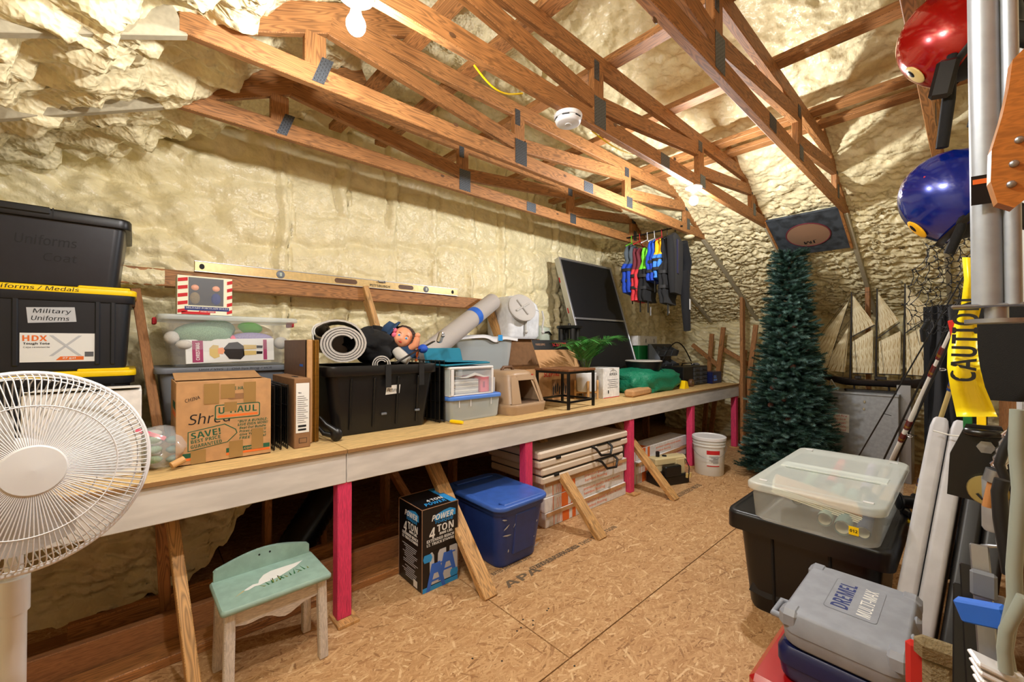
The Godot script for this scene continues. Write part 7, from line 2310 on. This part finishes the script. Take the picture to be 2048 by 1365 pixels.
func right_wall_things() -> void:
	# ---- fishing rods leaning between cabinet and wall
	var rods := [
		["white fishing rod with dark red thread wraps, leaning against tool wall", [1770, 950], [1952, 560], -3.40, -2.40, 0.012, M.rod_white, M.thread_red],
		["cream fishing rod with blue thread wraps, leaning beside the white one", [1833, 985], [1962, 590], -3.30, -2.35, 0.010, M.rod_cream, M.thread_blue],
		["thin black fishing rod crossing the metal cabinet, nearest to the tree", [1722, 905], [1900, 600], -3.60, -2.55, 0.004, M.cord_black, M.cord_black],
		["thin black fishing rod beside the white rod", [1765, 925], [1925, 590], -3.55, -2.50, 0.005, M.cord_black, M.thread_red],
		["black fishing rod with grey butt between white and cream rods", [1780, 945], [1915, 650], -3.45, -2.50, 0.007, M.cord_black, M.cord_black]]
	for k in rods.size():
		var q: Array = rods[k]
		var a := pz(q[1][0], q[1][1], q[3])
		var b := pz(q[2][0], q[2][1], q[4])
		var d := (b - a).normalized()
		var f := a - d * (a.y / d.y) * 0.98
		var t := thing("fishing_rod", q[0], "fishing rod", Vector3.ZERO, 0, "fishing rods")
		part("blank", MB.new().tube([f, a, a.lerp(b, 0.5), b, b + d * 0.25], [q[5], q[5], q[5] * 0.9, q[5] * 0.7, q[5] * 0.5], 10), q[6], t)
		part("grip", MB.new().tube([f + d * 0.02, f + d * 0.22], q[5] + 0.006, 10), M.black_matte, t)
		if k < 2:
			for s in [0.05, 0.25, 0.33, 0.62, 0.70]:
				part("thread_wrap", MB.new().tube([a.lerp(b, s), a.lerp(b, s + 0.05)], q[5] + 0.0012, 10), q[7], t)
				part("thread_band", MB.new().tube([a.lerp(b, s + 0.012), a.lerp(b, s + 0.022)], q[5] + 0.0018, 10), M.gold, t)
			for s in [0.30, 0.66]:
				var p := a.lerp(b, s)
				var e := d.cross(Vector3.UP).normalized()
				var n := d.cross(e).normalized()
				if n.y > 0:
					n = -n
				var side := Vector3(0.6, -0.2, 0.6).normalized()
				var ring := []
				for i in 14:
					ring.append(p + side * 0.034 + side * cos(TAU * i / 14) * 0.012 + d.cross(side).normalized() * sin(TAU * i / 14) * 0.010)
				part("line_guide", MB.new().tube(ring, 0.0028, 6, false, true), M.chrome, t)
				part("guide_foot", MB.new().tube([p + d * 0.02, p + side * 0.024], 0.0022, 5), M.chrome, t)
		else:
			part("line_guide", MB.new().tube([a.lerp(b, 0.35), a.lerp(b, 0.35) + Vector3(0.035, -0.006, 0.02)], 0.002, 5), M.cord_black, t)
	# reel near the floor
	var rl := thing("fishing_reel", "black fishing reel between gift wrap bin and white folding table", "reel", pz(1815, 1005, -2.75), 0.5)
	part("spool", MB.new().at(Transform3D(Basis(Vector3.BACK, PI / 2), Vector3.ZERO)).lathe([Vector2(0.0, -0.035), Vector2(0.042, -0.035), Vector2(0.044, -0.028), Vector2(0.03, -0.022), Vector2(0.03, 0.022), Vector2(0.044, 0.028), Vector2(0.042, 0.035), Vector2(0.0, 0.035)], 22), M.black_plastic, rl)
	part("crank", MB.new().tube([Vector3(0.035, 0, 0), Vector3(0.06, -0.03, 0.02), Vector3(0.08, -0.03, 0.02)], 0.006, 7), M.chrome, rl)
	part("side_plate", MB.new().ball(Vector3(-0.036, 0, 0), Vector3(0.008, 0.036, 0.036), 14, 8), M.ink, rl)
	part("foot", bx(Vector3(0, -0.055, -0.01), Vector3(0.02, 0.03, 0.08), 0.004), M.black_plastic, rl)
	var rl2 := thing("fishing_reel", "small silver reel on the rod butt below the black reel", "reel", pz(1808, 1060, -2.72), 0.2)
	part("spool", MB.new().lathe([Vector2(0.0, -0.03), Vector2(0.03, -0.03), Vector2(0.032, -0.02), Vector2(0.022, -0.015), Vector2(0.022, 0.02), Vector2(0.03, 0.03), Vector2(0.0, 0.03)], 18), M.steel, rl2)
	part("yellow_clip", bx(Vector3(0, 0.045, 0), Vector3(0.045, 0.014, 0.03), 0.004), M.yellow_plastic, rl2)

	# ---- dark garment bag hanging behind the rods
	var gb := thing("garment_bag", "black cloth bag hanging behind the fishing rods", "bag", Vector3.ZERO)
	var g0 := pz(1912, 606, -3.15)
	var nz := fbm(3.0, 61, 3)
	part("cloth", MB.new().grid(18, 36, func(i: int, j: int):
		var s := i / 18.0
		var v := j / 36.0
		var y := lerpf(0.05, g0.y, v)
		var w := lerpf(0.34, 0.24, v)
		var fold := 0.05 * nz.get_noise_2d(s * 1.4, y * 0.25) + 0.03 * nz.get_noise_2d(s * 4.0, y * 0.3)
		return Vector3(-0.185 + 0.04 * v + w * 0.72 * s, y, -3.20 - 0.04 * v + fold + 0.09 * pow(2.0 * s - 1.0, 2) * -1.0), false), M.dark_cloth, gb)
	part("cloth_back", MB.new().grid(8, 8, func(i: int, j: int): return Vector3(-0.18 + 0.24 * i / 8.0, lerpf(0.05, g0.y, j / 8.0), -3.36), true), M.dark_cloth, gb)
	part("loop", MB.new().tube([Vector3(-0.15, g0.y - 0.08, -3.2), Vector3(-0.175, g0.y - 0.14, -3.18), Vector3(-0.17, g0.y - 0.20, -3.2)], 0.012, 7), M.black_cloth, gb)

	# ---- helmets
	for k in 2:
		var c := Vector3(-0.010, [2.235, 1.745][k], -1.86)
		var t := thing("sports_helmet", ["glossy red helmet with black chin strap, hung high on tool wall", "glossy blue helmet hung below the red one"][k], "helmet", c, 0.0, "helmets on the tool wall")
		var shellm: Material = M.helmet_red if k == 0 else M.helmet_blue
		var tilt := Basis(Vector3.BACK, [0.85, 0.80][k]) * Basis(Vector3.RIGHT, 0.1)
		part("shell", MB.new().at(Transform3D(tilt, Vector3.ZERO)).grid(40, 22, func(i: int, j: int):
			var a := TAU * i / 40.0
			var b := lerpf(-0.42, PI / 2, j / 22.0)
			var d := Vector3(cos(b) * cos(a), sin(b), -cos(b) * sin(a))
			var ridge := 0.006 * exp(-pow((absf(d.z) - 0.42) / 0.05, 2)) * smoothstep(-0.1, 0.4, d.y)
			var r := Vector3(0.135, 0.160, 0.120)
			var low := 0.0
			if b < 0.0:
				low = 0.35 * b
			return d * (r + Vector3.ONE * ridge) * (1.0 + 0.12 * low), false, 1.0, true), shellm, t)
		part("liner", MB.new().at(Transform3D(tilt, Vector3.ZERO)).ball(Vector3(0, 0.0, 0), Vector3(0.128, 0.118, 0.104), 20, 12), M.black_matte, t)
		part("visor_rim", MB.new().at(Transform3D(tilt, Vector3(0, 0, 0))).loft([rrect(0.268, 0.222, 0.11, -0.062, 0, 0, 8), rrect(0.276, 0.23, 0.11, -0.055, 0, 0, 8), rrect(0.276, 0.23, 0.11, -0.045, 0, 0, 8)], false, false), M.black_plastic, t)
		# cheek pad and strap
		part("cheek_pad", MB.new().at(Transform3D(tilt, Vector3(0, 0, 0))).loft([rrect(0.05, 0.03, 0.012, -0.17, 0.01, 0.085), rrect(0.058, 0.035, 0.014, -0.16, 0.01, 0.088), rrect(0.05, 0.03, 0.012, -0.06, 0.0, 0.10)]), M.black_plastic, t)
		part("chin_strap", MB.new().tube([tilt * Vector3(0.03, -0.06, 0.10), Vector3(0.05, -0.15, 0.09), Vector3(0.02, -0.30 + 0.04 * k, 0.06)], 0.013, 8), M.black_cloth, t)
		if k == 0:
			part("long_strap", MB.new().tube([pz(1905, 110, -1.77) - c, pz(1897, 200, -1.77) - c, pz(1884, 296, -1.78) - c], [0.012, 0.015, 0.014], 8), M.black_cloth, t)
			part("ear_flap", bx(pz(1888, 158, -1.74) - c, Vector3(0.05, 0.11, 0.02), 0.009, Basis(Vector3.BACK, -0.2)), M.black_plastic, t)
		else:
			part("long_strap", MB.new().tube([pz(1932, 410, -1.77) - c, pz(1920, 460, -1.77) - c, pz(1898, 508, -1.78) - c], [0.010, 0.012, 0.012], 8), M.black_cloth, t)
		# oval badge on the brow side
		var bd0 := (tilt.inverse() * Vector3(-0.72, -0.62, 0.32).normalized()).normalized()
		var bn := tilt * bd0
		var bp := tilt * (bd0 * Vector3(0.136, 0.161, 0.121))
		var ux := Vector3.UP.cross(bn).normalized()
		var BB := Basis(ux, bn.cross(ux), bn)
		var bg := part("oval_badge", MB.new().at(Transform3D(BB, bp)).ball(Vector3.ZERO, Vector3(0.024, 0.034, 0.006), 18, 10), M.rod_cream if k == 0 else M.life_yellow, t)
		part("badge_mark", MB.new().at(Transform3D(BB, bp + bn * 0.004)).ball(Vector3(0.0, 0.008, 0), Vector3(0.009, 0.014, 0.004), 12, 8), M.black_card, bg)
		if k == 1:
			part("round_sticker", MB.new().at(Transform3D(tilt, Vector3.ZERO)).ball(Vector3(-0.01, 0.105, 0.075), Vector3(0.016, 0.010, 0.014), 12, 8), M.life_red, t)

	# ---- cargo net hanging in loose loops
	var nt := thing("cargo_net", "loose black knotted net hanging below the blue helmet", "net", Vector3.ZERO)
	var nr := RandomNumberGenerator.new()
	nr.seed = 12
	var gridp := []
	var NI := 11
	var NJ := 14
	for j in NJ + 1:
		var row := []
		for i in NI + 1:
			var s := i / float(NI)
			var v := j / float(NJ)
			var y := lerpf(1.72, 1.36, v) + nr.randf_range(-0.018, 0.018)
			var wdt := lerpf(0.06, 0.17, pow(v, 0.6)) * (1.0 if v < 0.75 else lerpf(1.0, 0.8, (v - 0.75) / 0.25))
			var x := -0.01 - wdt * (1.0 - s) + 0.06 * s + nr.randf_range(-0.015, 0.015)
			row.append(Vector3(x, y, -2.25 + 0.08 * sin(s * 5.0 + v * 3.0) + nr.randf_range(-0.03, 0.03)))
		gridp.append(row)
	var nm := MB.new()
	for j in NJ + 1:
		for i in NI + 1:
			if i < NI:
				var p: Vector3 = gridp[j][i]
				var q: Vector3 = gridp[j][i + 1]
				nm.tube([p, (p + q) / 2 + Vector3(0, -0.008, 0), q], 0.0013, 4, false)
			if j < NJ:
				var p: Vector3 = gridp[j][i]
				var q: Vector3 = gridp[j + 1][i]
				nm.tube([p, (p + q) / 2 + Vector3(0.006, 0, 0), q], 0.0013, 4, false)
	var no := part("mesh_cords", nm, M.cord_black, nt)
	no.set_meta("kind", "stuff")
	var km := MB.new()
	for j in NJ + 1:
		for i in NI + 1:
			km.ball(gridp[j][i], Vector3(0.0035, 0.0035, 0.0035), 5, 4)
	var ko := part("knots", km, M.cord_black, nt)
	ko.set_meta("kind", "stuff")

	# ---- caution tape
	var ct := thing("caution_tape", "yellow caution tape hanging from the tool wall", "tape", Vector3.ZERO)
	var path := [[1944, 515, 40], [1946, 560, 36], [1943, 610, 42], [1931, 650, 46], [1925, 700, 60], [1927, 735, 66], [1935, 775, 70], [1948, 815, 78], [1954, 834, 82]]
	part("ribbon", MB.new().grid(6, 24, func(i: int, j: int):
		var f := j / 24.0 * (path.size() - 1)
		var k := mini(int(f), path.size() - 2)
		var u := lerpf(path[k][0], path[k + 1][0], f - k)
		var v := lerpf(path[k][1], path[k + 1][1], f - k)
		var w := lerpf(path[k][2], path[k + 1][2], f - k)
		var p := pz(u + w * (i / 6.0 - 0.5), v, -1.14 + 0.015 * sin(j * 0.5) + 0.01 * sin(i * 0.9))
		return p, true), M.caution, ct)
	var lo := pz(1926, 735, -1.118)
	var hi := pz(1932, 600, -1.118)
	var upv := (hi - lo).normalized()
	var outv := (EYE - lo).normalized()
	var xv := upv
	words(ct, "CAUTION", (lo + hi) / 2 + Vector3(0, -0.012, 0), 0.15, 0.032, M.ink, Basis(xv, outv.cross(xv).normalized(), outv), "bold")

	# ---- galvanised pole with foot plate, close by on the right
	var gp := thing("galvanised_pole", "galvanised tubular pole with round foot plate hanging on tool wall", "pole", Vector3.ZERO)
	var pb := pz(1976, 612, -0.93)
	var pt := pz(1966, -60, -0.93)
	part("tube", MB.new().tube([pb, pt], 0.0165, 22), M.galvanised, gp)
	part("side_rail", MB.new().tube([pb + Vector3(0.024, 0.0, 0.008), pt + Vector3(0.024, 0, 0.008)], 0.0085, 14), M.galvanised, gp)
	part("collar", MB.new().tube([pb + Vector3(0.008, -0.022, 0), pb + Vector3(0.008, 0.0, 0)], 0.012, 14), M.steel, gp)
	part("foot_plate", MB.new().tube([pb + Vector3(0.012, -0.026, 0), pb + Vector3(0.012, -0.020, 0)], 0.036, 24), M.steel, gp)
	part("wing_tab", bx(pb + Vector3(0.0, 0.0, 0.0), Vector3(0.075, 0.005, 0.03), 0.002), M.steel, gp)
	var lp := pz(1962, 380, -0.905)
	var lbl := part("warning_label", bx(lp, Vector3(0.020, 0.042, 0.002), 0.0, Basis(Vector3.UP, 0.2)), M.black_card, gp)
	part("orange_strip", bx(lp + Vector3(0, 0.012, 0.0015), Vector3(0.016, 0.007, 0.001), 0.0, Basis(Vector3.UP, 0.2)), M.orange_ink, lbl)

	# ---- wooden-handled saw
	var sw := thing("hand_saw", "old hand saw with brown wooden handle hung on tool wall", "saw", pz(2022, 262, -0.72), 0.15)
	var outline := V2([-0.012, -0.080, 0.000, -0.088, 0.010, -0.078, 0.016, -0.05, 0.012, -0.03, 0.018, -0.005, 0.028, 0.02, 0.040, 0.05, 0.060, 0.09, 0.034, 0.095, 0.012, 0.088, 0.000, 0.075, -0.003, 0.045, -0.008, 0.015, -0.016, -0.02, -0.017, -0.055])
	part("handle", MB.new().prism(outline, -0.009, 0.009), M.saw_handle, sw)
	for q in [[-0.002, -0.062], [0.000, -0.040], [0.004, -0.015]]:
		part("saw_nut", MB.new().ball(Vector3(q[0], q[1], 0.010), Vector3(0.004, 0.004, 0.003), 10, 6), M.steel, sw)
	part("blade", MB.new().prism(V2([0.005, -0.06, 0.16, -0.16, 0.19, 0.0, 0.010, 0.03]), -0.001, 0.001), M.steel, sw)

	# ---- black tool bag behind the tape
	var tb := thing("tool_pouch", "black pouch with red and orange lining hanging behind caution tape", "pouch", pz(1990, 705, -1.35), 0.0)
	part("pouch", MB.new().loft([rrect(0.08, 0.05, 0.02, -0.10), rrect(0.125, 0.06, 0.02, -0.06), rrect(0.135, 0.06, 0.02, 0.10)]), M.black_cloth, tb)
	part("lining", bx(Vector3(-0.055, 0.02, 0.034), Vector3(0.012, 0.10, 0.006), 0.002, Basis(Vector3.BACK, 0.15)), M.red_cloth, tb)
	part("green_strap", bx(Vector3(-0.04, -0.15, 0.0), Vector3(0.014, 0.13, 0.004), 0.001), M.green_box, tb)
	part("yellow_strap", bx(Vector3(-0.02, -0.16, 0.002), Vector3(0.014, 0.15, 0.004), 0.001), M.yellow_plastic, tb)

	# ---- hitch, pump, cables and hoses at the lower right
	var hi2 := thing("trailer_hitch", "black steel hitch with brass anchor disc, hanging beside the black folding table", "hitch", pz(1975, 945, -1.35), 0.0)
	part("plate", MB.new().prism(V2([-0.06, -0.06, 0.04, -0.07, 0.05, 0.02, 0.02, 0.10, -0.03, 0.10, -0.055, 0.03]), -0.008, 0.008), M.black_plastic, hi2)
	var rg := []
	for k in 18:
		rg.append(Vector3(-0.005 + cos(TAU * k / 18) * 0.022, 0.085, 0.012 + sin(TAU * k / 18) * 0.016))
	part("eye_ring", MB.new().tube(rg, 0.009, 8, false, true), M.wire_black, hi2)
	part("bolt_head", MB.new().at(Transform3D(Basis(Vector3.RIGHT, PI / 2), Vector3(-0.002, 0.055, 0.008))).lathe([Vector2(0.014, 0.0), Vector2(0.014, 0.008), Vector2(0.0, 0.009)], 6), M.steel, hi2)
	var dc := part("brass_disc", MB.new().at(Transform3D(Basis(Vector3.UP, -0.2) * Basis(Vector3.RIGHT, PI / 2 - 0.1), Vector3(0.0, -0.035, 0.02))).lathe([Vector2(0.030, 0.0), Vector2(0.031, 0.004), Vector2(0.029, 0.006), Vector2(0.0, 0.0065)], 26), M.brass, hi2)
	part("anchor_mark", MB.new().tube([Vector3(0.0, -0.018, 0.0285), Vector3(0.0, -0.05, 0.0285)], 0.0022, 5), M.ink, dc)
	part("anchor_mark", MB.new().tube([Vector3(-0.016, -0.043, 0.0285), Vector3(-0.008, -0.053, 0.0285), Vector3(0.0, -0.055, 0.0285), Vector3(0.008, -0.053, 0.0285), Vector3(0.016, -0.043, 0.0285)], 0.0022, 5), M.ink, dc)
	var pu := thing("grease_pump", "silver cylinder pump hanging under the hitch", "pump", pz(1990, 1010, -1.33), 0.0)
	part("barrel", MB.new().lathe([Vector2(0.0, -0.055), Vector2(0.016, -0.055), Vector2(0.019, -0.050), Vector2(0.019, 0.055), Vector2(0.0, 0.055)], 20), M.galvanised, pu)
	part("outlet", MB.new().tube([Vector3(0.002, -0.05, 0), Vector3(0.004, -0.085, 0.0), Vector3(-0.02, -0.09, 0.01)], 0.004, 7), M.steel, pu)
	var cy := thing("shock_cylinder", "chrome ribbed cylinder leaning in the tool wall corner", "cylinder", pz(2010, 900, -1.28), 0.0)
	part("ribbed_sleeve", MB.new().at(Transform3D(Basis(Vector3.BACK, -0.25), Vector3.ZERO)).lathe([Vector2(0.010, -0.04), Vector2(0.013, -0.035), Vector2(0.010, -0.028), Vector2(0.013, -0.02), Vector2(0.010, -0.012), Vector2(0.013, -0.004), Vector2(0.010, 0.004), Vector2(0.013, 0.012), Vector2(0.010, 0.02), Vector2(0.013, 0.028), Vector2(0.008, 0.04)], 16), M.chrome, cy)
	part("collar", MB.new().at(Transform3D(Basis(Vector3.BACK, -0.25), Vector3.ZERO)).lathe([Vector2(0.0, -0.07), Vector2(0.014, -0.07), Vector2(0.015, -0.045), Vector2(0.0, -0.045)], 14), M.steel, cy)
	part("rod", MB.new().tube([Vector3(-0.017, -0.07, 0), Vector3(-0.025, -0.12, 0)], 0.007, 10), M.truss_wood, cy)
	var h1 := []
	for q in [[2036, 820], [2033, 900], [2040, 980], [2034, 1060], [2028, 1140], [2030, 1200], [2016, 1260], [2010, 1300], [2018, 1345], [2022, 1380]]:
		h1.append(pz(q[0], q[1], -1.02))
	solo("grey_hose", MB.new().tube(h1, 0.009, 10), M.hose_grey, "grey cable hanging down the tool wall edge", "hose", Vector3.ZERO, 0, "hoses on the tool wall")
	var h2 := []
	for q in [[2048, 1195], [2030, 1230], [2012, 1262], [2008, 1300], [2012, 1345]]:
		h2.append(pz(q[0], q[1], -0.98))
	solo("grey_hose", MB.new().tube(h2, 0.008, 10), M.hose_grey, "grey cable curling off to the right near blue tape", "hose", Vector3.ZERO, 0, "hoses on the tool wall")
	var h3 := []
	for q in [[2005, 960], [1998, 985], [2002, 1040], [2012, 1100], [2020, 1150]]:
		h3.append(pz(q[0], q[1], -1.12))
	solo("black_hose", MB.new().tube(h3, 0.010, 10), M.cord_black, "black rubber hose bent beside the silver pump", "hose")
	var h4 := []
	for q in [[2030, 850], [2022, 875], [2008, 900], [1998, 930], [2020, 980]]:
		h4.append(pz(q[0], q[1], -1.16))
	solo("black_hose", MB.new().tube(h4, 0.007, 8), M.cord_black, "thin black cable above the ribbed chrome cylinder", "hose")
	# ---- bundle bound with blue tape
	var bu := thing("steel_bar_bundle", "bundle of dark steel bars bound with blue tape, standing beside tables", "bundle", Vector3.ZERO)
	var bars := [[1938, 1130, 1955, 1365, 30], [1958, 1090, 1985, 1365, 34], [1990, 1190, 2018, 1365, 34], [1925, 1170, 1925, 1365, 20]]
	for q in bars:
		part("bar", MB.new().bar(pz(q[0], q[1], -1.12), pz(q[2], q[3] + 60, -1.05), 0.024, 0.010, 0.002, Vector3.BACK), M.steel if q[4] == 34 else M.black_plastic, bu)
	part("bar_end", bx(pz(1967, 1170, -1.09), Vector3(0.032, 0.045, 0.012), 0.004), M.grey_plastic, bu)
	part("blue_tape_wrap", MB.new().bar(pz(1918, 1218, -1.06), pz(2018, 1238, -1.04), 0.036, 0.02, 0.003, Vector3.BACK), M.blue_tape, bu)
	var gl := thing("work_glove", "worn tan leather glove with red cuff on the floor pile", "glove", pz(1878, 1300, -1.22), 0.1)
	part("cuff", bx(Vector3(0.005, 0.0, 0.01), Vector3(0.085, 0.055, 0.03), 0.012, Basis(Vector3.RIGHT, 0.3)), M.leather, gl)
	part("palm", bx(Vector3(0.0, -0.06, 0.0), Vector3(0.05, 0.09, 0.03), 0.012), M.leather, gl)
	part("red_back", bx(Vector3(0.0, -0.055, -0.012), Vector3(0.10, 0.10, 0.02), 0.008), M.red_cloth, gl)
	var bp := thing("tube_grip", "glossy black tube handle standing beside the leather glove", "tube", pz(1946, 1330, -1.10), 0.0)
	part("tube", MB.new().tube([Vector3(0, -0.14, 0), Vector3(0, 0.045, 0.0), Vector3(0.002, 0.055, 0.0)], [0.020, 0.020, 0.016], 16), M.black_plastic, bp)
	part("end_hole", MB.new().at(Transform3D(Basis(Vector3.RIGHT, 0.2), Vector3(0.004, 0.056, 0.003))).ball(Vector3.ZERO, Vector3(0.008, 0.003, 0.008), 10, 6), M.ink, bp)
	var wp := thing("ribbed_plug", "white ribbed plastic plug at the foot of the tool wall", "plug", pz(1998, 1340, -1.0), 0.3)
	for k in 4:
		part("rib", bx(Vector3(0.0, -0.012 * k, 0), Vector3(0.062 - 0.004 * k, 0.008, 0.04), 0.003, Basis(Vector3.BACK, -0.3)), M.white_plastic, wp)
	part("core", bx(Vector3(0, -0.03, 0), Vector3(0.035, 0.07, 0.025), 0.004), M.offwhite_plastic, wp)
